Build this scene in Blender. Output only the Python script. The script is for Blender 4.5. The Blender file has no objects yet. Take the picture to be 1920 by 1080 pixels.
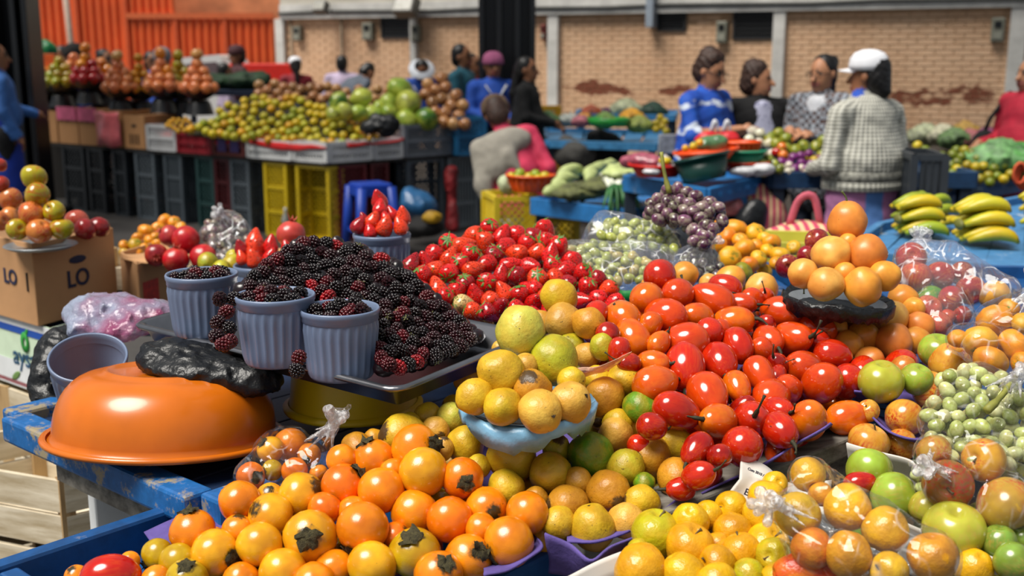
import bpy, math, random
import numpy as np
from mathutils import Vector, Matrix, Quaternion, noise as mnoise
sc = bpy.context.scene
COL = sc.collection
RAD = math.radians
rng = random.Random(11)
# ---------------------------------------------------------------- camera
F = 2100.0
CAMZ = 1.5
PITCH = math.atan(435.0 / F)
CP, SP = math.cos(PITCH), math.sin(PITCH)
cam = bpy.data.cameras.new('camera')
cam.sensor_width = 36.0
cam.lens = 36.0 * F / 1920.0
cam.clip_start = 0.02
cam.clip_end = 200
cam.dof.use_dof = True
cam.dof.focus_distance = 1.62
cam.dof.aperture_fstop = 5.0
camo = bpy.data.objects.new('camera', cam)
COL.objects.link(camo)
camo.location = (0, 0, CAMZ)
camo.rotation_euler = (math.pi / 2 - PITCH, 0, 0)
sc.camera = camo
# ---------------------------------------------------------------- sky, sun, exposure
w = bpy.data.worlds.new('world')
sc.world = w
w.use_nodes = True
wb = w.node_tree.nodes['Background']
wb.inputs[0].default_value = (0.83, 0.91, 1.0, 1)
wb.inputs[1].default_value = 0.30
sun = bpy.data.lights.new('sun', 'SUN')
sun.energy = 4.4
sun.angle = RAD(32)
sun.color = (1.0, 0.95, 0.87)
suno = bpy.data.objects.new('sun', sun)
COL.objects.link(suno)
suno.rotation_euler = (RAD(15), RAD(-24), 0)
sc.view_settings.view_transform = 'Standard'
sc.view_settings.look = 'None'
sc.view_settings.exposure = 0.32
sc.view_settings.gamma = 1.0
sc.view_settings.use_curve_mapping = False
# ---------------------------------------------------------------- helpers
def ray(px, py):
    u = (px - 960) / F; v = (py - 540) / F
    return Vector((u, CP - v * SP, -(v * CP + SP)))
CAM = Vector((0, 0, CAMZ))
def at(px, py, d):            # photo point at camera depth d
    return CAM + ray(px, py) * d
def atz(px, py, z):           # photo point at height z
    r = ray(px, py)
    return CAM + r * ((z - CAMZ) / r.z)
def aty(px, py, y):
    r = ray(px, py)
    return CAM + r * (y / r.y)
def V(*a): return Vector(a)

def tag(o, label=None, cat=None, group=None, kind=None):
    if label: o['label'] = label
    if cat: o['category'] = cat
    if group: o['group'] = group
    if kind: o['kind'] = kind
    return o
def empty(name, loc, label=None, cat=None, group=None, rz=0, kind=None):
    o = bpy.data.objects.new(name, None)
    o.empty_display_size = 0.05
    COL.objects.link(o)
    o.location = loc
    o.rotation_euler = (0, 0, rz)
    return tag(o, label, cat, group, kind)
def ob(name, me, parent=None, loc=None, rot=None, scale=None):
    o = bpy.data.objects.new(name, me)
    COL.objects.link(o)
    if parent is not None: o.parent = parent
    if loc is not None: o.location = loc
    if rot is not None:
        if isinstance(rot, Quaternion):
            o.rotation_mode = 'QUATERNION'; o.rotation_quaternion = rot
        else: o.rotation_euler = rot
    if scale is not None: o.scale = scale if hasattr(scale, '__len__') else (scale,) * 3
    return o

class MB:
    def __init__(s): s.v = []; s.f = []; s.mi = []; s.sm = []; s.cur = 0
    def add(s, v, f, smooth=False):
        o = len(s.v)
        s.v.extend([tuple(p) for p in v])
        for q in f:
            s.f.append(tuple(i + o for i in q)); s.mi.append(s.cur); s.sm.append(smooth)
        return s
    def box(s, c, d, rz=0, M=None, taper=1.0):
        x, y, z = d[0] / 2, d[1] / 2, d[2] / 2
        pts = []
        for k in (-1, 1):
            t = taper if k < 0 else 1.0
            for (i, j) in ((-1, -1), (1, -1), (1, 1), (-1, 1)):
                p = Vector((i * x * t, j * y * t, k * z))
                if M is not None: p = M @ p
                elif rz: p = Matrix.Rotation(rz, 3, 'Z') @ p
                pts.append(Vector(c) + p)
        return s.add(pts, [(3, 2, 1, 0), (4, 5, 6, 7), (0, 1, 5, 4), (1, 2, 6, 5), (2, 3, 7, 6), (3, 0, 4, 7)])
    def beam(s, a, b, w, h, up=(0, 0, 1)):
        a = Vector(a); b = Vector(b); d = b - a; L = d.length; d.normalize()
        r = d.cross(Vector(up)).normalized(); u = r.cross(d)
        M = Matrix((d, r, u)).transposed()
        return s.box((a + b) / 2, (L, w, h), M=M)
    def tube(s, pts, r, n=8, cap=True, flat=1.0, up=None):
        pts = [Vector(p) for p in pts]; m = len(pts)
        rs = r if hasattr(r, '__len__') else [r] * m
        vs = []; prev = None
        for i, p in enumerate(pts):
            d = (pts[min(i + 1, m - 1)] - pts[max(i - 1, 0)])
            d = d.normalized() if d.length > 1e-9 else Vector((0, 0, 1))
            if prev is None:
                a = Vector(up) if up is not None else (Vector((0, 0, 1)) if abs(d.z) < .9 else Vector((1, 0, 0)))
            else: a = prev
            x = a - d * a.dot(d)
            x = x.normalized() if x.length > 1e-6 else d.orthogonal().normalized()
            prev = x; y = d.cross(x)
            for k in range(n):
                t = 2 * math.pi * k / n
                vs.append(p + (x * math.cos(t) * flat + y * math.sin(t)) * rs[i])
        fs = [(i * n + k, i * n + (k + 1) % n, (i + 1) * n + (k + 1) % n, (i + 1) * n + k) for i in range(m - 1) for k in range(n)]
        if cap: fs += [tuple(range(n - 1, -1, -1)), tuple((m - 1) * n + k for k in range(n))]
        return s.add(vs, fs, True)
    def lathe(s, prof, n=32, c=(0, 0, 0), rib=None, closed=False, M=None, sx=1.0, sy=1.0):
        vs = []; m = len(prof)
        for (r, z) in prof:
            for k in range(n):
                t = 2 * math.pi * k / n
                q = r * (rib(t, z) if rib else 1.0)
                p = Vector((q * math.cos(t) * sx, q * math.sin(t) * sy, z))
                if M is not None: p = M @ p
                vs.append(Vector(c) + p)
        fs = [(i * n + k, i * n + (k + 1) % n, (i + 1) * n + (k + 1) % n, (i + 1) * n + k) for i in range(m - 1) for k in range(n)]
        if prof[0][0] > 1e-5 and closed: fs.append(tuple(range(n - 1, -1, -1)))
        if prof[-1][0] > 1e-5 and closed: fs.append(tuple((m - 1) * n + k for k in range(n)))
        return s.add(vs, fs, True)
    def ball(s, c, r, nu=12, nv=8, M=None):
        rr = r if hasattr(r, '__len__') else (r, r, r)
        vs = []
        for j in range(nv + 1):
            t = math.pi * j / nv
            for k in range(nu):
                a = 2 * math.pi * k / nu
                p = Vector((math.sin(t) * math.cos(a) * rr[0], math.sin(t) * math.sin(a) * rr[1], math.cos(t) * rr[2]))
                if M is not None: p = M @ p
                vs.append(Vector(c) + p)
        fs = [((j + 1) * nu + k, (j + 1) * nu + (k + 1) % nu, j * nu + (k + 1) % nu, j * nu + k) for j in range(nv) for k in range(nu)]
        return s.add(vs, fs, True)
    def loft(s, lines, n=None, smooth=True, sub=1):
        L = [resample(l, n or max(len(q) for q in lines)) for l in lines]
        if sub > 1:
            M2 = []
            for a, b in zip(L[:-1], L[1:]):
                for k in range(sub): M2.append([p.lerp(q, k / sub) for p, q in zip(a, b)])
            L = M2 + [L[-1]]
        n = len(L[0])
        vs = [p for l in L for p in l]
        fs = [(i * n + k, i * n + k + 1, (i + 1) * n + k + 1, (i + 1) * n + k) for i in range(len(L) - 1) for k in range(n - 1)]
        return s.add(vs, fs, smooth)
    def jitter(s, amp, scale, seed=0.0):
        o = Vector((seed * 3.1, seed * 1.7, seed))
        s.v = [tuple(Vector(p) + mnoise.noise_vector((Vector(p) + o) * scale) * amp) for p in s.v]
        return s
    def mesh(s, name, mats, off=None):
        me = bpy.data.meshes.new(name)
        vs = s.v if off is None else [(p[0] - off[0], p[1] - off[1], p[2] - off[2]) for p in s.v]
        me.from_pydata(vs, [], s.f)
        for m in (mats if isinstance(mats, (list, tuple)) else [mats]): me.materials.append(m)
        me.polygons.foreach_set('material_index', s.mi)
        me.polygons.foreach_set('use_smooth', s.sm)
        me.update()
        return me
    def build(s, name, mats, parent=None, off=None, bevel=0, solid=0, weld=False, subsurf=0):
        if off is None and parent is not None and s.__dict__.get('world'): off = parent.location
        o = ob(name, s.mesh(name, mats, off), parent)
        if weld: o.modifiers.new('w', 'WELD').merge_threshold = 1e-5
        if solid:
            q = o.modifiers.new('s', 'SOLIDIFY'); q.thickness = solid; q.offset = 0
        if bevel:
            q = o.modifiers.new('b', 'BEVEL'); q.width = bevel; q.segments = 2; q.limit_method = 'ANGLE'
        if subsurf:
            q = o.modifiers.new('u', 'SUBSURF'); q.levels = q.render_levels = subsurf
        return o
def WMB():
    m = MB(); m.world = True; return m
def one(name, mb, mats, label, cat, group=None, kind=None, **kw):
    """a thing of one mesh; vertices given in world space, origin moved to its base"""
    a = np.array(mb.v); o = a.mean(0); o[2] = a[:, 2].min()
    b = mb.build(name, mats, None, off=tuple(o), **kw)
    b.location = tuple(o)
    return tag(b, label, cat, group, kind)
def resample(pts, n):
    pts = [Vector(p) for p in pts]
    if len(pts) == n: return pts
    d = [0.0]
    for a, b in zip(pts[:-1], pts[1:]): d.append(d[-1] + (b - a).length)
    out = []
    for k in range(n):
        t = d[-1] * k / (n - 1); i = 0
        while i < len(pts) - 2 and d[i + 1] < t: i += 1
        s = (t - d[i]) / max(d[i + 1] - d[i], 1e-9)
        out.append(pts[i].lerp(pts[i + 1], s))
    return out
def spline(pts, n):
    """Catmull-Rom through pts"""
    P = [Vector(p) for p in pts]; P = [P[0] * 2 - P[1]] + P + [P[-1] * 2 - P[-2]]
    out = []; m = len(P) - 3
    for k in range(n):
        t = m * k / (n - 1); i = min(int(t), m - 1); t -= i
        a, b, c, d = P[i:i + 4]
        out.append(0.5 * ((2 * b) + (c - a) * t + (2 * a - 5 * b + 4 * c - d) * t * t + (3 * b - a - 3 * c + d) * t ** 3))
    return out
def copy_tree(o, loc=None, rot=None, scale=None, label=None, group=None, cat=None):
    c = o.copy(); COL.objects.link(c)
    if loc is not None: c.location = loc
    if rot is not None:
        if isinstance(rot, Quaternion):
            c.rotation_mode = 'QUATERNION'; c.rotation_quaternion = rot
        else: c.rotation_euler = rot
    if scale is not None: c.scale = scale if hasattr(scale, '__len__') else (scale,) * 3
    tag(c, label, cat, group)
    for ch in o.children:
        d = ch.copy(); COL.objects.link(d); d.parent = c
        for g in ch.children:
            e = g.copy(); COL.objects.link(e); e.parent = d
    return c

# ---------------------------------------------------------------- materials
def lin(h):
    if isinstance(h, str):
        h = h.lstrip('#'); c = [int(h[i:i + 2], 16) / 255 for i in (0, 2, 4)]
        return tuple(x / 12.92 if x <= .04045 else ((x + .055) / 1.055) ** 2.4 for x in c) + (1,)
    return tuple(h[:3]) + (1,)
class NT:
    def __init__(s, name):
        s.m = bpy.data.materials.new(name); s.m.use_nodes = True
        s.t = s.m.node_tree; s.b = s.t.nodes['Principled BSDF']; s.o = s.t.nodes['Material Output']
    def n(s, typ, **kw):
        x = s.t.nodes.new(typ)
        for k, v in kw.items():
            if k.startswith('i_'):
                key = k[2:]; key = int(key) if key.isdigit() else key
                s.set(x.inputs[key], v)
            else: setattr(x, k, v)
        return x
    def set(s, inp, v):
        if hasattr(v, 'links'): s.t.links.new(v, inp)
        else: inp.default_value = v
    def coord(s, which='Object', scale=None, rand=False):
        c = s.n('ShaderNodeTexCoord').outputs[which]
        if rand:
            r = s.n('ShaderNodeObjectInfo').outputs['Random']
            mu = s.n('ShaderNodeMath', operation='MULTIPLY', i_0=r, i_1=53.0).outputs[0]
            c = s.n('ShaderNodeVectorMath', operation='ADD', i_0=c, i_1=mu).outputs[0]
        if scale is not None:
            c = s.n('ShaderNodeVectorMath', operation='MULTIPLY', i_0=c, i_1=scale).outputs[0]
        return c
    def noise(s, vec, scale, detail=3, rough=.55):
        return s.n('ShaderNodeTexNoise', i_Vector=vec, i_Scale=scale, i_Detail=detail, i_Roughness=rough).outputs[0]
    def ramp(s, fac, lo, hi, c0=(0, 0, 0, 1), c1=(1, 1, 1, 1)):
        r = s.n('ShaderNodeValToRGB'); s.set(r.inputs[0], fac)
        e = r.color_ramp.elements; e[0].position = lo; e[1].position = hi; e[0].color = c0; e[1].color = c1
        return r.outputs[0]
    def mix(s, fac, a, b, mode='MIX'):
        x = s.n('ShaderNodeMix', data_type='RGBA', blend_type=mode)
        s.set(x.inputs[0], fac); s.set(x.inputs[6], a); s.set(x.inputs[7], b)
        return x.outputs[2]
    def math(s, op, a, b=0.0):
        return s.n('ShaderNodeMath', operation=op, i_0=a, i_1=b).outputs[0]
    def bump(s, h, strength=.3, dist=.01):
        x = s.n('ShaderNodeBump', i_Strength=strength, i_Distance=dist, i_Height=h)
        s.t.links.new(x.outputs[0], s.b.inputs['Normal'])
    def fin(s, col=None, rough=.5, metal=0, spec=.5, coat=0, trans=0, sss=0):
        b = s.b
        if col is not None: s.set(b.inputs['Base Color'], col)
        s.set(b.inputs['Roughness'], rough); b.inputs['Metallic'].default_value = metal
        b.inputs['Specular IOR Level'].default_value = spec
        b.inputs['Coat Weight'].default_value = coat; b.inputs['Coat Roughness'].default_value = .08
        if trans: b.inputs['Transmission Weight'].default_value = trans
        if sss:
            b.inputs['Subsurface Weight'].default_value = sss; b.inputs['Subsurface Scale'].default_value = .01
        return s.m
MC = {}
def plain(name, col, rough=.5, var=.12, scale=20, metal=0, coat=0, bump=0, bscale=60, spec=.5):
    if name in MC: return MC[name]
    t = NT(name); c = lin(col); vec = t.coord()
    nz = t.noise(vec, scale, 4)
    d = tuple(x * (1 - var * 1.6) for x in c[:3]) + (1,); l = tuple(min(1, x * (1 + var)) for x in c[:3]) + (1,)
    cc = t.ramp(nz, .3, .7, d, l)
    if bump: t.bump(t.noise(vec, bscale, 3), bump, .004)
    MC[name] = t.fin(cc, rough, metal, spec, coat)
    return MC[name]
def tinted(name, rough=.4, var=.15, scale=8, coat=0, bump=0, bscale=30):
    """colour comes from the object's own colour property"""
    if name in MC: return MC[name]
    t = NT(name); base = t.n('ShaderNodeObjectInfo').outputs['Color']; vec = t.coord(rand=True)
    dk = t.mix(1.0, base, (1 - var * 2.2,) * 3 + (1,), 'MULTIPLY')
    cc = t.mix(t.ramp(t.noise(vec, scale, 3), .35, .65), dk, base)
    if bump: t.bump(t.noise(vec, bscale, 3), bump, .003)
    MC[name] = t.fin(cc, rough, coat=coat)
    return MC[name]
def fruit(name, rough=.35, second=None, samt=.5, sscale=1.3, speck=None, kscale=14, klo=.62, khi=.7, streak=None, stamt=.6,
          pole=None, pz=(.75, .95), foot=None, blot=None, bscale=1.6, blo=.6, bhi=.68, coat=.0, bump=0, bmp=18, sss=0):
    if name in MC: return MC[name]
    t = NT(name); base = t.n('ShaderNodeObjectInfo').outputs['Color']
    raw = t.coord(); vec = t.coord(rand=True)
    col = base
    dark = t.mix(1.0, base, (.72, .62, .5, 1), 'MULTIPLY')
    col = t.mix(t.ramp(t.noise(vec, 1.1, 2), .35, .7), dark, base)
    if second: col = t.mix(t.math('MULTIPLY', t.ramp(t.noise(vec, sscale, 3), .42, .62), samt), col, lin(second))
    if streak:
        sv = t.coord(scale=(7, 7, .5), rand=True)
        f = t.ramp(t.noise(sv, 1.2, 3), .4, .65)
        g = t.ramp(t.noise(vec, .8, 2), .38, .6)
        col = t.mix(t.math('MULTIPLY', t.math('MULTIPLY', f, g), stamt), col, lin(streak))
    if blot: col = t.mix(t.ramp(t.noise(vec, bscale, 5, .7), blo, bhi), col, lin(blot))
    if speck: col = t.mix(t.ramp(t.noise(vec, kscale, 2), klo, khi), col, lin(speck))
    if pole or foot:
        z = t.n('ShaderNodeSeparateXYZ', i_0=raw).outputs[2]
        zz = t.math('ADD', z, t.math('MULTIPLY', t.math('SUBTRACT', t.noise(vec, 4, 2), .5), .25))
        if pole: col = t.mix(t.ramp(zz, pz[0], pz[1]), col, lin(pole))
        if foot: col = t.mix(t.ramp(t.math('MULTIPLY', zz, -.8), .81, .86), col, lin(foot))
    if bump: t.bump(t.noise(vec, bmp, 2), bump, .02)
    MC[name] = t.fin(col, rough, coat=coat, sss=sss)
    return MC[name]
def film(name, col=(1, 1, 1), opac=.06, gloss=.5, rough=.12, bscale=40, bstr=.6):
    """thin clear plastic: mostly see-through, wrinkled shine"""
    if name in MC: return MC[name]
    t = NT(name); vec = t.coord()
    wv_ = t.n('ShaderNodeVectorMath', operation='ADD', i_0=t.coord(scale=(1, 1, .28)), i_1=t.n('ShaderNodeVectorMath', operation='SCALE', i_0=t.n('ShaderNodeTexNoise', i_Vector=vec, i_Scale=bscale * .5, i_Detail=2.0).outputs[1], i_Scale=.03).outputs[0]).outputs[0]
    de = t.n('ShaderNodeTexVoronoi', i_Vector=wv_, i_Scale=bscale, feature='DISTANCE_TO_EDGE').outputs[0]
    h = t.n('ShaderNodeTexVoronoi', i_Vector=wv_, i_Scale=bscale, feature='F1').outputs[0]
    crease = t.math('MULTIPLY', t.ramp(de, .0, .07, (1, 1, 1, 1), (0, 0, 0, 1)), t.ramp(t.noise(vec, bscale * .7, 2), .48, .62))
    bm = t.n('ShaderNodeBump', i_Strength=bstr, i_Distance=.012, i_Height=h).outputs[0]
    gl = t.n('ShaderNodeBsdfGlossy', i_Roughness=rough, i_Normal=bm, i_Color=(1, 1, 1, 1)).outputs[0]
    tr = t.n('ShaderNodeBsdfTransparent', i_Color=tuple(col) + (1,)).outputs[0]
    df = t.n('ShaderNodeBsdfDiffuse', i_Color=tuple(col) + (1,), i_Normal=bm).outputs[0]
    fr = t.n('ShaderNodeFresnel', i_IOR=1.45, i_Normal=bm).outputs[0]
    m1 = t.n('ShaderNodeMixShader', i_0=t.math('ADD', t.math('MULTIPLY', crease, min(.5, opac * 22)), opac), i_1=tr, i_2=df).outputs[0]
    m2 = t.n('ShaderNodeMixShader', i_0=t.math('MINIMUM', t.math('MULTIPLY', fr, gloss * 2), .34), i_1=m1, i_2=gl).outputs[0]
    t.t.links.new(m2, t.o.inputs[0])
    MC[name] = t.m
    return t.m
def worn_paint(name, paint, wood='#b9a587', rough=.45, lo=.56, hi=.63, scale=5, stretch=(1, 1, 1), dark=.25):
    if name in MC: return MC[name]
    t = NT(name); vec = t.coord(scale=stretch)
    n1 = t.noise(vec, scale, 8, .72); n2 = t.noise(vec, scale * 4, 4)
    pc = lin(paint)
    p = t.ramp(n2, .3, .7, tuple(x * (1 - dark) for x in pc[:3]) + (1,), tuple(min(1, x * 1.15) for x in pc[:3]) + (1,))
    c = t.mix(t.ramp(n1, lo, hi), p, lin(wood))
    t.bump(n1, .25, .004)
    MC[name] = t.fin(c, rough)
    return MC[name]
def wood(name, col, dark, scale=3, stretch=(1, 12, 12), rough=.75):
    if name in MC: return MC[name]
    t = NT(name); vec = t.coord(scale=stretch)
    n1 = t.noise(vec, scale, 6, .65)
    c = t.ramp(n1, .35, .65, lin(dark), lin(col))
    t.bump(n1, .3, .003)
    MC[name] = t.fin(c, rough)
    return MC[name]

# ---------------------------------------------------------------- implicit shapes (bodies, bags, cloth lumps)
def cap(a, b, ra, rb=None, reg=0, flat=1.0, k=None): return ('c', np.array(a, float), np.array(b, float), ra, ra if rb is None else rb, reg, flat, k)
def ell(c, r, reg=0, M=None, k=None): return ('e', np.array(c, float), np.array(r, float) if hasattr(r, '__len__') else np.array([r] * 3, float), None if M is None else np.array(M, float), reg, k)
def sdf_mesh(name, prims, vox, mats, k=.02, disp=None, shrink=0.0, prio=None):
    lo = np.full(3, 1e9); hi = -lo
    bb = []
    for p in prims:
        if p[0] == 'c':
            r = max(p[3], p[4]) * max(1, p[6]); a = np.minimum(p[1], p[2]) - r; b = np.maximum(p[1], p[2]) + r
        else:
            r = p[2].max() if p[3] is not None else p[2]; a = p[1] - r; b = p[1] + r
        bb.append((a, b)); lo = np.minimum(lo, a); hi = np.maximum(hi, b)
    pad = k + 3 * vox
    lo = lo - pad; hi = hi + pad
    n = np.ceil((hi - lo) / vox).astype(int) + 1
    D = np.full(n, .5, np.float32); RAW = np.full(n, 9.0, np.float32); ID = np.zeros(n, np.int16)
    ax = [lo[i] + vox * np.arange(n[i]) for i in range(3)]
    for p, (a, b) in zip(prims, bb):
        kk = p[-1] or k
        i0 = np.maximum(np.floor((a - lo - kk - 2 * vox) / vox).astype(int), 0)
        i1 = np.minimum(np.ceil((b - lo + kk + 2 * vox) / vox).astype(int) + 1, n)
        sl = tuple(slice(i0[i], i1[i]) for i in range(3))
        X, Y, Z = np.meshgrid(ax[0][sl[0]], ax[1][sl[1]], ax[2][sl[2]], indexing='ij')
        if p[0] == 'c':
            fl = p[6]; A = p[1]; B = p[2]
            ba = B - A; L = max(ba @ ba, 1e-12)
            t = np.clip(((X - A[0]) * ba[0] + (Y - A[1]) * ba[1] + (Z - A[2]) * ba[2]) / L, 0, 1)
            d = np.sqrt((X - A[0] - t * ba[0]) ** 2 + ((Y - A[1] - t * ba[1]) / fl) ** 2 + (Z - A[2] - t * ba[2]) ** 2) - (p[3] + (p[4] - p[3]) * t)
            reg = p[5]
            if fl < 1: d = d * (fl + 1) / 2
        else:
            q = np.stack([X - p[1][0], Y - p[1][1], Z - p[1][2]], -1)
            if p[3] is not None: q = q @ p[3]
            k0 = np.sqrt(((q / p[2]) ** 2).sum(-1)); k1 = np.sqrt(((q / p[2] ** 2) ** 2).sum(-1))
            d = k0 * (k0 - 1) / np.maximum(k1, 1e-9); reg = p[4]
        old = D[sl]; h = np.clip(.5 + .5 * (old - d) / kk, 0, 1)
        D[sl] = old * (1 - h) + d * h - kk * h * (1 - h)
        dd = d - (prio.get(reg, 0) if prio else 0)
        m = dd < RAW[sl]; RAW[sl][m] = dd[m]; ID[sl][m] = reg
    if disp is not None:
        X, Y, Z = np.meshgrid(*ax, indexing='ij'); D = D + disp(X, Y, Z, ID).astype(np.float32)
    D = D + shrink
    ins = D < 0
    c = np.zeros(n - 1, np.int8)
    for i in (0, 1):
        for j in (0, 1):
            for l in (0, 1): c += ins[i:n[0] - 1 + i, j:n[1] - 1 + j, l:n[2] - 1 + l]
    act = np.argwhere((c > 0) & (c < 8))
    idx = np.full(n - 1, -1, np.int32); idx[tuple(act.T)] = np.arange(len(act))
    acc = np.zeros((len(act), 3)); cnt = np.zeros(len(act))
    corners = [(i, j, l) for i in (0, 1) for j in (0, 1) for l in (0, 1)]
    val = {q: D[act[:, 0] + q[0], act[:, 1] + q[1], act[:, 2] + q[2]] for q in corners}
    for q in corners:
        for ai in range(3):
            if q[ai] == 0:
                e = list(q); e[ai] = 1; e = tuple(e)
                va, vb = val[q], val[e]; m = (va < 0) != (vb < 0)
                t = va[m] / (va[m] - vb[m])
                pt = np.tile(np.array(q, float), (m.sum(), 1)); pt[:, ai] += t
                acc[m] += pt; cnt[m] += 1
    vs = (act + acc / np.maximum(cnt, 1)[:, None]) * vox + lo
    faces = []
    for ai in range(3):
        b, cc = (ai + 1) % 3, (ai + 2) % 3
        s0 = [slice(None)] * 3; s1 = [slice(None)] * 3
        s0[ai] = slice(0, n[ai] - 1); s1[ai] = slice(1, n[ai])
        A_ = ins[tuple(s0)]; B_ = ins[tuple(s1)]
        e = np.argwhere(A_ != B_)
        e = e[(e[:, b] > 0) & (e[:, cc] > 0) & (e[:, b] < n[b] - 1) & (e[:, cc] < n[cc] - 1)]
        if not len(e): continue
        o = np.zeros(3, int)
        def g(db, dc):
            q = e.copy(); q[:, b] += db; q[:, cc] += dc
            return idx[q[:, 0], q[:, 1], q[:, 2]]
        f = np.stack([g(-1, -1), g(0, -1), g(0, 0), g(-1, 0)], 1)
        flip = ~A_[tuple(e.T)]
        f[flip] = f[flip][:, ::-1]
        faces.append(f)
    fs = np.concatenate(faces)
    # two rounds of smoothing of the grid steps
    me = bpy.data.meshes.new(name)
    me.vertices.add(len(vs)); me.vertices.foreach_set('co', vs.astype(np.float32).ravel())
    me.loops.add(len(fs) * 4); me.loops.foreach_set('vertex_index', fs.astype(np.int32).ravel())
    me.polygons.add(len(fs)); me.polygons.foreach_set('loop_start', np.arange(0, len(fs) * 4, 4, dtype=np.int32))
    for m in mats: me.materials.append(m)
    cell = act[fs[:, 0]]
    reg = ID[cell[:, 0], cell[:, 1], cell[:, 2]]
    me.polygons.foreach_set('material_index', reg.astype(np.int32))
    me.polygons.foreach_set('use_smooth', np.ones(len(fs), bool))
    me.update(calc_edges=True); me.validate()
    return me
def wav(X, Y, Z, f=1.0, s=0.0):
    """cheap smooth 3-D ripple, about -1..1"""
    return (np.sin(f * (X * 1.0 + Y * .7 + s)) * np.cos(f * (Y * 1.3 - Z * .8 + s * 1.7)) + np.sin(f * (Z * 1.1 - X * .9 + s * .6)) * np.cos(f * (X * .6 + Z * .5 + Y))) * .5
# ---------------------------------------------------------------- fruit meshes, unit radius, stem end up (+Z)
def surf(nu, nv, fn):
    """closed surface of revolution-like shape; fn(t, a) -> (x, y, z); t 0 top .. pi bottom"""
    m = MB(); vs = [Vector(fn(0.0, 0.0))]
    for j in range(1, nv):
        for k in range(nu): vs.append(Vector(fn(math.pi * j / nv, 2 * math.pi * k / nu)))
    vs.append(Vector(fn(math.pi, 0.0)))
    fs = [(0, 1 + k, 1 + (k + 1) % nu) for k in range(nu)]
    for j in range(nv - 2):
        for k in range(nu):
            a = 1 + j * nu + k; b = 1 + j * nu + (k + 1) % nu
            fs.append((a, a + nu, b + nu, b))
    o = 1 + (nv - 2) * nu; e = len(vs) - 1
    fs += [(o + k, e, o + (k + 1) % nu) for k in range(nu)]
    m.add(vs, fs, True)
    return m
def lumpy(m, amp, sc_, seed):
    o = Vector((seed * 7.3, seed * 2.9, seed * 5.1))
    m.v = [tuple(Vector(p) * (1 + amp * mnoise.noise(Vector(p) * sc_ + o))) for p in m.v]
    return m
def f_round(ob_=1.0, amp=.03, seed=0, nu=20, nv=13, sc_=1.3):
    return lumpy(surf(nu, nv, lambda t, a: (math.sin(t) * math.cos(a), math.sin(t) * math.sin(a), math.cos(t) * ob_)), amp, sc_, seed)
def f_apple(seed=0, h=.92, nu=24, nv=18, lob=.03):
    def fn(t, a):
        r = math.sin(t); z = math.cos(t) * h
        r *= 1 + .10 * math.cos(t) + lob * math.cos(5 * a) * max(0, -math.cos(t))
        z += -.30 * math.exp(-(r / .20) ** 2) if t < 1.57 else .22 * math.exp(-(r / .17) ** 2)
        return (r * math.cos(a), r * math.sin(a), z)
    return lumpy(surf(nu, nv, fn), .05, 1.0, seed)
def f_tangerine(seed=0):
    def fn(t, a):
        r = math.sin(t) * (1 + .025 * math.cos(9 * a)); z = math.cos(t) * .8
        z -= .14 * math.exp(-(r / .2) ** 2) * (1 if t < 1.57 else -1)
        return (r * math.cos(a), r * math.sin(a), z)
    return lumpy(surf(27, 14, fn), .05, 1.6, seed)
def f_tamarillo(seed=0, L=1.32):
    def fn(t, a):
        c = math.cos(t); r = math.sin(t) ** .92 * (1 - .10 * c)
        return (r * math.cos(a), r * math.sin(a), c * L)
    return lumpy(surf(22, 16, fn), .05, .9, seed)
def f_guava(seed=0, L=1.0, nub=.04):
    def fn(t, a):
        c = math.cos(t); r = math.sin(t) * (1 - .07 * c)
        z = c * L + nub * math.exp(-(r / .2) ** 2) * (-1 if t < 1.57 else -1)
        return (r * math.cos(a), r * math.sin(a), z)
    return lumpy(surf(22, 15, fn), .10, 1.3, seed)
def f_strawberry(seed=0):
    def fn(t, a):
        c = math.cos(t); r = math.sin(t) ** .9 * (.95 + .42 * c)
        return (r * math.cos(a), r * math.sin(a), c * 1.34 - .12)
    return lumpy(surf(16, 14, fn), .12, 1.1, seed)
def f_pear(seed=0):
    def fn(t, a):
        c = math.cos(t); r = math.sin(t) * (1 - .32 * max(0, c) ** .8)
        return (r * math.cos(a), r * math.sin(a), c * 1.2)
    return lumpy(surf(22, 16, fn), .06, 1.2, seed)
def f_blackberry(seed=0, nseg=7):
    m = MB(); r_ = random.Random(seed); L = 1.22
    m.ball((0, 0, 0), (.74, .74, L * .8), 8, 6)
    for j in range(nseg):
        t = math.pi * (j + .6) / (nseg + .1)
        rr = math.sin(t) * .8 * (1 + .12 * math.cos(t)); z = math.cos(t) * (L - .2)
        n = max(1, int(round(2 * math.pi * rr / .42)))
        for k in range(n):
            a = 2 * math.pi * (k + .5 * (j % 2)) / n + r_.uniform(-.08, .08)
            q = .26 * r_.uniform(.88, 1.12)
            m.ball((rr * math.cos(a), rr * math.sin(a), z), q, 7, 5)
    return m
def calyx_star(n=5, L=.75, w=.3, droop=.25, lift=1.0, thick=0.05, seed=0):
    """ring of pointed sepals lying on the crown of a unit fruit"""
    m = MB(); r_ = random.Random(seed)
    for k in range(n):
        a = 2 * math.pi * k / n + r_.uniform(-.2, .2); d = Vector((math.cos(a), math.sin(a), 0)); e = Vector((-d.y, d.x, 0))
        l = L * r_.uniform(.75, 1.2); up = r_.uniform(-.1, .3)
        pts = [Vector((0, 0, lift + .06)) + d * .03]
        rows = []
        for s, ww in ((.05, .6), (.35, 1.0), (.7, .75), (1.0, .05)):
            c = d * (l * s) + Vector((0, 0, lift + .07 - droop * (l * s) ** 2 + up * s * s))
            rows.append([c - e * w * ww * .5 + Vector((0, 0, -.02)), c + Vector((0, 0, .05)), c + e * w * ww * .5 + Vector((0, 0, -.02))])
        m.loft(rows)
    return m
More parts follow.
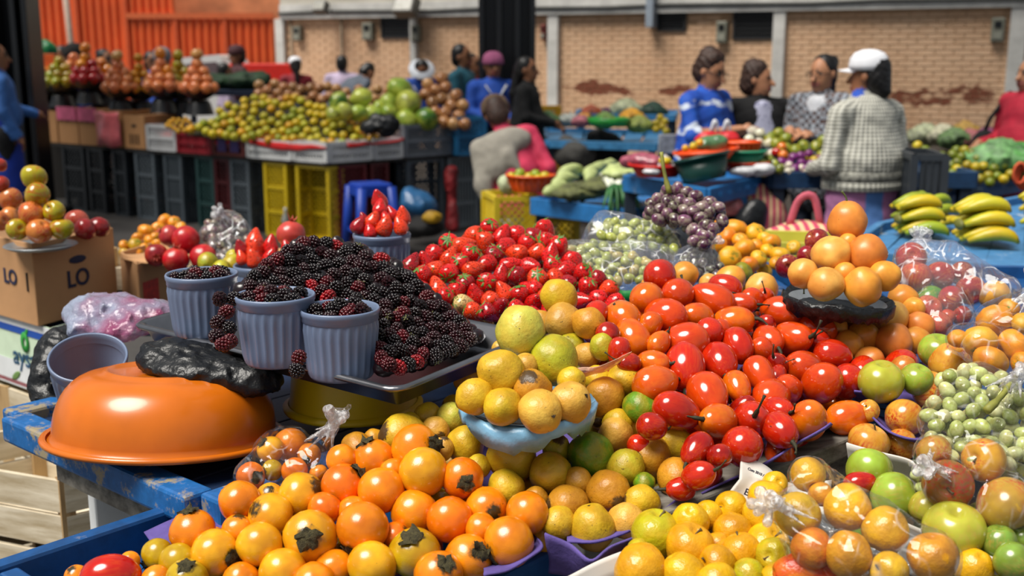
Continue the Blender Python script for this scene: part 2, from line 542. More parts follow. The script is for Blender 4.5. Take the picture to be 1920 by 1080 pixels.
def stalk(L=.9, r0=.07, r1=.05, bend=.3, z0=.9, seed=0, knob=True):
    r_ = random.Random(seed); b = r_.uniform(-bend, bend); c = r_.uniform(-bend, bend)
    m = MB()
    pts = [(0, 0, z0 - .05), (b * .1, c * .1, z0 + L * .33), (b * .45, c * .45, z0 + L * .68), (b, c, z0 + L)]
    m.tube(spline(pts, 8), [r0 * 1.5, r0 * 1.1, r0, r0, r1, r1, r1, r1 * (1.7 if knob else 1)], 6)
    return m

PAL = {}
class Kind:
    """one sort of fruit: a few mesh variants, with optional part meshes"""
    def __init__(s, name, meshes, parts=(), elong=1.0):
        s.name = name; s.meshes = meshes; s.parts = parts; s.elong = elong
KINDS = {}
def kind(name, mbs, mat, parts=(), elong=1.0):
    """parts: (part_name, [MB...], material, probability)"""
    ms = [m.mesh(name, mat) for m in mbs]
    ps = [(pn, [q.mesh(pn, pm) for q in pb], pm, pr) for (pn, pb, pm, pr) in parts]
    KINDS[name] = Kind(name, ms, ps, elong)
def axis_rot(d, spin=0.0):
    return Vector(d).to_track_quat('Z', 'Y') @ Quaternion((0, 0, 1), spin)
CR = Vector((1, 0, 0)); CU = Vector((0, SP, CP)); CB = Vector((0, -CP, SP))   # camera right, up, back
def rnd_dir(r_, lean=None):
    while True:
        d = Vector((r_.uniform(-1, 1), r_.uniform(-1, 1), r_.uniform(-1, 1)))
        if .1 < d.length < 1: break
    d.normalize()
    if lean: d = (d + Vector(lean)).normalized()
    return d
def put(kindname, loc, R, color, label, cat, group, name=None, axis=None, spin=None, r_=rng, parts=None, scale=None):
    k = KINDS[kindname]
    o = ob(name or kindname, r_.choice(k.meshes), None, loc, axis_rot(axis if axis is not None else rnd_dir(r_), r_.uniform(0, 6.28) if spin is None else spin), scale or R)
    c = lin(color); j = r_.uniform(.88, 1.1); g = r_.uniform(.94, 1.06)
    o.color = (min(1, c[0] * j), min(1, c[1] * j * g), min(1, c[2] * j), 1)
    tag(o, label, cat, group)
    for (pn, pms, pm, pr) in k.parts:
        if r_.random() < pr if parts is None else (pn in parts):
            q = ob(pn, r_.choice(pms), o)
    return o
def plane3(p):
    """camera depth over the picture for a sloping surface given by three (px, py, depth)"""
    A = np.array([[1, q[0], q[1]] for q in p], float); b = np.array([1 / q[2] for q in p])
    a = np.linalg.solve(A, b)
    return lambda x, y: 1.0 / (a[0] + a[1] * x + a[2] * y)
def relax(items, n=70, fixed=(), lat=.06, slack=.86):
    """items: [ray, depth, R]. Slides overlapping balls apart, mostly in depth"""
    N = len(items)
    if N == 0: return []
    D = np.array([list(i[0]) for i in items]); t = np.array([i[1] for i in items], float); r = np.array([i[2] for i in items], float)
    P = np.array(CAM) + D * t[:, None]
    Rr = (r[:, None] + r[None]) * slack
    dn = D / np.linalg.norm(D, axis=1)[:, None]; tot = np.zeros(N)
    fx = np.array([list(f[0]) for f in fixed]) if len(fixed) else None
    for it in range(n):
        d = P[:, None] - P[None]; L = np.linalg.norm(d, axis=2) + np.eye(N) * 9
        ov = np.clip(Rr - L, 0, None)
        if ov.max() < 2e-4: break
        deep = (P @ np.array([0, CP, -SP])); s = np.sign(deep[:, None] - deep[None] + 1e-9 * (np.arange(N)[:, None] - np.arange(N)[None]))
        tt = (ov * s * .35).sum(1); tt = np.clip(tt, -.2 * r, .2 * r); new = np.clip(tot + tt, -.6 * r, 1.0 * r); tt = new - tot; tot = new
        P += dn * tt[:, None]
        u = d / L[..., None]
        P += np.clip((u * ov[..., None] * lat).sum(1), -.003, .003)
    return [Vector(p) for p in P]
def inside(poly, x, y):
    c = False; n = len(poly)
    for i in range(n):
        (x0, y0), (x1, y1) = poly[i], poly[(i + 1) % n]
        if (y0 > y) != (y1 > y) and x < (x1 - x0) * (y - y0) / (y1 - y0) + x0: c = not c
    return c
def scatter(poly, gap, n=9999, seed=1, tries=9000):
    """blue-noise points within an outline"""
    r_ = random.Random(seed); xs = [p[0] for p in poly]; ys = [p[1] for p in poly]; out = []
    cell = {}
    for _ in range(tries):
        if len(out) >= n: break
        x = r_.uniform(min(xs), max(xs)); y = r_.uniform(min(ys), max(ys))
        if not inside(poly, x, y): continue
        g = gap(x, y) if callable(gap) else gap
        ci, cj = int(x // g), int(y // g)
        if all((x - q[0]) ** 2 + (y - q[1]) ** 2 >= g * g for i in (-1, 0, 1) for j in (-1, 0, 1) for q in cell.get((ci + i, cj + j), ())):
            cell.setdefault((ci, cj), []).append((x, y)); out.append((x, y))
    return out

# ------------------------------------------------ materials and kinds of fruit
M_ST = plain('stem_brown', '#5a4a2c', .8, .3)
M_STG = plain('stem_green', '#4f5a26', .6, .3, 8)
M_CAL = plain('calyx_fuzz', '#4a4328', .95, .45, 5, bump=.8, bscale=25)
M_LEAF = plain('sepal_green', '#4c7a2a', .5, .3, 6)
kind('naranjilla', [f_round(.96, .05, i) for i in range(4)], fruit('naranjilla_skin', .24, speck='#6b4a1d', kscale=8, klo=.73, khi=.79, blot='#3f3618', bscale=2.1, blo=.70, bhi=.745, foot='#4a3a1a', pole='#3a3016', pz=(.84, .92), coat=.25, bump=.05),
     [('calyx', [calyx_star(5, .44, .46, .45, .93, seed=i).jitter(.22, 3.4, i) for i in range(4)], M_CAL, .35)])
kind('guava', [f_guava(i, 1.0 + .09 * (i % 3), .04) for i in range(5)], fruit('guava_skin', .42, second='#dc9a1c', samt=.25, speck='#5e4a1c', kscale=8, klo=.675, khi=.75, blot='#8a6a24', bscale=2.2, blo=.72, bhi=.80, foot='#4a3418', bump=.10, bmp=5),
     [('blossom_end', [surf(7, 4, lambda t, a: (.13 * math.sin(t) * (1 + .3 * math.cos(3 * a)), .13 * math.sin(t) * math.sin(a) * 1.0 if 0 else .13 * math.sin(t) * math.sin(a), 1.0 + .05 * math.cos(t)))], plain('guava_crown', '#3b2a16', .9, .3), .5)])
kind('tamarillo', [f_tamarillo(i, 1.25 + .05 * i) for i in range(4)], fruit('tamarillo_skin', .17, second='#c4200a', samt=.5, sscale=.8, streak='#f07818', stamt=.14, pole='#4a2a10', pz=(1.2, 1.36), speck='#5c1a08', kscale=5, klo=.74, khi=.8, coat=.35),
     [('stem', [stalk(1.15, .13, .055, .9, 1.2, seed=i) for i in range(4)], plain('tamarillo_stem', '#2e2c14', .7, .35, 6), .75)], 1.3)
AP = dict(speck='#a8903a', kscale=11, klo=.73, khi=.78)
ST_AP = [('stem', [stalk(.5, .045, .04, .25, .48, seed=i) for i in range(3)], M_ST, .6)]
kind('apple', [f_apple(i) for i in range(4)], fruit('apple_skin', .22, streak='#b3200f', stamt=.9, coat=.3, **AP), ST_AP)
kind('yellow_apple', [f_apple(10 + i, 1.0, lob=.05) for i in range(4)], fruit('yellow_apple_skin', .32, second='#d49c18', samt=.35, coat=.1, blot='#7d5c14', bscale=1.2, blo=.72, bhi=.82, bump=.12, bmp=5, **AP), ST_AP)
kind('green_apple', [f_apple(20 + i, .95) for i in range(3)], fruit('green_apple_skin', .24, streak='#d08a50', stamt=.3, coat=.3, **AP), ST_AP)
kind('red_apple', [f_apple(30 + i, .95) for i in range(3)], fruit('red_apple_skin', .2, streak='#e0a040', stamt=.35, coat=.35, **AP), ST_AP)
kind('tangerine', [f_tangerine(i) for i in range(4)], fruit('tangerine_skin', .3, second='#c8b020', samt=.25, pole='#5f7a1c', pz=(.70, .77), coat=.15, bump=.18, bmp=30))
kind('orange', [f_round(.95, .04, 20 + i, 14, 9) for i in range(3)], fruit('orange_skin', .4, second='#7f9a1c', samt=.4, bump=.1, bmp=30))
kind('passion_fruit', [f_guava(60 + i, 1.05, .02) for i in range(4)], fruit('passion_skin', .38, second='#e48a30', samt=.4, sscale=.9, speck='#6a3a14', kscale=8, klo=.72, khi=.79, blot='#8a4a22', bscale=1.3, blo=.74, bhi=.84, coat=.1),
     [('stem', [stalk(.6, .05, .05, .2, .95, seed=i) for i in range(3)], M_STG, .25)])
M_STRAW = NT('strawberry_skin')
_b = M_STRAW.n('ShaderNodeObjectInfo').outputs['Color']; _v = M_STRAW.coord(); _vr = M_STRAW.coord(rand=True)
_vo = M_STRAW.n('ShaderNodeTexVoronoi', i_Vector=_v, i_Scale=4.2); _d = _vo.outputs['Distance']
_z = M_STRAW.n('ShaderNodeSeparateXYZ', i_0=_v).outputs[2]
_z = M_STRAW.math('ADD', _z, M_STRAW.math('MULTIPLY', M_STRAW.noise(_vr, 1.4, 2), .9))
_c = M_STRAW.mix(M_STRAW.ramp(_z, 1.45, 1.75), _b, lin('#e8c98a'))
_c = M_STRAW.mix(M_STRAW.ramp(_d, .09, .14, (1, 1, 1, 1), (0, 0, 0, 1)), _c, lin('#d89a48'))
M_STRAW.bump(M_STRAW.ramp(_d, .0, .35), .9, .08)
MC['strawberry_skin'] = M_STRAW.fin(_c, .22, coat=.3)
kind('strawberry', [f_strawberry(i) for i in range(5)], M_STRAW.m, [('calyx', [calyx_star(8, .85, .26, .30, 1.10, seed=i).jitter(.1, 3, i) for i in range(4)], M_LEAF, .8)], 1.3)
kind('blackberry', [f_blackberry(i) for i in range(4)], tinted('blackberry_skin', .16, .3, 1.5, coat=.0),
     [('calyx', [calyx_star(5, .5, .2, .2, 1.1, seed=i) for i in range(2)], plain('berry_calyx', '#6a6a3a', .8, .3), .12)])
kind('grape', [f_round(1.28, .03, 40 + i, 12, 8) for i in range(2)], fruit('grape_skin', .22, second='#d8dcae', samt=.3, coat=.2))
kind('pomegranate', [f_round(.93, .06, 50 + i, 20, 13, 1.8) for i in range(3)], fruit('pomegranate_skin', .3, second='#d8583a', samt=.35, speck='#7a2a1a', kscale=7, klo=.7, khi=.78, coat=.15),
     [('crown', [calyx_star(6, .34, .2, -1.6, .86, seed=i) for i in range(2)], plain('pomegranate_crown', '#b0402a', .6, .3), 1.0)])
kind('pear', [f_pear(i) for i in range(3)], fruit('pear_skin', .38, second='#b8a01c', samt=.4, speck='#7a7020', kscale=10, klo=.7, khi=.76), ST_AP)
kind('papaya', [f_guava(80 + i, 1.18, .0) for i in range(3)], fruit('papaya_skin', .35, second='#c9cf4a', samt=.6, sscale=.9, speck='#4a6a1c', kscale=5, klo=.7, khi=.78, coat=.2))
kind('granadilla', [f_round(1.05, .03, 70 + i, 14, 9) for i in range(3)], fruit('granadilla_skin', .3, second='#e0b080', samt=.5, sscale=2.2, speck='#5a3a14', kscale=6, klo=.68, khi=.76, coat=.3))
kind('onion', [f_guava(90 + i, .95, -.18) for i in range(2)], fruit('onion_skin', .35, coat=.1))
kind('pepper', [f_apple(95 + i, 1.05, lob=.12) for i in range(2)], fruit('pepper_skin', .2, coat=.3), [('stem', [stalk(.5, .08, .06, .2, .5)], M_STG, 1.0)])
# ---------------------------------------------------------------- the market hall
t = NT('floor_concrete'); vec = t.coord()
c = t.ramp(t.noise(vec, 1.3, 6, .65), .3, .7, lin('#2c2a29'), lin('#4a4744'))
t.bump(t.noise(vec, 40, 4), .2, .01)
M_FLOOR = t.fin(c, .6)
m = MB(); m.box((0, 11, -.05), (44, 36, .1)); o = m.build('floor', M_FLOOR); tag(o, kind='structure', label='dark grey concrete floor of the market hall')

# back wall, painted brick, receding to the far end
WR = aty(1905, 105, 13.0); WL = aty(535, 105, 17.3)
wd = (WL - WR); wd.z = 0; WLEN = wd.length + 2.6; wd.normalize(); wn = Vector((wd.y, -wd.x, 0))
if wn.y > 0: wn = -wn
W0 = Vector((WR.x, WR.y, 0)) - wd * 2.0
WLEN = (Vector((WL.x, WL.y, 0)) - W0).length
WROT = math.atan2(wd.y, wd.x)
def wp(s, z, out=0.0): return W0 + wd * s + wn * out + Vector((0, 0, z))
def wpx(px, py, out=0.0):
    """photo point on the wall -> (s, z)"""
    r = ray(px, py); q = W0 + wn * out
    k = (q - CAM).dot(wn) / r.dot(wn); p = CAM + r * k
    return (p - W0).dot(wd), p.z
t = NT('wall_mortar'); vec = t.coord()
M_MORT = t.fin(t.ramp(t.noise(vec, 6, 4), .3, .7, lin('#ae8a68'), lin('#c8a684')), .9)
t = NT('painted_brick'); vec = t.coord('Object'); rnd = t.n('ShaderNodeObjectInfo').outputs['Random']
wc = t.n('ShaderNodeNewGeometry').outputs['Position']
base = t.ramp(t.noise(wc, .9, 5, .6), .25, .75, lin('#c89d78'), lin('#e4bf9c'))
base = t.mix(t.math('MULTIPLY', t.ramp(t.noise(wc, 3.0, 5, .7), .55, .75), .5), base, lin('#b58a64'))
sep = t.n('ShaderNodeSeparateXYZ', i_0=wc)
zz = t.math('ADD', sep.outputs[2], t.math('MULTIPLY', t.math('SUBTRACT', t.noise(wc, 1.6, 4, .6), .5), .55))
zz = t.math('MULTIPLY', zz, .5)
band = t.math('MULTIPLY', t.ramp(zz, .475, .485), t.ramp(zz, .55, .56, (1, 1, 1, 1), (0, 0, 0, 1)))
patch = t.math('MULTIPLY', band, t.ramp(t.noise(t.n('ShaderNodeVectorMath', operation='MULTIPLY', i_0=wc, i_1=(1, 1, 2.2)).outputs[0], .62, 5, .65), .52, .55))
base = t.mix(patch, base, lin('#7a4028'))
t.bump(t.noise(vec, 30, 3), .3, .01)
M_BRICK = t.fin(base, .75)
wall = empty('wall_back', W0, 'peach painted brick wall with bare brown patches', rz=0, kind='structure')
m = WMB(); m.add([wp(0, 0), wp(WLEN, 0), wp(WLEN, 2.35), wp(0, 2.35), wp(0, 0, -.2), wp(WLEN, 0, -.2), wp(WLEN, 2.35, -.2), wp(0, 2.35, -.2)],
                [(0, 1, 2, 3), (7, 6, 5, 4), (3, 2, 6, 7), (1, 5, 6, 2), (4, 0, 3, 7), (0, 4, 5, 1)])
m.build('mortar', M_MORT, wall)
BL, BH = .205, .062
bm_ = MB(); bm_.box((0, 0, 0), (BL - .012, .016, BH - .011)); brick_me = bm_.mesh('brick', M_BRICK)
SILL = []   # (s0, s1, z0, z1) openings
for (x0, y0, x1, y1) in ((718, 32, 768, 70), (1235, 22, 1286, 57), (1376, 22, 1452, 72)):
    a = wpx(x0, y1); b = wpx(x1, y0); SILL.append((min(a[0], b[0]), max(a[0], b[0]), a[1], b[1]))
brs = []
zt = wpx(1500, 22)[1]
r2 = random.Random(3)
for i in range(int((zt - .02) / BH)):
    z = .02 + BH * (i + .5)
    for j in range(int(WLEN / BL)):
        s = BL * (j + .5 + (.5 if i % 2 else 0))
        if s > WLEN - .1: continue
        if any(a - .1 < s < b + .1 and c_ - .03 < z < d_ + .03 for a, b, c_, d_ in SILL): continue
        p = wp(s, z, .004 + r2.uniform(-.003, .003)); brs.append(((p - CAM).length + (20 if z < .95 else 0) + (30 if s < 1.2 else 0), p))
brs.sort(key=lambda q: q[0])
for d_, p in brs[:290]:
    ob('brick', brick_me, wall, p - W0, (0, 0, WROT))
m = WMB()
for d_, p in brs[290:]: m.box(p, (BL - .012, .016, BH - .011), rz=WROT)
tag(m.build('brick', M_BRICK, wall), kind='stuff')
M_BEAM = plain('beam_white', '#c9c7c2', .7, .15, 4)
M_PIPE = plain('pipe_dark', '#2e302c', .6, .2)
# white concrete beam and posts
bt, bb_ = wpx(1500, -14, .05)[1], wpx(1500, 20, .05)[1]
be = empty('beam', wp(0, bb_), 'white concrete beam along the top of the brick wall', kind='structure')
m = WMB(); m.beam(wp(0, (bt + bb_) / 2, .03), wp(WLEN, (bt + bb_) / 2, .03), .16, bt - bb_); m.build('beam_body', M_BEAM, be)
m = WMB(); m.tube([wp(WLEN * k / 14, bb_ + .09 + .012 * math.sin(k * 2.1), .13) for k in range(15)], .018, 8)
tag(one('wall_cable', m, M_PIPE, 'thick black cable running along the white beam', 'cable'))
# upper wall above the beam
up_ = MB(); up_.beam(wp(0, bt + 1.2, -.02), wp(WLEN, bt + 1.2, -.02), .2, 2.4); o = up_.build('wall_upper', plain('upper_wall', '#b9b3a6', .8, .12, 2)); tag(o, kind='structure', label='pale plastered wall above the white beam')
for n_, (xa, xb) in enumerate(((1028, 1048), (1450, 1473), (1893, 1925), (770, 781), (518, 534))):
    s0 = wpx(xa, 60, .05)[0]; s1 = wpx(xb, 60, .05)[0]; sm_ = (s0 + s1) / 2
    m = MB(); m.box((0, 0, 0), (abs(s1 - s0), .12, bb_), rz=0)
    o = m.build('trim_%d' % (n_ + 1), M_BEAM, bevel=.01); o.location = wp(sm_, bb_ / 2, .03); o.rotation_euler = (0, 0, WROT)
    tag(o, kind='structure', label='white painted wall post')
M_BLK = plain('window_black', '#0d0e10', .35, .3)
for n_, (s0, s1, z0, z1) in enumerate(SILL):
    e = empty('window_%d' % (n_ + 1), wp((s0 + s1) / 2, z0), 'dark louvred window high in the brick wall', rz=WROT + math.pi, kind='structure')
    W_ = s1 - s0; H_ = z1 - z0
    m = MB(); m.box((0, -.01, H_ / 2), (W_, .02, H_)); m.build('pane', M_BLK, e)
    m = MB()
    for q in (-1, 1): m.box((q * W_ / 2, -.02, H_ / 2), (.025, .04, H_ + .025))
    for q in (0, 1): m.box((0, -.02, q * H_), (W_, .04, .025))
    m.build('window_frame', plain('window_frame', '#2a2a2b', .5), e)
    for q in range(1, 6):
        m = MB(); m.box((0, -.025, H_ * q / 6), (W_ - .03, .012, .018), M=Matrix.Rotation(.6, 3, 'X')); m.build('louvre', plain('louvre', '#1b1c1e', .4), e)
# meter boxes on the wall
M_MET = plain('meter_grey', '#77776a', .5, .12)
for (x0, y0, x1, y1, lab) in ((557, 50, 570, 77, 'small grey meter box beside the corner of the brick wall'), (686, 43, 704, 76, 'grey meter box between two wall pipes near a dark window'),
                              (778, 47, 792, 78, 'grey meter box fixed to the thin white post'), (1346, 40, 1367, 81, 'grey meter box beside the wide dark window'),
                              (1857, 33, 1886, 79, 'large grey meter box high on the wall near the end post'), (1019, 46, 1027, 75, 'narrow red fire box on the wall beside the white post')):
    a = wpx(x0, y1); b = wpx(x1, y0); W_ = abs(b[0] - a[0]); H_ = b[1] - a[1]
    e = empty('meter_box' if 'red' not in lab else 'alarm_box', wp((a[0] + b[0]) / 2, a[1], .012), lab, 'box', rz=WROT + math.pi)
    m = MB(); m.box((0, -.05, H_ / 2), (W_, .10, H_)); m.build('body', M_MET if 'red' not in lab else plain('box_red', '#7a2a22', .5), e, bevel=.012)
    m = MB(); m.box((0, -.104, H_ * .72), (W_ * .5, .01, H_ * .26)); m.build('dial_window', M_BLK, e)
    m = MB(); m.box((0, -.104, H_ * .28), (W_ * .7, .008, H_ * .3)); m.build('cover', plain('meter_cover', '#8a8a7d', .5), e)
# flood lamps and duct under the beam
def lamp(px, py, lab, s=1.0):
    a = wpx(px, py, .34); p = wp(a[0], a[1], .34)
    e = empty('flood_lamp', p, lab, 'lamp', rz=WROT + math.pi)
    M_ = Matrix.Rotation(-.5, 3, 'X')
    m = MB(); m.box((0, 0, 0), (.2 * s, .12 * s, .17 * s), M=M_); m.build('housing', plain('lamp_grey', '#55524c', .5), e, bevel=.01)
    m = MB(); m.box(M_ @ Vector((0, -.063 * s, 0)), (.17 * s, .01, .14 * s), M=M_); m.build('glass', plain('lamp_glass', '#9a9890', .2), e)
    m = MB(); m.beam((0, .02, 0), (0, .2, .05), .03, .02); m.build('bracket', M_PIPE, e)
lamp(602, 14, 'small grey flood lamp on the beam near the orange gate'); lamp(762, 12, 'large grey flood lamp on the beam above the thin white post', 1.6)
a = wpx(1215, 52, .1); b = wpx(1231, -20, .1)
m = MB(); m.box(((0, 0, 0)), (abs(b[0] - a[0]), .2, 1.0)); o = m.build('vent_duct', plain('duct_grey', '#8d97a3', .45), bevel=.01)
o.location = wp((a[0] + b[0]) / 2, a[1] + .5, .12); o.rotation_euler = (0, 0, WROT); tag(o, 'pale grey vertical duct hanging beside a dark window', 'duct')
for px in (548, 642):
    a = wpx(px, 130, .05); m = MB(); m.tube([wp(a[0], .1, .05), wp(a[0], bb_ + .02, .05)], .016, 8)
    one('wall_pipe', m, plain('pipe_beige', '#8f7d66', .6), 'thin conduit pipe by the corner of the brick wall' if px < 600 else 'thin conduit pipe down the brick wall between two meter boxes', 'pipe')
# orange corrugated metal gate outside on the far side
GY = 21.0
g0 = aty(60, 105, GY); g1 = aty(526, 105, GY + .4)
gate = empty('corrugated_gate', Vector(((g0.x + g1.x) / 2, GY, 0)), 'tall orange corrugated metal gate at the far side', 'gate')
M_GATE = plain('gate_orange', '#ea642c', .5, .14, 1.2)
gw = g1.x - g0.x; gh = aty(300, 0, GY).z + 1.5; npan = 5; pitch = .128
def corr(x0, x1, z0, z1, y):
    m = MB(); n = int((x1 - x0) / pitch)
    pts = []
    for i in range(n):
        x = x0 + (x1 - x0) * i / n; q = (x1 - x0) / n
        pts += [(x, 0), (x + q * .4, 0), (x + q * .55, -.05), (x + q * .85, -.05)]
    pts.append((x1, 0))
    m.loft([[Vector((p[0], y + p[1], z0)) for p in pts], [Vector((p[0], y + p[1], z1)) for p in pts]], smooth=False)
    return m
for i in range(npan):
    x0 = -gw / 2 + gw * i / npan; x1 = x0 + gw / npan
    top = gh if i < 3 else aty(400, 26, GY).z
    corr(x0 + .02, x1 - .02, 0, top, 0).build('panel', M_GATE, gate)
    m = MB(); m.box((x0, -.03, top / 2), (.06, .1, top)); m.build('post', plain('gate_post', '#d4582a', .5), gate)
m = MB(); m.box((gw * .2, -.06, aty(400, 30, GY).z), (gw * .6, .06, .1)); m.build('rail', plain('gate_rail', '#d8693a', .5), gate)
m = MB(); m.box((g0.x + gw * .82, GY + .9, gh * .5), (gw * .75, .3, gh)); o = m.build('wall_far', plain('far_brick', '#d88a5c', .8, .2, 3)); tag(o, kind='structure', label='sunlit plastered wall behind the orange gate')
m = MB(); m.box((g0.x - 3.0, GY + .6, gh * .5), (7, .3, gh)); o = m.build('wall_left', plain('far_dark', '#b5451c', .8, .2, 3)); tag(o, kind='structure', label='rust coloured wall behind the dark column')
m = MB(); m.box((g0.x + gw * .6, GY + 1.3, gh + .5), (gw * 1.6, .3, 2.8)); o = m.build('wall_pale', plain('far_pale', '#e8e0b8', .8, .1, 3)); tag(o, kind='structure', label='pale yellow wall beyond the gate')
# electricity pole outside
p = aty(140, 80, 19.5); m = MB(); m.tube([(p.x, p.y, 0), (p.x - .12, p.y, 3.2)], [.06, .05], 10)
one('utility_pole', m, plain('pole_grey', '#b09a8a', .7), 'slim pale pole standing in front of the orange gate', 'pole')
# dark steel columns of the hall
M_COLM = plain('column_black', '#17181a', .35, .2, 3)
def column(name, xa, xb, y, lab, ch):
    a = aty(xa, 105, y); b = aty(xb, 105, y); W_ = b.x - a.x
    e = empty(name, Vector(((a.x + b.x) / 2, y, 0)), lab, rz=0, kind='structure')
    m = MB(); m.box((0, 0, 2.2), (W_, .06, 4.4)); m.build('web', M_COLM, e, bevel=.006)
    for q in ch:
        m = MB(); m.box((W_ * q, -.1, 2.2), (.05, .3, 4.4)); m.build('flange', M_COLM, e, bevel=.006)
    m = MB(); m.box((0, 0, .05), (W_ + .2, .5, .1)); m.build('base_plate', M_COLM, e)
column('pillar_centre', 903, 999, 10.9, 'wide black steel column in the middle of the hall', (-.49, -.15, .2, .49))
column('pillar_left', -30, 74, 10.4, 'black steel column at the end of the fruit stall', (-.49, -.1, .28, .49))

# unseen roof added over the middle stalls to shade them, with clear strips
roof = empty('shade_roof', (0, 9.6, 3.7), 'unseen sheet roof added to shade the middle of the market hall', kind='structure')
m = MB()
RX0, RX1, RY0, RY1 = -9.0, 9.0, 6.9, 12.6
M_ROOF = plain('roof_grey', '#8d8d88', .6, .1, 2); M_CLEAR = film('roof_clear', (.96, .97, .98), .10, .2)
for k in range(12):
    x0 = RX0 + 1.5 * k; w_ = 1.5
    for (a_, b_, mt, nm) in ((x0, x0 + .35, M_ROOF, 'roof_sheet'), (x0 + .35, x0 + 1.5, M_CLEAR, 'clear_sheet')):
        m = MB(); pts = [(a_ + (b_ - a_) * q / 8, .02 * (q % 2)) for q in range(9)]
        m.loft([[Vector((x, RY0 - 9.6, z)) for x, z in pts], [Vector((x, RY1 - 9.6, z + .5)) for x, z in pts]], smooth=False); m.build(nm, mt, roof)
for y in (-2.6, 0.0, 2.6):
    m = MB(); m.box((0, y, -.05 + (y + 2.7) * .088), (18, .12, .16)); m.build('purlin', M_COLM, roof)
# lumps of plastic and cloth
M_BLKBAG = plain('black_plastic', '#0b0c0e', .40, .2, 20, bump=1.0, bscale=55)
def crumple(f1, a1, f2, a2):
    return lambda X, Y, Z, I: a1 * wav(X, Y, Z, f1, 1.0) + a2 * np.abs(wav(X, Y, Z, f2, 2.3)) + a2 * .6 * np.abs(wav(X, Y, Z, f2 * 2.1, 4.1))
def lump(name, prims, vox, mat, lab, cat, k=.03, disp=None, group=None):
    P = np.mean([p[1] for p in prims], axis=0); zmin = min((p[1][2] - (p[2][2] if p[0] == 'e' else p[3])) for p in prims)
    base = np.array([P[0], P[1], zmin]); q = []
    for p in prims:
        p = list(p); p[1] = p[1] - base
        if p[0] == 'c': p[2] = p[2] - base
        q.append(tuple(p))
    o = ob(name, sdf_mesh(name, q, vox, [mat] if not isinstance(mat, list) else mat, k, disp), None, tuple(base))
    return tag(o, lab, cat, group)
def pe(px, py, d, r, **kw): return ell(tuple(at(px, py, d)), r, **kw)
def pc(a, b, ra, rb=None, **kw): return cap(tuple(at(*a)), tuple(at(*b)), ra, rb, **kw)
# heaps of fruit
S_ = 1920 / 560.0
def conv(x0, y0, rows):
    """rows read off an enlarged crop whose corner is (x0, y0) -> photo pixels"""
    out = []
    for r in rows:
        r = list(r); r[0] = x0 + r[0] / S_; r[1] = y0 + r[1] / S_; r[2] = r[2] / S_
        out.append(r)
    return out
def dedupe(L, f=.62):
    out = []
    for r in L:
        if all(math.hypot(r[0] - q[0], r[1] - q[1]) > f * min(r[2], q[2]) for q in out): out.append(r)
    return out
SOLIDS = []      # (centre, R) of everything placed, so that heaps do not run into one another
def heap(kn, rows, depth, pal, base_label, cat, group, lean=None, axisf=None, back=0, backR=None, zmin=0, name=None, partsf=None, rscale=1.07, seed=5, sides=None):
    r_ = random.Random(seed)
    items = [(ray(r[0], r[1]), depth(r[0], r[1]), r[2] * rscale * depth(r[0], r[1]) / F) for r in rows]
    P = relax(items)
    fw = Vector((0, CP, -SP)); items = [(i[0], i[1], i[2] * min(1.25, max(.9, (p - CAM).dot(fw) / i[1]))) for i, p in zip(items, P)]
    placed = [(p, it[2]) for p, it in zip(P, items)]
    objs = []
    ysort = sorted(r[1] for r in rows); xsort = sorted(r[0] for r in rows); n_ = len(rows)
    def where(r):
        if not sides: return ''
        t_ = ('near its top', 'high up', 'low down', 'at its foot')[min(3, 4 * sum(y < r[1] for y in ysort) // n_)]
        q_ = sides[min(len(sides) - 1, len(sides) * sum(x < r[0] for x in xsort) // n_)]
        return ', %s %s' % (t_, q_)
    for r, p, it in zip(rows, P, items):
        code = r[3] if len(r) > 3 else r_.choice(list(pal))
        ex = r[4] if len(r) > 4 else {}
        col, word = pal[code]
        ax = axisf(r, ex, r_) if axisf else (ex.get('ax') and (CR * ex['ax'][0] + CU * ex['ax'][1] + CB * ex['ax'][2]))
        if not ax and lean: ax = rnd_dir(r_, lean)
        R_ = it[2]
        if KINDS[kn].elong > 1.15:
            E_ = KINDS[kn].elong; v_ = (p - CAM).normalized(); c_ = Vector(ax).normalized().dot(v_) if ax else .5
            R_ = it[2] / (E_ * E_ * (1 - c_ * c_) + c_ * c_) ** .25
        o = put(kn, p, R_, col, ex.get('label') or (base_label % word) + where(r), cat, group, name=name, axis=ax or None, r_=r_, parts=ex.get('parts') or (partsf and partsf(r_)))
        objs.append(o)
    # a second layer just beneath, glimpsed through the gaps
    if back:
        nrm = (CB * .75 + Vector((0, 0, 1)) * .66).normalized()
        cand = []
        for p, R in placed:
            for _ in range(4):
                q = p - nrm * R * r_.uniform(1.5, 1.8) + CR * r_.uniform(-1, 1) * R + CU * r_.uniform(-.9, .5) * R
                if q.z < zmin + R * .8: continue
                if all((q - s[0]).length > .93 * (s[1] + R * .92) for s in placed + cand): cand.append((q, R * .92))
        for q, R in cand[:back]:
            code = r_.choice(list(pal)); col, word = pal[code]
            put(kn, q, R / (KINDS[kn].elong ** .5 if KINDS[kn].elong > 1.15 else 1), col, (base_label % word) + (', beneath the others' if sides else ''), cat, group, name=name, r_=r_)
            placed.append((q, R))
    SOLIDS.extend(placed)
    return objs
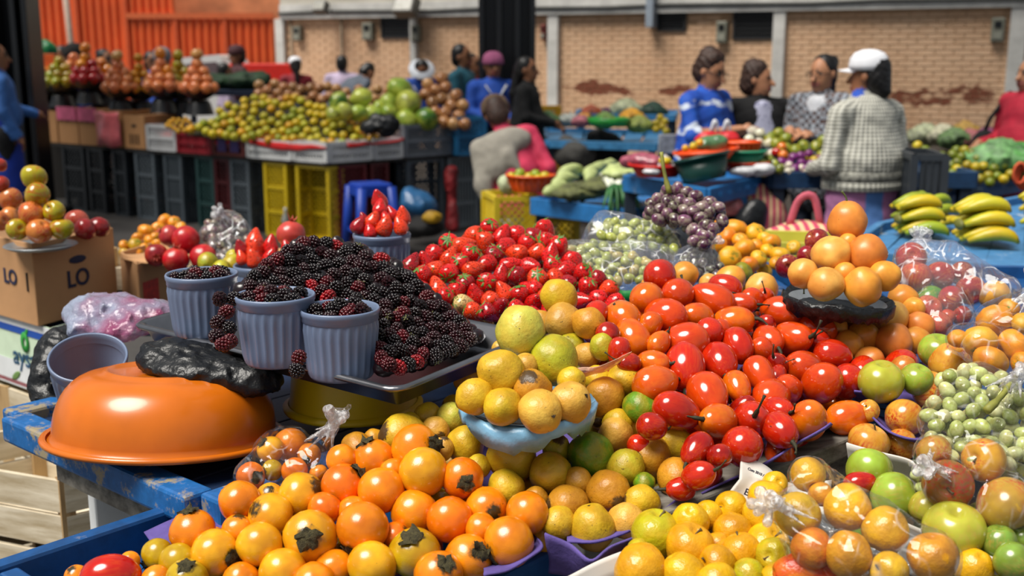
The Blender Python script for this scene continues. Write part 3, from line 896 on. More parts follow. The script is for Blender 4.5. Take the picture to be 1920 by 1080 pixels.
# ---------------------------------------------------------------- stalls of the middle distance and beyond
def hit(px, A, B):
    """plan position where the sight line of photo column px crosses the line A-B"""
    r = ray(px, 300); d = Vector((r.x, r.y)); a = Vector((A[0], A[1])); b = Vector((B[0], B[1])); e = b - a
    den = d.x * e.y - d.y * e.x
    t_ = (a.x * e.y - a.y * e.x) / den
    return d * t_
def zat(py, y):                      # height of photo row py at distance y
    r = ray(960, py); return CAMZ + r.z * y / r.y
CM = {}
def cmat(col):
    if col not in CM: CM[col] = plain('plastic_' + col.strip('#'), col, .42, .1, 6)
    return CM[col]
def crate(loc, w, d, h, rz, col, lab, bands=1, lattice=True, cell=.05, group=None, open_front=False, cat='crate'):
    """ventilated plastic crate; origin at the middle of its foot"""
    e = empty('plastic_crate', loc, lab, cat, group, rz=rz); M_ = cmat(col); b = .022
    m = MB()
    for x in (-1, 1):
        for y in (-1, 1): m.box((x * (w / 2 - b / 2), y * (d / 2 - b / 2), h / 2), (b * 1.6, b * 1.6, h))
        for z in (b / 2, h - b / 2): m.box((x * (w / 2 - b / 2), 0, z), (b, d, b * 1.5))
    for y in (-1, 1):
        for z in (b / 2, h - b / 2): m.box((0, y * (d / 2 - b / 2), z), (w, b, b * 1.5))
        for k in range(1, bands + 1):
            if not (open_front and y < 0): m.box((0, y * (d / 2 - b / 2), h * k / (bands + 1)), (w, b, b * 1.6))
    for x in (-1, 1):
        for k in range(1, bands + 1): m.box((x * (w / 2 - b / 2), 0, h * k / (bands + 1)), (b, d, b * 1.6))
    m.build('frame', M_, e)
    def panel(W, H, to):
        m = MB(); n = max(2, int((W + H) / cell))
        for s in (1, -1):
            for k in range(n):
                c = -H + (W + H) * (k + .5) / n
                pts = [(c + t_ * H, t_ * H) for t_ in (0, 1)]
                x0, x1 = c, c + H
                lo = max(0, x0); hi = min(W, x1)
                if hi - lo < .01: continue
                a = (lo, lo - c); q = (hi, hi - c)
                if s < 0: a = (W - a[0], a[1]); q = (W - q[0], q[1])
                m.beam(to(a[0] - W / 2, a[1]), to(q[0] - W / 2, q[1]), .006, .010)
        return m
    i = b * .9
    if lattice:
        if not open_front: panel(w - 2 * i, h - 2 * i, lambda x, z: Vector((x, -d / 2 + b / 2, z + i))).build('side_panel', M_, e)
        panel(w - 2 * i, h - 2 * i, lambda x, z: Vector((x, d / 2 - b / 2, z + i))).build('side_panel', M_, e)
        for q in (-1, 1): panel(d - 2 * i, h - 2 * i, lambda x, z, q=q: Vector((q * (w / 2 - b / 2), x, z + i))).build('side_panel', M_, e)
    else:
        for q in (-1, 1):
            m = MB(); n = max(3, int(w / .03))
            for k in range(n): m.box((-w / 2 + w * (k + .5) / n, q * (d / 2 - b / 2), h / 2), (w / n * .55, .008, h))
            m.build('side_panel', M_, e)
            m = MB(); n = max(3, int(d / .03))
            for k in range(n): m.box((q * (w / 2 - b / 2), -d / 2 + d * (k + .5) / n, h / 2), (.008, d / n * .55, h))
            m.build('side_panel', M_, e)
    m = MB(); m.box((0, 0, .012), (w - .02, d - .02, .012)); m.build('bottom', M_, e)
    return e
def cardbox(loc, w, d, h, rz, lab, mat=None, hole=True, name='cardboard_box'):
    e = empty(name, loc, lab, 'box', rz=rz); mt = mat or M_CARD2
    for (x, y, sx, sy) in ((0, -d / 2, w, .012), (0, d / 2, w, .012), (-w / 2, 0, .012, d - .012), (w / 2, 0, .012, d - .012)):
        m = MB(); m.box((x, y, h / 2), (sx, sy, h)); m.build('side', mt, e)
    m = MB(); m.box((0, 0, .01), (w - .03, d - .03, .012)); m.build('bottom', mt, e)
    m = MB(); m.box((0, 0, h - .015), (w - .03, d - .03, .012)); m.build('lid', mt, e)
    if hole:
        m = MB(); m.ball((0, -d / 2 - .006, h * .68), (w * .13, .003, h * .055), 12, 6); m.build('handle_hole', plain('slot_dark', '#2a1c10', .9), e)
    return e
M_CARD2 = plain('cardboard_far', '#a8794c', .85, .08, 3)
KC = Vector((aty(614, 400, 9.0).x, 9.0)); LC = Vector((aty(70, 400, 11.4).x, 11.4)); RC = Vector((aty(862, 400, 9.9).x, 9.9))
a1 = math.atan2(LC.y - KC.y, LC.x - KC.x); rz1 = a1 + math.pi          # local x along the front, -y towards the viewer
a2 = math.atan2(RC.y - KC.y, RC.x - KC.x); rz2 = a2
def inw(p, A, B, dist):              # step behind the front line
    d = (Vector((B[0], B[1])) - Vector((A[0], A[1]))).normalized(); n = Vector((-d.y, d.x)); n = n if n.y > 0 else -n
    return p + n * dist
ZT = .655
# supports: crates standing on end, their greys darkened as painted shade
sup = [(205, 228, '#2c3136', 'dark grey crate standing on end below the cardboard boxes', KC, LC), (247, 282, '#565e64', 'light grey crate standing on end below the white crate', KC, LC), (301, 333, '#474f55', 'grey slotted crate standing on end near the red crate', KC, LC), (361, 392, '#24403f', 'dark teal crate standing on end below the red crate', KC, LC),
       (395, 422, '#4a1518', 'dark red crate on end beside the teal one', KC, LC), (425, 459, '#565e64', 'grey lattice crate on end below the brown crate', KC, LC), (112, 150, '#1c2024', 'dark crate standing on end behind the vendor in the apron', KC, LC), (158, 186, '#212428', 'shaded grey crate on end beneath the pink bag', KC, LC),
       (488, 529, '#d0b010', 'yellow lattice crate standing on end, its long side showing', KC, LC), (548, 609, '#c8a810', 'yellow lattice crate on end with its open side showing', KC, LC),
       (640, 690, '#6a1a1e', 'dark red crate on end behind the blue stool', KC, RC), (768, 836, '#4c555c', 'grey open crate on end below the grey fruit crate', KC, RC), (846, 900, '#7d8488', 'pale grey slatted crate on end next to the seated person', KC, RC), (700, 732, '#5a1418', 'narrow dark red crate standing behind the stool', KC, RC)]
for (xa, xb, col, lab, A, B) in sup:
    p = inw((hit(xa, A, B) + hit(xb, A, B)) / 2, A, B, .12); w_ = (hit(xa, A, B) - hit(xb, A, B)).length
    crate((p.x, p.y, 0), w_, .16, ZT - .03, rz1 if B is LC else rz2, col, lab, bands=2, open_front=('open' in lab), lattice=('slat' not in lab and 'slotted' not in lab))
# table boards across the crates
for (A, B, rz, nm) in ((KC, LC, rz1, 'plank shelf across the crates under the boxes'), (KC, RC, rz2, 'plank shelf across the crates under the grey fruit crate')):
    mid = inw((A + B) / 2, A, B, .62); L = (B - A).length
    m = MB(); m.box((0, 0, 0), (L, 1.2, .03)); o = m.build('stall_shelf', plain('shelf_dark', '#2a2622', .8), None); o.location = (mid.x, mid.y, ZT - .012); o.rotation_euler = (0, 0, rz); tag(o, nm, 'shelf')
# black sheet added behind the supports in place of the shade there
for (A, B, nm) in ((KC, LC, 'black sheet standing in for shade behind the crates under the boxes'), (KC, RC, 'black sheet standing in for shade behind the crates by the stool')):
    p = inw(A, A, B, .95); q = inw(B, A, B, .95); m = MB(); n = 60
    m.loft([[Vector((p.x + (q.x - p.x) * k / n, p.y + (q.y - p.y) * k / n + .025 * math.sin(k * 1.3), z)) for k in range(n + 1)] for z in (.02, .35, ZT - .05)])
    one('shade_sheet', m, plain('cloth_black', '#0c0c0e', .9), nm, 'cloth', solid=.004)
# cardboard boxes in the row
for (xa, xb, yt, lab) in ((73, 110, 209, 'plain cardboard box at the far end of the fruit stall'), (112, 149, 204, 'cardboard box with pink paper along its top, further one'), (150, 187, 206, 'cardboard box with pink paper along its top, next to the pink bag'), (189, 231, 208, 'cardboard box behind the hanging pink bag'), (233, 273, 217, 'cardboard box with slotted front, beside the white crate')):
    a = hit(xa, KC, LC); b = hit(xb, KC, LC); p = inw((a + b) / 2, KC, LC, .2); w_ = (a - b).length * .97
    h_ = zat(yt, (a.y + b.y) / 2) - ZT
    e = cardbox((p.x, p.y, ZT + .004), w_, .36, h_, rz1, lab)
    if 'pink paper' in lab:
        m = MB(); m.box((0, -.195, h_ - .05), (w_ * .98, .012, .13)); m.jitter(.006, 9); m.build('paper_edge', plain('paper_pink', '#c4587a', .7, .2, 9), e)
    if 'slotted' in lab:
        for k in (-1, 0, 1):
            m = MB(); m.box((k * w_ * .17, -.19, h_ * .28), (.018, .006, h_ * .3)); m.build('slot', plain('slot_dark', '#2a1c10'), e)
a = hit(188, KC, LC); b = hit(231, KC, LC); p = inw((a + b) / 2, KC, LC, -.03)
m = MB(); L = (a - b).length; d_ = (b - a).normalized()
m.loft([[Vector((a.x + d_.x * L * k / 10, a.y + d_.y * L * k / 10 - .04 - .03 * math.sin(k * .31), z)) for k in range(11)] for z in (.68, .76, .86, .95, 1.0)]); m.jitter(.03, 9)
one('pink_bag', m, plain('bag_pink', '#d8696e', .35, .25, 7, coat=.2), 'translucent pink plastic bag hanging over the cardboard boxes', 'bag', solid=.01)
# crates of fruit on the shelf
for (xa, xb, yt, yb, col, lab, A, B) in ((276, 331, 236, 288, '#b8b8b8', 'white plastic crate beside the slotted cardboard box', KC, LC), (332, 396, 250, 300, '#8a1a24', 'crimson plastic crate in the stall front', KC, LC), (398, 459, 256, 303, '#6a2a22', 'brown plastic crate with purple panels', KC, LC),
       (461, 546, 265, 308, '#d4d4d2', 'white plastic crate under the greenish oranges', KC, LC), (548, 612, 268, 309, '#cfcfcd', 'white plastic crate at the corner of the stall', KC, LC), (616, 700, 268, 308, '#d2d2d0', 'white plastic crate just round the stall corner', KC, RC), (702, 757, 262, 304, '#c9c9c8', 'white plastic crate next to the grey one', KC, RC), (759, 860, 234, 296, '#70757c', 'large grey plastic crate of big papayas', KC, RC)):
    a = hit(xa, A, B); b = hit(xb, A, B); p = inw((a + b) / 2, A, B, .19); w_ = (a - b).length * .97
    h_ = zat(yt, (a.y + b.y) / 2) - ZT
    e = crate((p.x, p.y, ZT + .004), w_, .36, h_, rz1 if B is LC else rz2, col, lab, bands=1, lattice=('grey plastic' in lab), cell=.04)
    if 'brown' in lab:
        for k in (-1, 1):
            m = MB(); m.box((k * w_ * .2, -.185, h_ * .5), (w_ * .26, .008, h_ * .6)); m.build('purple_panel', plain('panel_purple', '#4a3a7a', .5), e)
# red film over the crate edges
M_RED = plain('film_red', '#c41c1c', .35, .15, 8, coat=.2)
def rib(pts, lab):
    m = MB(); m.loft([spline(q, 16) for q in pts], sub=2); m.jitter(.012, 7, len(lab)); one('red_sheet', m, M_RED, lab, 'plastic sheet', solid=.004)
fr = lambda x, y, d=0: at(x, y, hit(x, KC, LC).y * 1.0 + .0 - .05 + d)
rib([[fr(396, 256, .25), fr(470, 252, .3), fr(560, 262, .25), fr(612, 268, .25)], [fr(396, 266), fr(460, 262), fr(540, 270), fr(612, 275)], [fr(398, 270), fr(465, 268), fr(527, 292 - 10), fr(612, 278)]], 'red plastic sheet along the front of the oranges')
fr2 = lambda x, y, d=0: at(x, y, hit(x, KC, RC).y * 1.0 - .05 + d)
rib([[fr2(650, 262, .3), fr2(700, 262, .3), fr2(755, 252, .3)], [fr2(650, 268), fr2(700, 268), fr2(757, 260)], [fr2(652, 276), fr2(700, 272), fr2(757, 264)]], 'red plastic sheet over the white crates round the corner')
rib([[fr(283, 232, .2), fr(305, 235, .2), fr(330, 240, .2)], [fr(276, 235), fr(305, 243), fr(330, 248)], [fr(278, 240), fr(312, 262), fr(330, 250)]], 'red plastic scrap hanging over the white crate')
# fruit towers on black bowls
M_BBOWL = plain('bowl_black', '#0e0e11', .35, .2)
BOWL = MB().lathe([(.002, 0), (.07, 0), (.12, .03), (.15, .085), (.156, .09), (.146, .088), (.115, .035), (.002, .012)], 24).mesh('bowl', M_BBOWL)
PED = MB().lathe([(.13, 0), (.12, .02), (.10, .10), (.08, .13), (.002, .13)], 24).mesh('basin', M_BBOWL)
OR = {'y': ('#b0a818', 'yellow green'), 'p': ('#f0985a', 'peach red'), 'r': ('#b01c26', 'dark red'), 'o': ('#f09a1c', 'orange'), 'g': ('#9cac24', 'green yellow'), 'c': ('#ecb468', 'cream orange')}
tw = [(80, 160, 'y', 'y', 3, 'yellow green'), (104, 158, 'c', 'o', 3, 'cream and orange'), (126, 152, 'g', 'y', 4, 'green'), (153, 146, 'r', 'p', 4, 'dark red with a rosy top'), (176, 146, 'r', 'o', 5, 'dark red with an orange top'), (203, 155, 'p', 'o', 4, 'peach red'), (234, 162, 'p', 'c', 5, 'rosy cream'), (272, 165, 'o', 'o', 5, 'orange tangerine'), (313, 160, 'p', 'o', 5, 'peach and cream'), (345, 163, 'g', 'y', 5, 'yellow green with tall top'), (380, 163, 'p', 'c', 5, 'rosy orange')]
for i, (px, py, c1, c2, n, word) in enumerate(tw):
    back = .45 if i % 2 else .25
    pp = hit(px, inw(KC, KC, LC, back), inw(LC, KC, LC, back)); zt = zat(py + 10, pp.y)
    o = ob('basin', PED, None, (pp.x, pp.y, zt - .20), None, (1, 1, 1)); tag(o, 'upturned black basin carrying the %s fruit tower' % word, 'basin', 'black basins under the fruit towers')
    o = ob('bowl', BOWL, None, (pp.x, pp.y, zt - .065)); tag(o, 'black bowl holding the %s fruit tower' % word, 'bowl', 'black bowls of the fruit towers')
    R_ = .055; z = zt + .045; r_ = random.Random(i)
    for lay, (cnt, rr) in enumerate(((8, .128), (5, .084), (3, .056), (1, 0), (1, 0), (1, 0))[:n]):
        for k in range(cnt):
            a = 6.283 * k / cnt + lay
            code = c1 if lay < 2 else r_.choice((c1, c2)) if lay < n - 1 else c2
            put('orange' if c1 in 'oy' else 'apple', (pp.x + rr * math.cos(a), pp.y + rr * math.sin(a), z), R_ * (.8 if c1 == 'o' else 1), OR[code][0], '%s fruit in the %s tower' % (OR[code][1], word), 'fruit', 'fruit of the %s tower' % word, name='stacked_fruit', r_=r_, parts=['none'])
        z += .068 if lay < 3 else .09
# heap of greenish oranges
OG = {'y': ('#e6c41c', 'yellow'), 'g': ('#a2aa22', 'green'), 'o': ('#ecaa14', 'orange'), 'l': ('#cfc42a', 'yellow green')}
poly = [(355, 243), (395, 222), (430, 196), (480, 184), (560, 184), (600, 196), (640, 222), (690, 255), (688, 266), (640, 268), (560, 268), (480, 262), (400, 252)]
pts = [[x, y, 8.6, rng.choice('yyyyggllllo')] for x, y in scatter(poly, 12.2, seed=3)]
heap('orange', pts, plane3([(480, 262, 9.35), (520, 186, 10.0), (690, 262, 9.3)]), OG, '%s skinned orange in the long heap', 'orange', 'greenish oranges on the white crates', sides=('by the slotted box', 'above the brown crate', 'in the middle', 'by the papayas'), rscale=1.0, name='orange')
print('oranges', len(pts))
m = MB(); m.loft([spline([at(350, 252, 9.6), at(480, 268, 9.45), at(600, 275, 9.3), at(700, 268, 9.3)], 14), spline([at(400, 225, 10.0), at(470, 205, 10.2), at(580, 205, 10.1), at(660, 235, 9.7)], 14), spline([at(430, 235, 10.8), at(480, 235, 10.9), at(580, 235, 10.8), at(640, 235, 10.4)], 14)], sub=2)
one('sacking', m, plain('sack_dark', '#2a2410', .9), 'dark sacking beneath the heap of oranges', 'cloth', solid=.01)
for poly, sd, lab in (([(308, 240), (320, 226), (350, 222), (362, 238), (340, 248)], 2, 'tiny orange kumquat like fruit beside the slotted box'), ([(640, 215), (670, 205), (700, 240), (712, 258), (690, 262), (665, 240)], 3, 'tiny orange kumquat like fruit beside the black bag')):
    heap('orange', [[x, y, 5, 'o'] for x, y in scatter(poly, 7.5, seed=sd)], plane3([(310, 240, 9.9), (340, 225, 10.1), (700, 250, 9.25)]), OG, '%s coloured ' + lab, 'fruit', lab, name='kumquat', rscale=1.0)
PP = {'g': ('#86a83a', 'pale green'), 'd': ('#3f7a1c', 'dark green'), 'l': ('#a2b04a', 'yellow green')}
heap('papaya', conv(440, 0, [(1060, 578, 78, 'g', {'label': 'pale green papaya topmost of its heap'}), (1115, 665, 84, 'l'), (815, 632, 64, 'l'), (665, 655, 58, 'd'), (985, 660, 56, 'g'), (712, 715, 52, 'l'), (795, 728, 56, 'g'), (880, 735, 60, 'g'), (1105, 770, 62, 'g'), (1235, 768, 74, 'd', {'label': 'dark green papaya lowest in the grey crate'}), (630, 728, 42, 'l'), (990, 720, 52, 'g'), (930, 690, 44, 'g')]),
     plane3([(700, 215, 9.5), (790, 225, 9.6), (750, 165, 9.8)]), PP, '%s papaya in the heap beside the oranges', 'papaya', 'papayas beside the oranges', rscale=1.0)
GD = {'b': ('#a8682c', 'brown orange'), 'l': ('#b98a4c', 'light brown'), 'd': ('#8a5a20', 'dark brown')}
pts = [[x, y, 10, rng.choice('bld')] for x, y in scatter([(480, 200), (478, 160), (510, 155), (560, 165), (600, 160), (700, 165), (735, 172), (730, 185), (620, 190), (560, 192)], 15, seed=5)]
heap('granadilla', pts, plane3([(500, 190, 10.5), (700, 185, 10.3), (600, 160, 10.7)]), GD, '%s granadilla in the low row behind the oranges', 'granadilla', 'granadillas behind the oranges', rscale=1.0)
pts = [[x, y, 12, rng.choice('bbld')] for x, y in scatter([(795, 165), (825, 140), (845, 150), (870, 200), (878, 235), (835, 232), (815, 210), (800, 195)], 17, seed=6)]
heap('granadilla', pts, plane3([(800, 190, 9.9), (870, 220, 9.75), (830, 150, 10.1)]), GD, '%s granadilla in the tall pile at the end of the stall', 'granadilla', 'granadillas at the end of the stall', rscale=1.0)
lump('black_bag', [pe(725, 235, 9.15, (.12, .1, .10)), pe(690, 240, 9.15, (.08, .08, .06)), pe(705, 222, 9.15, (.05, .05, .06))], .014, M_BLKBAG, 'knotted black plastic bag lying on the oranges by the papayas', 'bag', .05, crumple(22, .012, 34, .02))
# ---- blue stool and litter on the floor
def stool(px0, px1, pyt, pyb, Y, col, lab):
    e0 = aty((px0 + px1) / 2, pyb, Y); h = zat(pyt, Y); w_ = aty(px1, 400, Y).x - aty(px0, 400, Y).x
    e = empty('plastic_stool', Vector((e0.x, Y, 0)), lab, 'stool', rz=.5); M_ = cmat(col)
    w_ *= .72
    m = MB(); m.box((0, 0, h - .02), (w_ * .82, w_ * .82, .04)); m.build('seat', M_, e, bevel=.02)
    m = MB()
    for s in (-1, 1): m.box((s * w_ * .42, 0, h - .06), (.015, w_ * .75, .06)); m.box((0, s * w_ * .42, h - .06), (w_ * .75, .015, .06))
    m.build('apron', M_, e)
    for x in (-1, 1):
        for y in (-1, 1):
            m = MB(); m.tube([(x * w_ * .36, y * w_ * .36, h - .03), (x * w_ * .5, y * w_ * .5, 0)], [.045, .03], 8); m.build('leg', M_, e)
    m = MB()
    for s in (-1, 1): m.box((s * w_ * .46, 0, h * .35), (.012, w_ * .85, .03)); m.box((0, s * w_ * .46, h * .35), (w_ * .85, .012, .03))
    m.build('stretcher', M_, e)
stool(642, 752, 342, 452, 8.55, '#123fa8', 'bright blue plastic stool in front of the dark crates')
lump('blue_bag', [pe(785, 385, 9.0, (.16, .15, .12)), pe(765, 375, 9.0, (.08, .1, .12))], .02, plain('bag_blue', '#2f6a9c', .35, .2, 8, coat=.2), 'blue plastic bag slumped under the grey crate', 'bag', .06, crumple(16, .015, 26, .02))
lump('dark_bundle', [pe(795, 425, 8.6, (.16, .14, .09)), pe(770, 430, 8.6, (.1, .1, .07))], .02, plain('bundle_dark', '#161414', .8), 'dark cloth bundle on the floor by the stool', 'bundle', .05, crumple(16, .012, 26, .02))
lump('yellow_bundle', [pe(810, 408, 8.5, (.08, .07, .055))], .012, plain('bundle_yellow', '#c89a1c', .6, .3, 12), 'yellow cloth bundle lying on the dark one', 'bundle', .04, crumple(24, .01, 40, .012))
lump('red_bundle', [pe(845, 335, 9.75, (.06, .06, .10)), pe(850, 320, 9.75, (.05, .05, .05)), pe(846, 362, 9.75, (.05, .05, .14)), pe(848, 405, 9.75, (.06, .06, .14)), pe(848, 425, 9.75, (.06, .06, .06))], .012, plain('bundle_red', '#8a1c20', .6, .3, 12), 'red and green bundle hanging between the crates by the seated person', 'bundle', .04, crumple(24, .01, 40, .012))
e = empty('soda_bottle', atz(537, 447, 0.0), 'clear plastic bottle with a red label inside the yellow crate', 'bottle')
m = MB(); m.lathe([(.002, 0), (.03, 0), (.034, .02), (.034, .16), (.02, .2), (.012, .22), (.012, .25), (.002, .25)], 16); m.build('bottle_body', plain('bottle_clear', '#9a9a94', .2), e)
m = MB(); m.lathe([(.035, .06), (.035, .14)], 16); m.build('label_band', plain('box_red', '#7a2a22'), e)
m = MB(); m.lathe([(.014, .235), (.014, .26), (.002, .26)], 12); m.build('cap', cmat('#c9c9c8'), e)
# ---- greens table and dark heap behind the fruit stall
lump('leafy_greens', [pe(415, 152, 11.6, (.3, .2, .09)), pe(460, 152, 11.4, (.25, .2, .11)), pe(485, 150, 11.4, (.15, .15, .1))], .03, plain('greens_dark', '#1c3a1c', .7, .4, 9), 'dark heap of leafy greens behind the fruit towers', 'vegetables', .06, crumple(14, .03, 24, .05))
m = MB(); gt = at(450, 172, 11.5); m.box(gt, (1.3, .9, .05))
for q in ((-.6, -.4), (.6, -.4), (-.6, .4), (.6, .4)): m.box((gt.x + q[0], gt.y + q[1], gt.z / 2 - .01), (.05, .05, gt.z - .03))
one('greens_table', m, plain('table_navy', '#12233c', .6), 'dark blue table under the leafy greens', 'table')
# ---- seated end: blue tray at the end of the stall
p = at(872, 262, 9.9); crate((p.x, p.y, p.z - .12), .28, .3, .32, .4, '#1f6a98', 'blue plastic crate standing at the end of the fruit stall')
# ---- vegetable table in the middle
MB_BLUE = worn_paint('blue_mid', '#1f6aa8', '#6a7a8a', .5, .62, .7, 4)
def blue_table(name, lab, corners, z, h=.10, legs=True, mat=None, cat='table'):
    """corners: four plan points; board rim, plank top, legs"""
    C_ = [Vector((c.x, c.y, 0)) for c in corners]; c0 = sum(C_, Vector()) / 4; mt = mat or MB_BLUE
    e = empty(name, c0, lab, cat); Z = Vector((0, 0, 1))
    for i in range(4):
        p, q = C_[i], C_[(i + 1) % 4]; m = WMB(); m.beam(p + Z * (z - h / 2), q + Z * (z - h / 2), .03, h); m.build('rail', mt, e, bevel=.004)
    n = 6
    for k in range(n):
        a = C_[0].lerp(C_[1], (k + .5) / n); b = C_[3].lerp(C_[2], (k + .5) / n); w_ = (C_[1] - C_[0]).length / n * .97
        m = WMB(); m.beam(a + Z * (z - .04), b + Z * (z - .04), w_, .02); m.build('plank', mt, e)
    if legs:
        for p in C_:
            q = p.lerp(c0, .08); m = WMB(); m.box(q + Z * ((z - .06) / 2), (.06, .06, z - .06)); m.build('leg', plain('leg_dark', '#1c2a3a', .7), e)
    return e
vz = .66
vA = atz(997, 371, vz); vB = atz(1118, 385, vz); vd = (vB - vA); vn = Vector((-vd.y, vd.x, 0)).normalized(); vn = vn if vn.y > 0 else -vn
vB2 = vA + vd * 1.5
blue_table('vegetable_table', 'bright blue table of maize and scallions beside the yellow crates', [vA, vB2, vB2 + vn * 1.2, vA + vn * 1.2], vz)
p = atz(958, 470, 0.0)
p1 = at(960, 430, 7.1)
crate((p1.x, 7.0, 0), .30, .36, zat(365, 6.95), .25, '#d8bc28', 'yellow lattice crate standing on end under the basket of limes', bands=1, cell=.045)
p1 = at(1035, 430, 7.1)
crate((p1.x, 7.15, 0), .26, .34, .5, .25, '#c8ac20', 'yellow lattice crate under the blue vegetable table', bands=1, cell=.045)
M_ORB = plain('basket_orange', '#e0500e', .4, .1)
BKS = [1.0]
def basket(name, c, R_, h, mat, lab, ribs=20, cat='basket', tilt=(0, 0, 0), sy=1.0, base=.72):
    R_ *= BKS[0]; h *= BKS[0]
    e = empty(name, c, lab, cat); e.rotation_euler = tilt
    m = MB(); m.lathe([(R_ * base, 0), (R_ * (base + .04), .01), (R_ * .98, h), (R_ * .95, h - .004), (R_ * base * .97, .014), (.002, .012)], 40, sy=sy); m.build('wall', mat, e)
    m = MB(); m.lathe([(R_ * .97, h - .01), (R_ * 1.05, h - .006), (R_ * 1.05, h + .004), (R_ * .97, h + .006)], 40, sy=sy); m.build('rim', mat, e)
    if ribs:
        m = MB()
        for k in range(ribs):
            a = 6.283 * k / ribs; d = Vector((math.cos(a), math.sin(a) * sy, 0)); m.beam(d * R_ * (base + .03) + Vector((0, 0, .01)), d * R_ * 1.0 + Vector((0, 0, h - .01)), .012, .008)
        m.build('ribs', mat, e)
    return e
bp = at(995, 352, 6.95)
basket('fruit_basket', bp - Vector((0, 0, .02)), .15, .10, M_ORB, 'small orange lattice basket of limes on the table corner')
LMc = {'g': ('#8fa61c', 'green'), 'y': ('#c8b81c', 'yellow')}
heap('orange', conv(880, 240, [(325, 295, 36, 'g'), (425, 300, 34, 'g'), (270, 312, 28, 'y'), (385, 320, 36, 'y'), (485, 312, 34, 'y'), (310, 318, 30, 'g'), (440, 325, 30, 'y')]), plane3([(960, 330, 6.95), (1020, 330, 6.95), (990, 322, 7.0)]), LMc, '%s lime in the orange basket', 'lime', 'limes in the orange basket', name='lime', rscale=1.0)
lump('cabbage', [pe(950, 345, 7.1, (.06, .06, .07))], .01, plain('cabbage_pale', '#b5c09a', .6, .25, 20), 'pale cabbage behind the orange basket', 'cabbage', .03, crumple(40, .005, 60, .008))
# maize cobs in husks, scallions, herb bundles
M_HUSK = plain('husk', '#b3bf7c', .6, .25, 9); M_HERB = plain('herb', '#5a5e34', .8, .4, 14); M_SCAL = plain('scallion_green', '#2f6a34', .5, .3, 8); M_WROOT = plain('scallion_white', '#d9dcc8', .5, .12)
def cob(a, b, r_, lab):
    m = MB(); P_ = spline([a, Vector(a).lerp(b, .5) + Vector((0, 0, .02)), b], 9); m.tube(P_, [r_ * q for q in (.35, .8, 1, 1.05, 1, .9, .7, .45, .15)], 9); m.jitter(.006, 16, r_ * 99)
    one('maize_cob', m, M_HUSK, lab, 'maize', 'maize cobs in pale husks')
for k, (x0, y0, x1, y1) in enumerate(((1045, 335, 1092, 312), (1035, 348, 1085, 332), (1095, 330, 1128, 318), (1060, 330, 1100, 322), (1030, 358, 1070, 352), (1020, 362, 1055, 366), (1110, 325, 1140, 310), (1125, 318, 1160, 308), (1100, 340, 1120, 326))):
    z_ = 6.9 - (y0 - 335) * .012; cob(at(x0, y0, z_), at(x1, y1, z_ + .12), .036, 'pale green maize cob in its husk on the blue vegetable table')
for k, (x, y, rx, lab) in enumerate(((1080, 362, .18, 'olive herb bundle in front of the maize'), (1130, 350, .16, 'brown green herb bundle in the middle of the vegetable table'), (1195, 352, .17, 'dark olive herb bundle beside the scallions'), (1165, 325, .14, 'pale green bean bundle behind the maize'))):
    lump('herb_bundle', [pe(x, y, 6.6, (rx, .14, .05)), pe(x + 15, y - 8, 6.7, (rx * .7, .1, .05))], .014, M_HERB if 'pale' not in lab else M_HUSK, lab, 'herbs', .04, crumple(30, .02, 50, .03))
e = empty('scallion_bundle', at(1165, 372, 6.4), 'bundle of dark green scallions hanging over the table edge', 'scallions')
r_ = random.Random(4)
for k in range(26):
    a = at(1150 + r_.uniform(-4, 10), 352 + r_.uniform(-4, 3), 6.45); b = at(1165 + r_.uniform(-38, 45), 385 + r_.uniform(-2, 22), 6.28 + r_.uniform(-.04, .06)); mid = a.lerp(b, .45) + Vector((0, -.03, .05))
    m = WMB(); m.tube(spline([a, mid, b], 7), [.010, .012, .012, .011, .009, .006, .002], 6); m.build('leaf', M_SCAL, e)
for k in range(8):
    a = at(1150 + r_.uniform(-8, 10), 352, 6.45); b = at(1140 + r_.uniform(-22, 40), 332 + r_.uniform(-6, 6), 6.6); m = WMB(); m.tube([a, a.lerp(b, .6) + Vector((0, 0, .02)), b], [.011, .016, .010], 7); m.build('white_root', M_WROOT, e)
# raised tray with bowls
tz = .86
tA = atz(1172, 328, tz); tB = atz(1327, 353, tz); tC = atz(1430, 328, tz)
blue_table('bowl_table', 'blue table with raised rails under the coloured bowls', [tB, tC, tC + (tA - tB), tA], tz, h=.09)
M_RBOWL = plain('bowl_red', '#c4160c', .35, .1); M_GBOWL = plain('bowl_green', '#0f4038', .35, .1); M_TEAL = plain('bowl_teal', '#1f8f6c', .35, .1)
tc = lambda x, y, d: at(x, y, d)
BKS[0] = .88
basket('red_bowl', tc(1232, 330, 5.93), .17, .07, M_RBOWL, 'shallow red bowl with a bag of red onions', 0, 'bowl')
lump('onion_bag', [pe(1205, 300, 5.97, (.07, .06, .045)), pe(1180, 304, 6.02, (.06, .05, .04)), pe(1225, 304, 5.93, (.05, .05, .04))], .012, plain('net_pink', '#9a4a5c', .4, .35, 40, coat=.2), 'net bag of reddish onions in the red bowl', 'bag', .04, crumple(30, .006, 50, .008))
lump('white_bag', [pe(1255, 312, 5.88, (.07, .06, .035)), pe(1245, 300, 5.93, (.04, .04, .03))], .012, plain('bag_white', '#c9c9cc', .35, .1, 20), 'white plastic bag beside the onions in the red bowl', 'bag', .03, crumple(40, .006, 60, .01))
lump('yellow_squash', [pe(1247, 302, 5.84, (.035, .04, .022))], .008, plain('squash_yellow', '#c8b010', .4, .1), 'small yellow squash in the red bowl', 'squash', .02)
basket('green_basin', tc(1322, 338, 5.75), .165, .14, M_GBOWL, 'dark green basin tilted on the blue table', 0, 'basin', (RAD(-6), RAD(-12), 0))
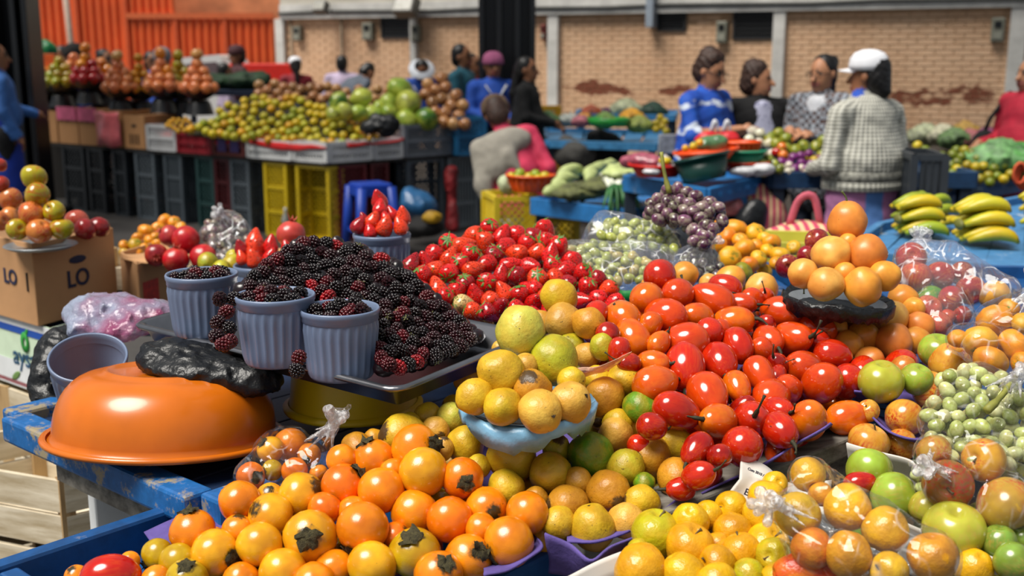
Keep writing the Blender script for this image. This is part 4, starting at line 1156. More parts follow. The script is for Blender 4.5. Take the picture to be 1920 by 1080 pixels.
basket('orange_bowl', tc(1325, 300, 5.93), .19, .06, plain('bowl_orange', '#e0480e', .35, .1), 'wide orange bowl resting on the green basin', 0, 'bowl', (0, RAD(-6), 0))
basket('orange_basket', tc(1385, 302, 6.11), .13, .12, M_ORB, 'orange lattice basket next to the red bag', 24)
basket('teal_basket', tc(1390, 312, 6.11), .15, .10, M_TEAL, 'teal green basket nested beneath the orange basket', 0)
basket('red_bowl', tc(1395, 322, 6.06), .15, .06, plain('bowl_redorange', '#b8341c', .35, .1), 'red orange bowl at the bottom of the basket stack', 0, 'bowl')
lump('cucumber_bag', [pe(1330, 268, 5.97, (.06, .05, .04)), pe(1350, 265, 5.97, (.05, .05, .04)), pe(1310, 272, 5.97, (.05, .05, .03))], .012, plain('bag_green', '#4f7a50', .3, .4, 25, coat=.3), 'clear bag of green vegetables in the orange bowl', 'bag', .03, crumple(40, .006, 60, .01))
heap('orange', [[1312, 268, 8, 'o'], [1300, 275, 8, 'y'], [1285, 278, 7, 'o']], plane3([(1300, 270, 5.93), (1330, 270, 5.93), (1310, 260, 5.97)]), OG, '%s coloured fruit in the wide orange bowl', 'fruit', 'fruit in the orange bowl', name='fruit', rscale=1.0)
lump('clear_bag', [pe(1490 - 270, 322, 5.79, (.05, .05, .02)), pe(1390, 322, 5.75, (.07, .05, .03)), pe(1430, 318, 5.79, (.07, .05, .04))], .012, plain('bag_white', '#c9c9cc'), 'crumpled white plastic bag hanging on the table corner', 'bag', .04, crumple(40, .008, 60, .012))
# striped cloth bags on the floor side
t = NT('pink_stripe'); vec = t.coord()
wv = t.n('ShaderNodeTexWave', wave_type='BANDS', bands_direction='X', i_Vector=vec, i_Scale=9.0).outputs[0]
M_STRIPE = t.fin(t.mix(t.ramp(wv, .45, .55), lin('#b8405c'), lin('#d8b48a')), .7)
lump('striped_bag', [cap(tuple(at(1425, 365, 6.1)), tuple(at(1440, 410, 6.1)), .07, .10, flat=.6), ell(tuple(at(1445, 400, 6.1)), (.08, .06, .10))], .014, M_STRIPE, 'pink striped shopping bag hanging from the blue table', 'bag', .05, crumple(20, .01, 30, .01))
lump('green_bag', [cap(tuple(at(1455, 365, 6.2)), tuple(at(1460, 405, 6.2)), .03, .05, flat=.6)], .012, M_TEAL, 'teal plastic bag behind the striped shopping bag', 'bag', .05, crumple(20, .01, 30, .01))
lump('black_bag', [pe(1415, 405, 5.6, (.07, .06, .10)), pe(1400, 420, 5.6, (.06, .06, .08))], .014, M_BLKBAG, 'black bag standing beside the tangerines', 'bag', .05, crumple(20, .01, 30, .01))
lump('pink_fruit_bag', [pe(1345, 375, 6.0, (.09, .07, .06)), pe(1370, 385, 6.0, (.07, .07, .06)), pe(1335, 365, 6.0, (.05, .05, .05))], .012, plain('bag_peach', '#cf7a78', .35, .3, 22, coat=.3), 'bag of pinkish fruit behind the purple grapes', 'bag', .04, crumple(40, .008, 60, .012))
e = empty('striped_bag', at(1505, 450, 3.9), 'pink and cream striped market bag with looped handle near the bananas', 'bag')
me = sdf_mesh('bag_body', [ell((0, 0, .0), (.16, .10, .07)), ell((.08, 0, -.03), (.10, .09, .05))], .012, [M_STRIPE], .04, crumple(20, .008, 30, .01)); ob('bag_body', me, e)
m = MB(); m.tube(spline([(-.05, 0, .05), (-.02, 0, .14), (.03, 0, .15), (.06, 0, .05)], 12), .006, 8, flat=2.2); m.build('handle', plain('handle_pink', '#c4586a', .7), e)
p1 = at(1480, 470, 3.5)
crate((p1.x + .02, p1.y + .12, p1.z - .12), .46, .26, .14, -.18, '#c8c04a', 'pale yellow plastic crate behind the tangerines', bands=0, lattice=False)
m = MB(); m.box((p1.x + .05, p1.y + .15, p1.z - .145), (1.0, .6, .03), rz=-.18); one('crate_board', m, M_NAVY_ if 'M_NAVY_' in globals() else plain('board_navy', '#142a48', .7), 'dark board under the pale yellow crate', 'board')
# ---- table of onions and peppers in front of the two customers
oz = .89
oA = atz(1448, 322, oz); oB = atz(1560, 318, oz)
od = Vector((1, .1, 0)).normalized()
blue_table('onion_table', 'dark blue table heaped with onions, peppers and pears', [oA, oA + Vector((1.1, .0, 0)), oA + Vector((1.1, .75, 0)), oA + Vector((-.25, .75, 0))], oz, h=.09, mat=worn_paint('blue_deep', '#14385c', '#2a3a4a', .5))
VG = {'w': ('#d8d8c8', 'white'), 'u': ('#7a2a7c', 'purple'), 'g': ('#7a8a28', 'green'), 'y': ('#c8ac1c', 'yellow'), 'o': ('#e07a1c', 'orange'), 'r': ('#b81c14', 'red'), 'd': ('#1e3418', 'dark green'), 'k': ('#6a7218', 'olive green'), 'm': ('#a08c14', 'olive yellow')}
def veg(kn, poly, gap, r, codes, lab, cat, group, seed, d0, d1):
    ys = [p[1] for p in poly]; xs = [p[0] for p in poly]
    pl = plane3([(min(xs), max(ys), d0), (max(xs), max(ys), d0), (min(xs), min(ys), d1)])
    r_ = random.Random(seed)
    heap(kn, [[x, y, r, r_.choice(codes)] for x, y in scatter(poly, gap, seed=seed)], pl, VG, lab, cat, group, name=cat.replace(' ', '_'), rscale=1.05, seed=seed)
veg('onion', [(1393, 262), (1405, 244), (1425, 250), (1440, 265), (1450, 290), (1420, 298), (1400, 285)], 14, 9.5, 'w', '%s onion in the heap beside the red bag', 'onion', 'white onions beside the red bag', 31, 6.25, 6.45)
veg('pear', [(1435, 255), (1455, 250), (1490, 270), (1545, 265), (1548, 292), (1500, 298), (1460, 290)], 16, 11, 'gggy', '%s pear on the onion table', 'pear', 'pears on the onion table', 32, 6.2, 6.42)
veg('pepper', [(1455, 285), (1468, 275), (1478, 295), (1460, 300)], 13, 9, 'or', '%s pepper on the onion table', 'pepper', 'peppers on the onion table', 33, 6.12, 6.25)
veg('onion', [(1455, 305), (1480, 295), (1520, 288), (1545, 298), (1545, 318), (1500, 318)], 13, 8.5, 'u', '%s onion at the front of the table', 'onion', 'purple onions on the onion table', 34, 6.05, 6.2)
veg('papaya', [(1418, 300), (1440, 298), (1465, 318), (1440, 325), (1422, 318)], 12, 9, 'd', '%s avocado by the orange baskets', 'avocado', 'avocados by the baskets', 35, 5.95, 6.1)
veg('onion', [(1460, 310), (1485, 308), (1515, 312), (1515, 322), (1470, 322)], 11, 7, 'w', '%s onion in the front row of the onion table', 'onion', 'white onions in the front row', 36, 6.03, 6.1)
veg('orange', [(1465, 262), (1475, 256), (1482, 264), (1472, 272)], 12, 9, 'o', '%s fruit standing out on the onion table', 'orange', 'orange on the onion table', 37, 6.4, 6.5)
veg('onion', [(1525, 292), (1548, 290), (1548, 306), (1528, 306)], 13, 9, 'y', '%s squash beside the knitted cardigan', 'squash', 'yellow squash by the cardigan', 38, 6.1, 6.2)
# ---- long table along the wall
wz = .78
blue_table('wall_table', 'light blue table along the brick wall with small vegetable piles', [aty(1024, 250, 9.9), aty(1232, 260, 9.5), aty(1250, 250, 11.2), aty(1022, 240, 11.6)], wz, h=.07, mat=worn_paint('blue_light', '#3f86b8', '#7a8a94', .5, .62, .7, 4))
blue_table('wall_table', 'raised blue table behind it against the brick wall', [aty(1080, 220, 11.5), aty(1265, 225, 11.2), aty(1270, 215, 12.2), aty(1085, 215, 12.5)], .93, h=.06, mat=worn_paint('blue_light', '#3f86b8'))
def pile(x, y, d, r, col, lab, cat, nm='vegetable_pile', kscale=1.0):
    lump(nm, [pe(x, y, d, (r * 1.3, r, r * .7)), pe(x - 6, y - 3, d + .05, (r * .8, r * .8, r * .7)), pe(x + 7, y + 1, d, (r * .7, r * .7, r * .6))], .018, plain('pile_' + col.strip('#'), col, .6, .4, 22), lab, cat, .05, crumple(26, .02, 44, .03))
for (x, y, d, r, col, lab, cat) in ((1028, 226, 10.2, .10, '#4a6a3a', 'green vegetable pile nearest the column on the wall table', 'vegetables'), (1068, 226, 10.2, .09, '#b0b4ac', 'pale vegetable pile on the wall table', 'vegetables'), (1090, 228, 10.0, .08, '#a8606a', 'pinkish vegetable pile on the wall table', 'vegetables'), (1135, 228, 10.0, .10, '#6a8a3c', 'light green vegetable pile on the wall table', 'vegetables'),
        (1185, 222, 10.1, .11, '#d0941c', 'orange fruit pile on the wall table', 'fruit'), (1200, 235, 9.8, .10, '#8a9444', 'green bean pile in front of the orange pile', 'vegetables'), (1095, 222, 10.6, .07, '#c88a2a', 'small yellow orange pile on the wall table', 'fruit'), (1175, 205, 11.6, .14, '#c4c8a0', 'white cauliflower pile against the brick wall', 'cauliflower'), (1225, 210, 11.6, .13, '#1f4030', 'dark leafy pile against the brick wall', 'vegetables'), (1110, 212, 11.8, .10, '#a84a24', 'small reddish carrot pile against the brick wall', 'carrots'), (1145, 213, 11.7, .09, '#6a3a5c', 'purple vegetable pile against the brick wall', 'vegetables')):
    pile(x, y, d, r, col, lab, cat)
veg('orange', [(1225, 240), (1238, 220), (1252, 232), (1255, 246), (1235, 248)], 11, 7, 'y', '%s lemon stacked at the end of the wall table', 'lemon', 'lemons at the end of the wall table', 39, 9.7, 9.9)
m = MB(); p = at(1141, 236, 9.8); m.lathe([(.002, 0), (.16, 0), (.19, .07), (.18, .07), (.15, .01), (.002, .01)], 28, c=p); one('green_tray', m, plain('tray_green', '#2a9a3c', .4), 'bright green plastic tray on the wall table', 'tray')
crate((at(1020, 215, 11.6).x, 11.9, .0), .35, .35, .98, 0, '#c8960c', 'yellow orange plastic bin by the white wall post', lattice=False)
lump('white_sack', [pe(1085, 290, 9.8, (.16, .14, .16)), pe(1060, 285, 9.9, (.12, .12, .14))], .025, plain('sack_grey', '#4a4844', .8, .2), 'grey sack on the floor under the wall table', 'sack', .06, crumple(14, .02, 24, .02))
lump('dark_sack', [pe(1120, 280, 10.2, (.14, .14, .2)), pe(1150, 285, 10.2, (.14, .14, .18))], .025, plain('sack_dark2', '#191a1c', .8, .2), 'dark sack on the floor under the wall table', 'sack', .06, crumple(14, .02, 24, .02))
m = MB(); p = at(1250, 270, 7.2); m.box(p, (.11, .04, .12)); m.jitter(.01, 12); one('white_bag', m, plain('bag_greywhite', '#85878c', .4, .3, 30), 'clear white bag hanging in front of the customer in blue', 'bag', bevel=.01)
# ---- right side: table of green oranges, cabbages, far display
rz_ = .80
blue_table('fruit_table', 'deep blue table of yellow green fruit behind the bananas', [atz(1755, 352, rz_), atz(1960, 322, rz_), atz(1960, 322, rz_) + Vector((-.1, 1.3, 0)), atz(1755, 352, rz_) + Vector((-.1, 1.3, 0))], rz_, h=.10, mat=worn_paint('blue_deep2', '#1a4a80', '#2a3a4a', .5))
veg('orange', [(1752, 330), (1765, 292), (1800, 280), (1850, 285), (1885, 310), (1900, 332), (1860, 342), (1790, 350), (1757, 350)], 12.5, 9.0, 'kkkmmy', '%s citrus in the heap on the deep blue table', 'citrus fruit', 'citrus heap on the deep blue table', 40, 6.12, 6.5)
veg('orange', [(1705, 290), (1710, 272), (1735, 268), (1745, 285), (1725, 292)], 14, 9, 'gy', '%s pear like fruit behind the knitted cardigan', 'fruit', 'fruit behind the knitted cardigan', 41, 6.4, 6.6)
pile(1875, 300, 6.45, .17, '#5f8a54', 'pale green cabbage heap on the deep blue table', 'cabbage', 'cabbage_heap'); pile(1915, 305, 6.4, .15, '#3f7a34', 'green cabbage heap at the picture edge', 'cabbage', 'cabbage_heap')
p1 = at(1722, 330, 5.7); crate((p1.x, p1.y, .28), .17, .4, zat(288, 5.6) - .28, -.1, '#33383e', 'dark grey ribbed crate behind the bananas', lattice=False, bands=0)
m = MB(); m.box((p1.x, p1.y, .135), (.2, .4, .27)); one('support_block', m, plain('leg_dark', '#1c2a3a'), 'dark block under the ribbed crate', 'block')
e = empty('orange_rope', at(1912, 325, 5.35), 'coil of orange rope at the corner of the deep blue table', 'rope')
for k in range(4):
    m = MB(); m.tube([Vector((.03 * math.cos(a * .6) + .012 * k, .008 * k, .05 * math.sin(a * .6) - .01 * k)) for a in range(11)], .008, 6); m.build('coil', plain('rope_orange', '#c8502c', .8), e)
blue_table('wall_table', 'dark table of bagged vegetables near the person in the red coat', [aty(1700, 250, 8.6), aty(1960, 262, 8.2), aty(1960, 250, 9.6), aty(1700, 245, 9.9)], .80, h=.07, mat=plain('table_brown', '#3a3026', .7))
for (x, y, d, r, col, lab, cat) in ((1735, 255, 8.7, .12, '#a8ac8a', 'pale vegetable bag pile beside the knitted cardigan', 'vegetables'), (1768, 255, 8.6, .11, '#b8b498', 'cream vegetable bag pile in the far display', 'vegetables'), (1790, 262, 8.4, .11, '#5f7a4a', 'green vegetable pile in the far display', 'vegetables'), (1818, 265, 8.4, .11, '#a05a5c', 'reddish bagged onions in the far display', 'onions'), (1850, 262, 8.4, .11, '#7a3a5c', 'purple bagged onions in the far display', 'onions'), (1810, 247, 9.0, .10, '#b08a3c', 'ochre vegetable pile in the far display', 'vegetables'), (1873, 262, 8.3, .09, '#a83c1c', 'small red tomato pile near the red coat', 'tomatoes')):
    pile(x, y, d, r, col, lab, cat)
# ---- blue table with bananas
bz = .93
bA = atz(1582, 463, bz); bB = atz(1990, 506, bz); bC = atz(1975, 356, bz); bD = atz(1652, 416, bz)
e = blue_table('banana_table', 'weathered blue plank table with hands of bananas', [bA, bB, bC, bD], bz, h=.055, mat=worn_paint('blue_banana', '#3f78a8', '#c9c2b0', .6, .60, .66, 5), legs=True)
M_BAN = fruit('banana_skin', .4, second='#a8b42a', samt=.5, sscale=9, speck='#6a5a1a', kscale=60, klo=.72, khi=.8)
def banana_hand(loc, rz, n, lab, green=.0, s=1.0, seed=1):
    e = empty('banana_hand', loc, lab, 'bananas', 'hands of bananas on the blue table', rz=rz); r_ = random.Random(seed)
    for row in range(3):
        for k in range(n):
            f = (k / (n - 1) - .5) * 2
            pts = []
            for q in range(9):
                t_ = q / 8; ang = RAD(-25 + 95 * t_)
                r0 = .13 * s; x = .03 * s + r0 * math.sin(RAD(75 * t_)); z = (.022 + row * .036) * s + .022 * s * math.sin(math.pi * t_) + .006 * math.sin(k * 2.1 + row)
                y = f * (.055 + .03 * t_) * s * (1 - .15 * row) + .02 * row * s
                pts.append(Vector((x, y, z)))
            m = MB(); rr = [.007, .011, .016, .0185, .019, .0185, .016, .011, .005]; m.tube(pts, [q * s for q in rr], 7)
            o = m.build('banana', M_BAN, e); c = lin('#d8c024' if r_.random() > green else '#8fa428'); o.color = c
            m = MB(); m.tube([pts[-1], pts[-1] + (pts[-1] - pts[-2]) * .25], [.005 * s, .004 * s], 6); g = m.build('tip', plain('banana_tip', '#4a5a1c', .7), o)
    m = MB(); m.ball((.025 * s, 0, .06 * s), (.010 * s, .03 * s, .016 * s), 10, 8); m.build('crown', plain('banana_crown', '#6a6a2a', .6), e)
bp = lambda x, y: Vector((atz(x, y, bz).x, atz(x, y, bz).y, bz - .028))
banana_hand(bp(1668, 430), .05, 5, 'greenish hand of bananas nearest the pink skirt', .35, 1.05, 1)
banana_hand(bp(1720, 418), .5, 4, 'green hand of bananas behind the first one', .9, .9, 2)
banana_hand(bp(1780, 444), .0, 5, 'yellow hand of bananas in the middle of the blue table', .05, 1.15, 3)
banana_hand(bp(1912, 455), -.3, 5, 'large yellow hand of bananas at the picture edge', .0, 1.2, 4); banana_hand(bp(1915, 420) , .1, 4, 'yellow hand of bananas behind the large one at the edge', .0, 1.1, 5)
p1 = at(1860, 530, 3.3); crate((p1.x + .05, p1.y + .25, p1.z - .29), .5, .4, .29, -.15, '#8a1a24', 'red lattice crate under the banana table', lattice=True, cell=.03)
m = MB(); m.box((p1.x + .05, p1.y + .25, (p1.z - .295) / 2), (.5, .4, p1.z - .295), rz=-.15); one('support_box', m, plain('shelf_dark', '#2a2622'), 'dark box beneath the red lattice crate', 'box')

# odds and ends beside the end column
m = MB(); p = at(97, 135, 11.9); m.box((p.x, p.y, p.z + .09), (.13, .13, .2)); one('orange_tin', m, plain('tin_orange', '#e0601c', .5), 'tall orange tin standing at the end of the fruit stall', 'tin', bevel=.006)
m = MB(); m.box((p.x, p.y, (p.z - .012) / 2), (.3, .3, p.z - .012)); one('tin_stand', m, plain('shelf_dark', '#2a2622'), 'dark stand beneath the orange tin', 'stand')
lump('green_bag', [pe(92, 92, 12.3, (.09, .08, .09)), pe(84, 86, 12.3, (.05, .05, .08))], .016, plain('bag_greenp', '#1f8a4c', .4, .2, 9), 'bright green plastic bag hanging beside the steel column', 'bag', .05, crumple(24, .012, 40, .02))
# ---------------------------------------------------------------- people
def cloth(name, col, rough=.8, var=.12, scale=12): return plain(name, col, rough, var, scale, bump=.15, bscale=50)
M_SKIN = plain('skin_tan', '#b07a58', .55, .06, 14); M_SKIN2 = plain('skin_brown', '#8a5a3c', .55, .08, 14)
M_EYE = plain('eye_dark', '#1c120e', .4, .1); M_LIP = plain('lips', '#8a4a40', .5, .1)
M_HAIRK = plain('hair_black', '#0f0b0a', .45, .3, 30, bump=.5, bscale=60); M_HAIRB = plain('hair_brown', '#3a2318', .6, .3, 30, bump=.5, bscale=60)
M_SHOE = plain('shoe_black', '#141414', .6)
# tie-dye blouse: white arcs on blue
t = NT('tie_dye'); vec = t.coord()
ds = t.n('ShaderNodeVectorMath', operation='ADD', i_0=vec, i_1=t.n('ShaderNodeVectorMath', operation='SCALE', i_0=t.n('ShaderNodeTexNoise', i_Vector=vec, i_Scale=6.0).outputs[1], i_Scale=.16).outputs[0]).outputs[0]
wv = t.n('ShaderNodeTexWave', wave_type='BANDS', bands_direction='Z', i_Vector=ds, i_Scale=2.1).outputs[0]
br = t.noise(vec, 13, 3)
f_ = t.math('MULTIPLY', t.ramp(wv, .78, .92), t.ramp(br, .38, .5))
M_TIE = t.fin(t.mix(f_, t.ramp(t.noise(vec, 8, 3), .3, .7, lin('#123c9a'), lin('#1c5cc4')), lin('#cfd8e6')), .75)
# ribbed grey cardigan
t = NT('rib_knit'); vec = t.coord('Object')
sx = t.n('ShaderNodeSeparateXYZ', i_0=vec)
ang = t.math('ARCTAN2', sx.outputs[1], sx.outputs[0])
wvx = t.math('SINE', t.math('MULTIPLY', ang, 46.0)); wvz = t.math('SINE', t.math('MULTIPLY', sx.outputs[2], 330.0))
kn = t.math('ADD', t.math('MULTIPLY', wvx, .6), t.math('MULTIPLY', wvz, .4))
t.bump(kn, .5, .01)
M_KNIT = t.fin(t.ramp(t.math('ADD', t.math('MULTIPLY', kn, .5), .5), .15, .75, lin('#87867c'), lin('#c4c3b8')), .9)
t = NT('check_jacket'); vec = t.coord(scale=(38, 38, 38))
ck = t.n('ShaderNodeTexChecker', i_Vector=vec, i_Scale=1.0).outputs[1]
M_CHECK = t.fin(t.mix(ck, t.ramp(t.noise(t.coord(), 26, 2), .4, .6, lin('#2c3038'), lin('#5a4038')), lin('#8a9098')), .85)
t = NT('floral_top'); vec = t.coord()
M_FLOR = t.fin(t.mix(t.ramp(t.noise(vec, 34, 3), .58, .64), lin('#a9aac0'), lin('#4a4a72')), .8)
def rotm(rx=0, ry=0, rz=0):
    return np.array((Matrix.Rotation(rz, 3, 'Z') @ Matrix.Rotation(ry, 3, 'Y') @ Matrix.Rotation(rx, 3, 'X')))
def person(px, pytop, zc, rz, label, top, bottom, hair, skin=None, bw=1.0, lean=0, roll=0, yaw=0, pitch=0, arms=None, sleeve=1.0, inner=None, ilow=.85, skirt=None, seated=False, longtop=0, hairx=(), hat=None, glasses=False, collar=None, vox=.013, extra=None, H=None, hood=None, curly=.004):
    skin = skin or M_SKIN
    P0 = at(px, pytop, zc); Hh = H or (P0.z - (.03 if hat else .01)); s = Hh / 1.54
    dz = 0
    if seated: s = (P0.z + .36) / 1.54; dz = -.36
    # the head top sits over the hips unless the torso leans; work out where the feet go
    Ru = rotm(lean, roll, 0); hip = np.array((0, 0, .86))
    top_off = Ru @ (np.array((0, 0, 1.54)) - hip) + hip
    s = s * 1.54 / top_off[2] if not seated else s
    cz, sz_ = math.cos(rz), math.sin(rz)
    off = np.array((cz * top_off[0] - sz_ * top_off[1], sz_ * top_off[0] + cz * top_off[1])) * s
    e = empty('person', (P0.x - off[0], P0.y - off[1], 0), label, 'person', rz=rz)
    def U(p): return tuple((Ru @ (np.array(p, float) - hip) + hip + np.array((0, 0, dz / s))) * s)
    def G(p): return tuple((np.array(p, float) + np.array((0, 0, dz / s))) * s)
    Rh = Ru @ rotm(0, 0, yaw) @ rotm(pitch, 0, 0); hc = np.array((0, .0, 1.36))
    HD_ = np.array((0, -.008, -.038))
    def Hd(p): return tuple((Ru @ (rotm(0, 0, yaw) @ rotm(pitch, 0, 0) @ (np.array(p, float) * np.array((1, 1, 1)) - hc) * 1.06 + hc + HD_ - hip) + hip + np.array((0, 0, dz / s))) * s)
    b = bw; q = []
    E = lambda c, r, reg, M=None, k=None: q.append(ell(c, np.array(r) * s, reg, M, k))
    C = lambda a, c, ra, rb, reg, fl=1.0, k=None: q.append(cap(a, c, ra * s, rb * s, reg, fl, k))
    # legs
    for sd in (-1, 1):
        x = .09 * b * sd
        if seated:
            C(G((x, 0, .80)), G((x * 1.2, -.40, .80)), .09, .07, 2); C(G((x * 1.2, -.40, .80)), G((x * 1.2, -.38, .42)), .06, .045, 2); C(G((x * 1.2, -.36, .40)), G((x * 1.2, -.50, .385)), .04, .03, 3)
        else:
            C((x * s, 0, .78 * s), (x * s, 0, .45 * s), .088 * b, .062, 2); C((x * s, 0, .45 * s), (x * s, .01 * s, .08 * s), .058, .042, 2 if not skirt else 0); C((x * s, .03 * s, .04 * s), (x * 1.1 * s, -.12 * s, .032 * s), .040, .030, 3)
    E(G((0, 0, .82)), (.165 * b, .125 * b, .13), 2 if not longtop or longtop > .95 else 1)
    if skirt: C((0, 0, .80 * s), (0, 0, skirt * s), .15 * b, .20 * b, 2, .85)
    if longtop: C(U((0, 0, .98 if longtop < .95 else 1.18)), G((0, 0, longtop)), .165 * b if longtop < .95 else .135 * b, .195 * b, 1, .82)
    # torso
    E(U((0, -.005, 1.12)), (.158 * b, .108 * b, .19), 1, Ru); E(U((0, -.02 * b, .96)), (.155 * b, .125 * b, .17), 1, Ru)
    C(U((-.135 * b, 0, 1.235)), U((.135 * b, 0, 1.235)), .062, .062, 1); C(U((0, .0, 1.26)), U((0, .0, 1.30)), .075, .055, 1)
    if inner:
        C(U((0, -.080 * b, 1.22)), U((0, (-.122 if ilow < 1 else -.10) * b, ilow)), .055, .085 if ilow < 1 else .02, 6, .55, .012)
    C(U((0, .0, 1.27)), Hd((0, .005, 1.37)), .050, .047, 0, 1.0, .012)
    if collar: C(U((-.05, -.01, 1.295)), U((.05, -.01, 1.295)), .045, .045, 6)
    # head and face
    E(Hd((0, .005, 1.455)), (.072, .088, .105), 0, Rh); E(Hd((0, -.028, 1.395)), (.052, .055, .055), 0, Rh)
    C(Hd((0, -.078, 1.452)), Hd((0, -.100, 1.420)), .010, .015, 0, 1, .012)
    for sd in (-1, 1):
        E(Hd((sd * .074, .012, 1.445)), (.010, .020, .028), 0, Rh, .006)
        E(Hd((sd * .029, -.0795, 1.452)), (.0105, .007, .0048), 4, Rh, .003); C(Hd((sd * .018, -.083, 1.470)), Hd((sd * .045, -.074, 1.472)), .0035, .003, 4, 1, .003)
    C(Hd((-.020, -.078, 1.388)), Hd((.020, -.078, 1.388)), .0085, .0085, 5, 1, .004)
    # arms and hands
    A_ = arms or {}
    for sd, nm in ((-1, 'r'), (1, 'l')):
        sh = np.array((sd * .17 * b, 0, 1.225)); el, wr = A_.get(nm, ((sd * .215 * b, .03, .97), (sd * .22 * b, -.03, .75)))
        el = np.array(el, float); wr = np.array(wr, float)
        C(U(sh), U(el), .056, .046, 1)
        c1 = el + (wr - el) * max(.05, min(1, sleeve)); C(U(el), U(c1), .046, .040 if sleeve > .9 else .044, 1)
        if sleeve < 1: C(U(el), U(wr), .037, .027, 0)
        d = (wr - el); d = d / np.linalg.norm(d); pm = wr + d * .045; E(U(pm), (.034, .026, .034), 0, None, .012)
        u = np.cross(d, (0, 0, 1.0)); u = u / (np.linalg.norm(u) + 1e-6); v = np.cross(u, d)
        for k in range(4):
            o = (k - 1.5) * .0165; L = (.058, .068, .064, .050)[k]
            b0 = wr + d * .070 + u * o; b1 = b0 + d * L * .55 - v * .008; b2 = b1 + d * L * .35 - v * .028
            C(U(b0), U(b1), .0085, .008, 0, 1, .003); C(U(b1), U(b2), .008, .0065, 0, 1, .003)
        t0 = wr + d * .03 - u * sd * .028; t1 = t0 + d * .035 - u * sd * .018 - v * .014; C(U(t0), U(t1), .0095, .0085, 0, 1, .004); C(U(t1), U(t1 + d * .026 - v * .008), .0085, .007, 0, 1, .003)
    mats = [skin, top, bottom, M_SHOE, M_EYE, M_LIP, inner or collar or top]
    fold = lambda X, Y, Z, I: np.where((I == 1) | (I == 2), .004 * wav(X, Y, Z, 34 / s, zc) + .003 * wav(X, Y, Z, 70 / s, px * .1), 0)
    ob('body', sdf_mesh('body', q, vox, mats, .028, fold, prio={4: .0, 5: .001, 6: .004}), e)
    # hair
    if hair is not None:
        h = [ell(Hd((0, .028, 1.482)), np.array((.082, .085, .092)) * s, 0, Rh), ell(Hd((0, .045, 1.43)), np.array((.076, .065, .08)) * s, 0, Rh)]
        for (a, c, ra, rb) in hairx: h.append(cap(Hd(a), Hd(c), ra * s, rb * s, 0))
        ob('hair', sdf_mesh('hair', h, vox * .8, [hair], .02, lambda X, Y, Z, I: curly * wav(X, Y, Z, 150, 1)), e)
    def loc_(o): 
        o.matrix_local = Matrix.Translation(Vector(Hd((0, 0, 1.455)))) @ Matrix(Rh.tolist()).to_4x4() @ Matrix.Diagonal((s, s, s, 1)); return o
    if hat:
        kind_, hm = hat
        if kind_ == 'cap':
            m = MB(); n = 28; m.lathe([(.092, .025), (.0935, .05), (.088, .085), (.068, .112), (.035, .126), (.002, .13)], n, sy=1.08); loc_(m.build('cap_crown', hm, e, solid=.004))
            m = MB(); rows = []
            for f in (0, .5, 1): rows.append([Vector((.085 * math.sin(RAD(a)) * (1 - .1 * f), -.088 * math.cos(RAD(a)) - .075 * f * math.cos(RAD(a * .9)), .034 - .012 * f - .012 * (a / 70) ** 2)) for a in range(-70, 71, 14)])
            m.loft(rows); loc_(m.build('brim', hm, e, solid=.005))
            m = MB(); m.ball((0, .092, .045), (.035, .012, .022), 12, 8); loc_(m.build('cap_opening', M_HAIRK, e))
        elif kind_ == 'beanie':
            m = MB(); m.lathe([(.092, .012), (.097, .02), (.096, .05), (.085, .09), (.055, .118), (.02, .128), (.002, .128)], 28, sy=1.1); loc_(m.build('beanie', hm, e, solid=.004))
        elif kind_ == 'visor':
            m = MB(); m.lathe([(.085, .055), (.10, .045), (.15, .02), (.152, .016), (.10, .035), (.084, .045)], 32, sy=1.1); loc_(m.build('visor', hm, e))
    if glasses:
        m = MB()
        for sd in (-1, 1):
            m.tube([Vector((sd * .032 + .024 * math.cos(6.283 * k / 12), -.100, -.003 + .019 * math.sin(6.283 * k / 12))) for k in range(13)], .0018, 5)
            m.tube([(sd * .055, -.098, 0), (sd * .078, .01, .003)], .0025, 5)
        m.tube([(-.008, -.102, 0), (.008, -.102, 0)], .0025, 5); loc_(m.build('glasses', plain('frame_dark', '#1a1412', .3), e))
    if extra: extra(e, U, G, Hd, s, Rh)
    return e
BL = cloth('cloth_blue', '#1746a8'); WH = cloth('cloth_white', '#c9cbd0'); DK = cloth('cloth_black', '#0c0c0e'); JE = cloth('jeans', '#1c2436')
NR = dict(vox=.0095)
# the customer in blue tie-dye
def straps(e, U, G, Hd, s, Rh):
    m = MB(); m.tube([U((-.13, -.02, 1.28)), U((-.02, -.13, 1.12)), U((.10, -.15, .95)), U((.17, -.08, .85))], .010 * s, 6, flat=.4); m.build('bag_strap', DK, e)
person(1326, 93, 7.1, RAD(48), 'woman with short brown hair and glasses in a blue and white tie-dye blouse', M_TIE, JE, M_HAIRB, bw=1.22, pitch=RAD(18), sleeve=.08, longtop=.72, glasses=True, hairx=[((0, .03, 1.50), (0, .06, 1.44), .08, .07), ((-.03, .0, 1.535), (.03, .0, 1.535), .042, .042), ((0, .04, 1.535), (0, .05, 1.535), .06, .06)], curly=.009,
       arms={'r': ((-.24, -.07, 1.02), (-.04, -.29, 1.06)), 'l': ((.25, -.04, 1.0), (.09, -.28, 1.04))}, extra=straps, **NR)
# the customer in a black cardigan
person(1424, 113, 7.35, RAD(8), 'woman with short dark brown hair in an open black cardigan over a pale floral top', DK, DK, M_HAIRB, bw=1.3, yaw=RAD(52), inner=M_FLOR, longtop=.70, hairx=[((0, .03, 1.50), (0, .06, 1.42), .085, .075), ((-.03, .0, 1.53), (.03, .0, 1.53), .042, .042), ((0, .04, 1.53), (0, .05, 1.53), .058, .058)], curly=.009,
       arms={'r': ((-.30, .04, 1.0), (-.30, -.16, .95)), 'l': ((.30, .02, .99), (.20, -.25, 1.06))}, **NR)
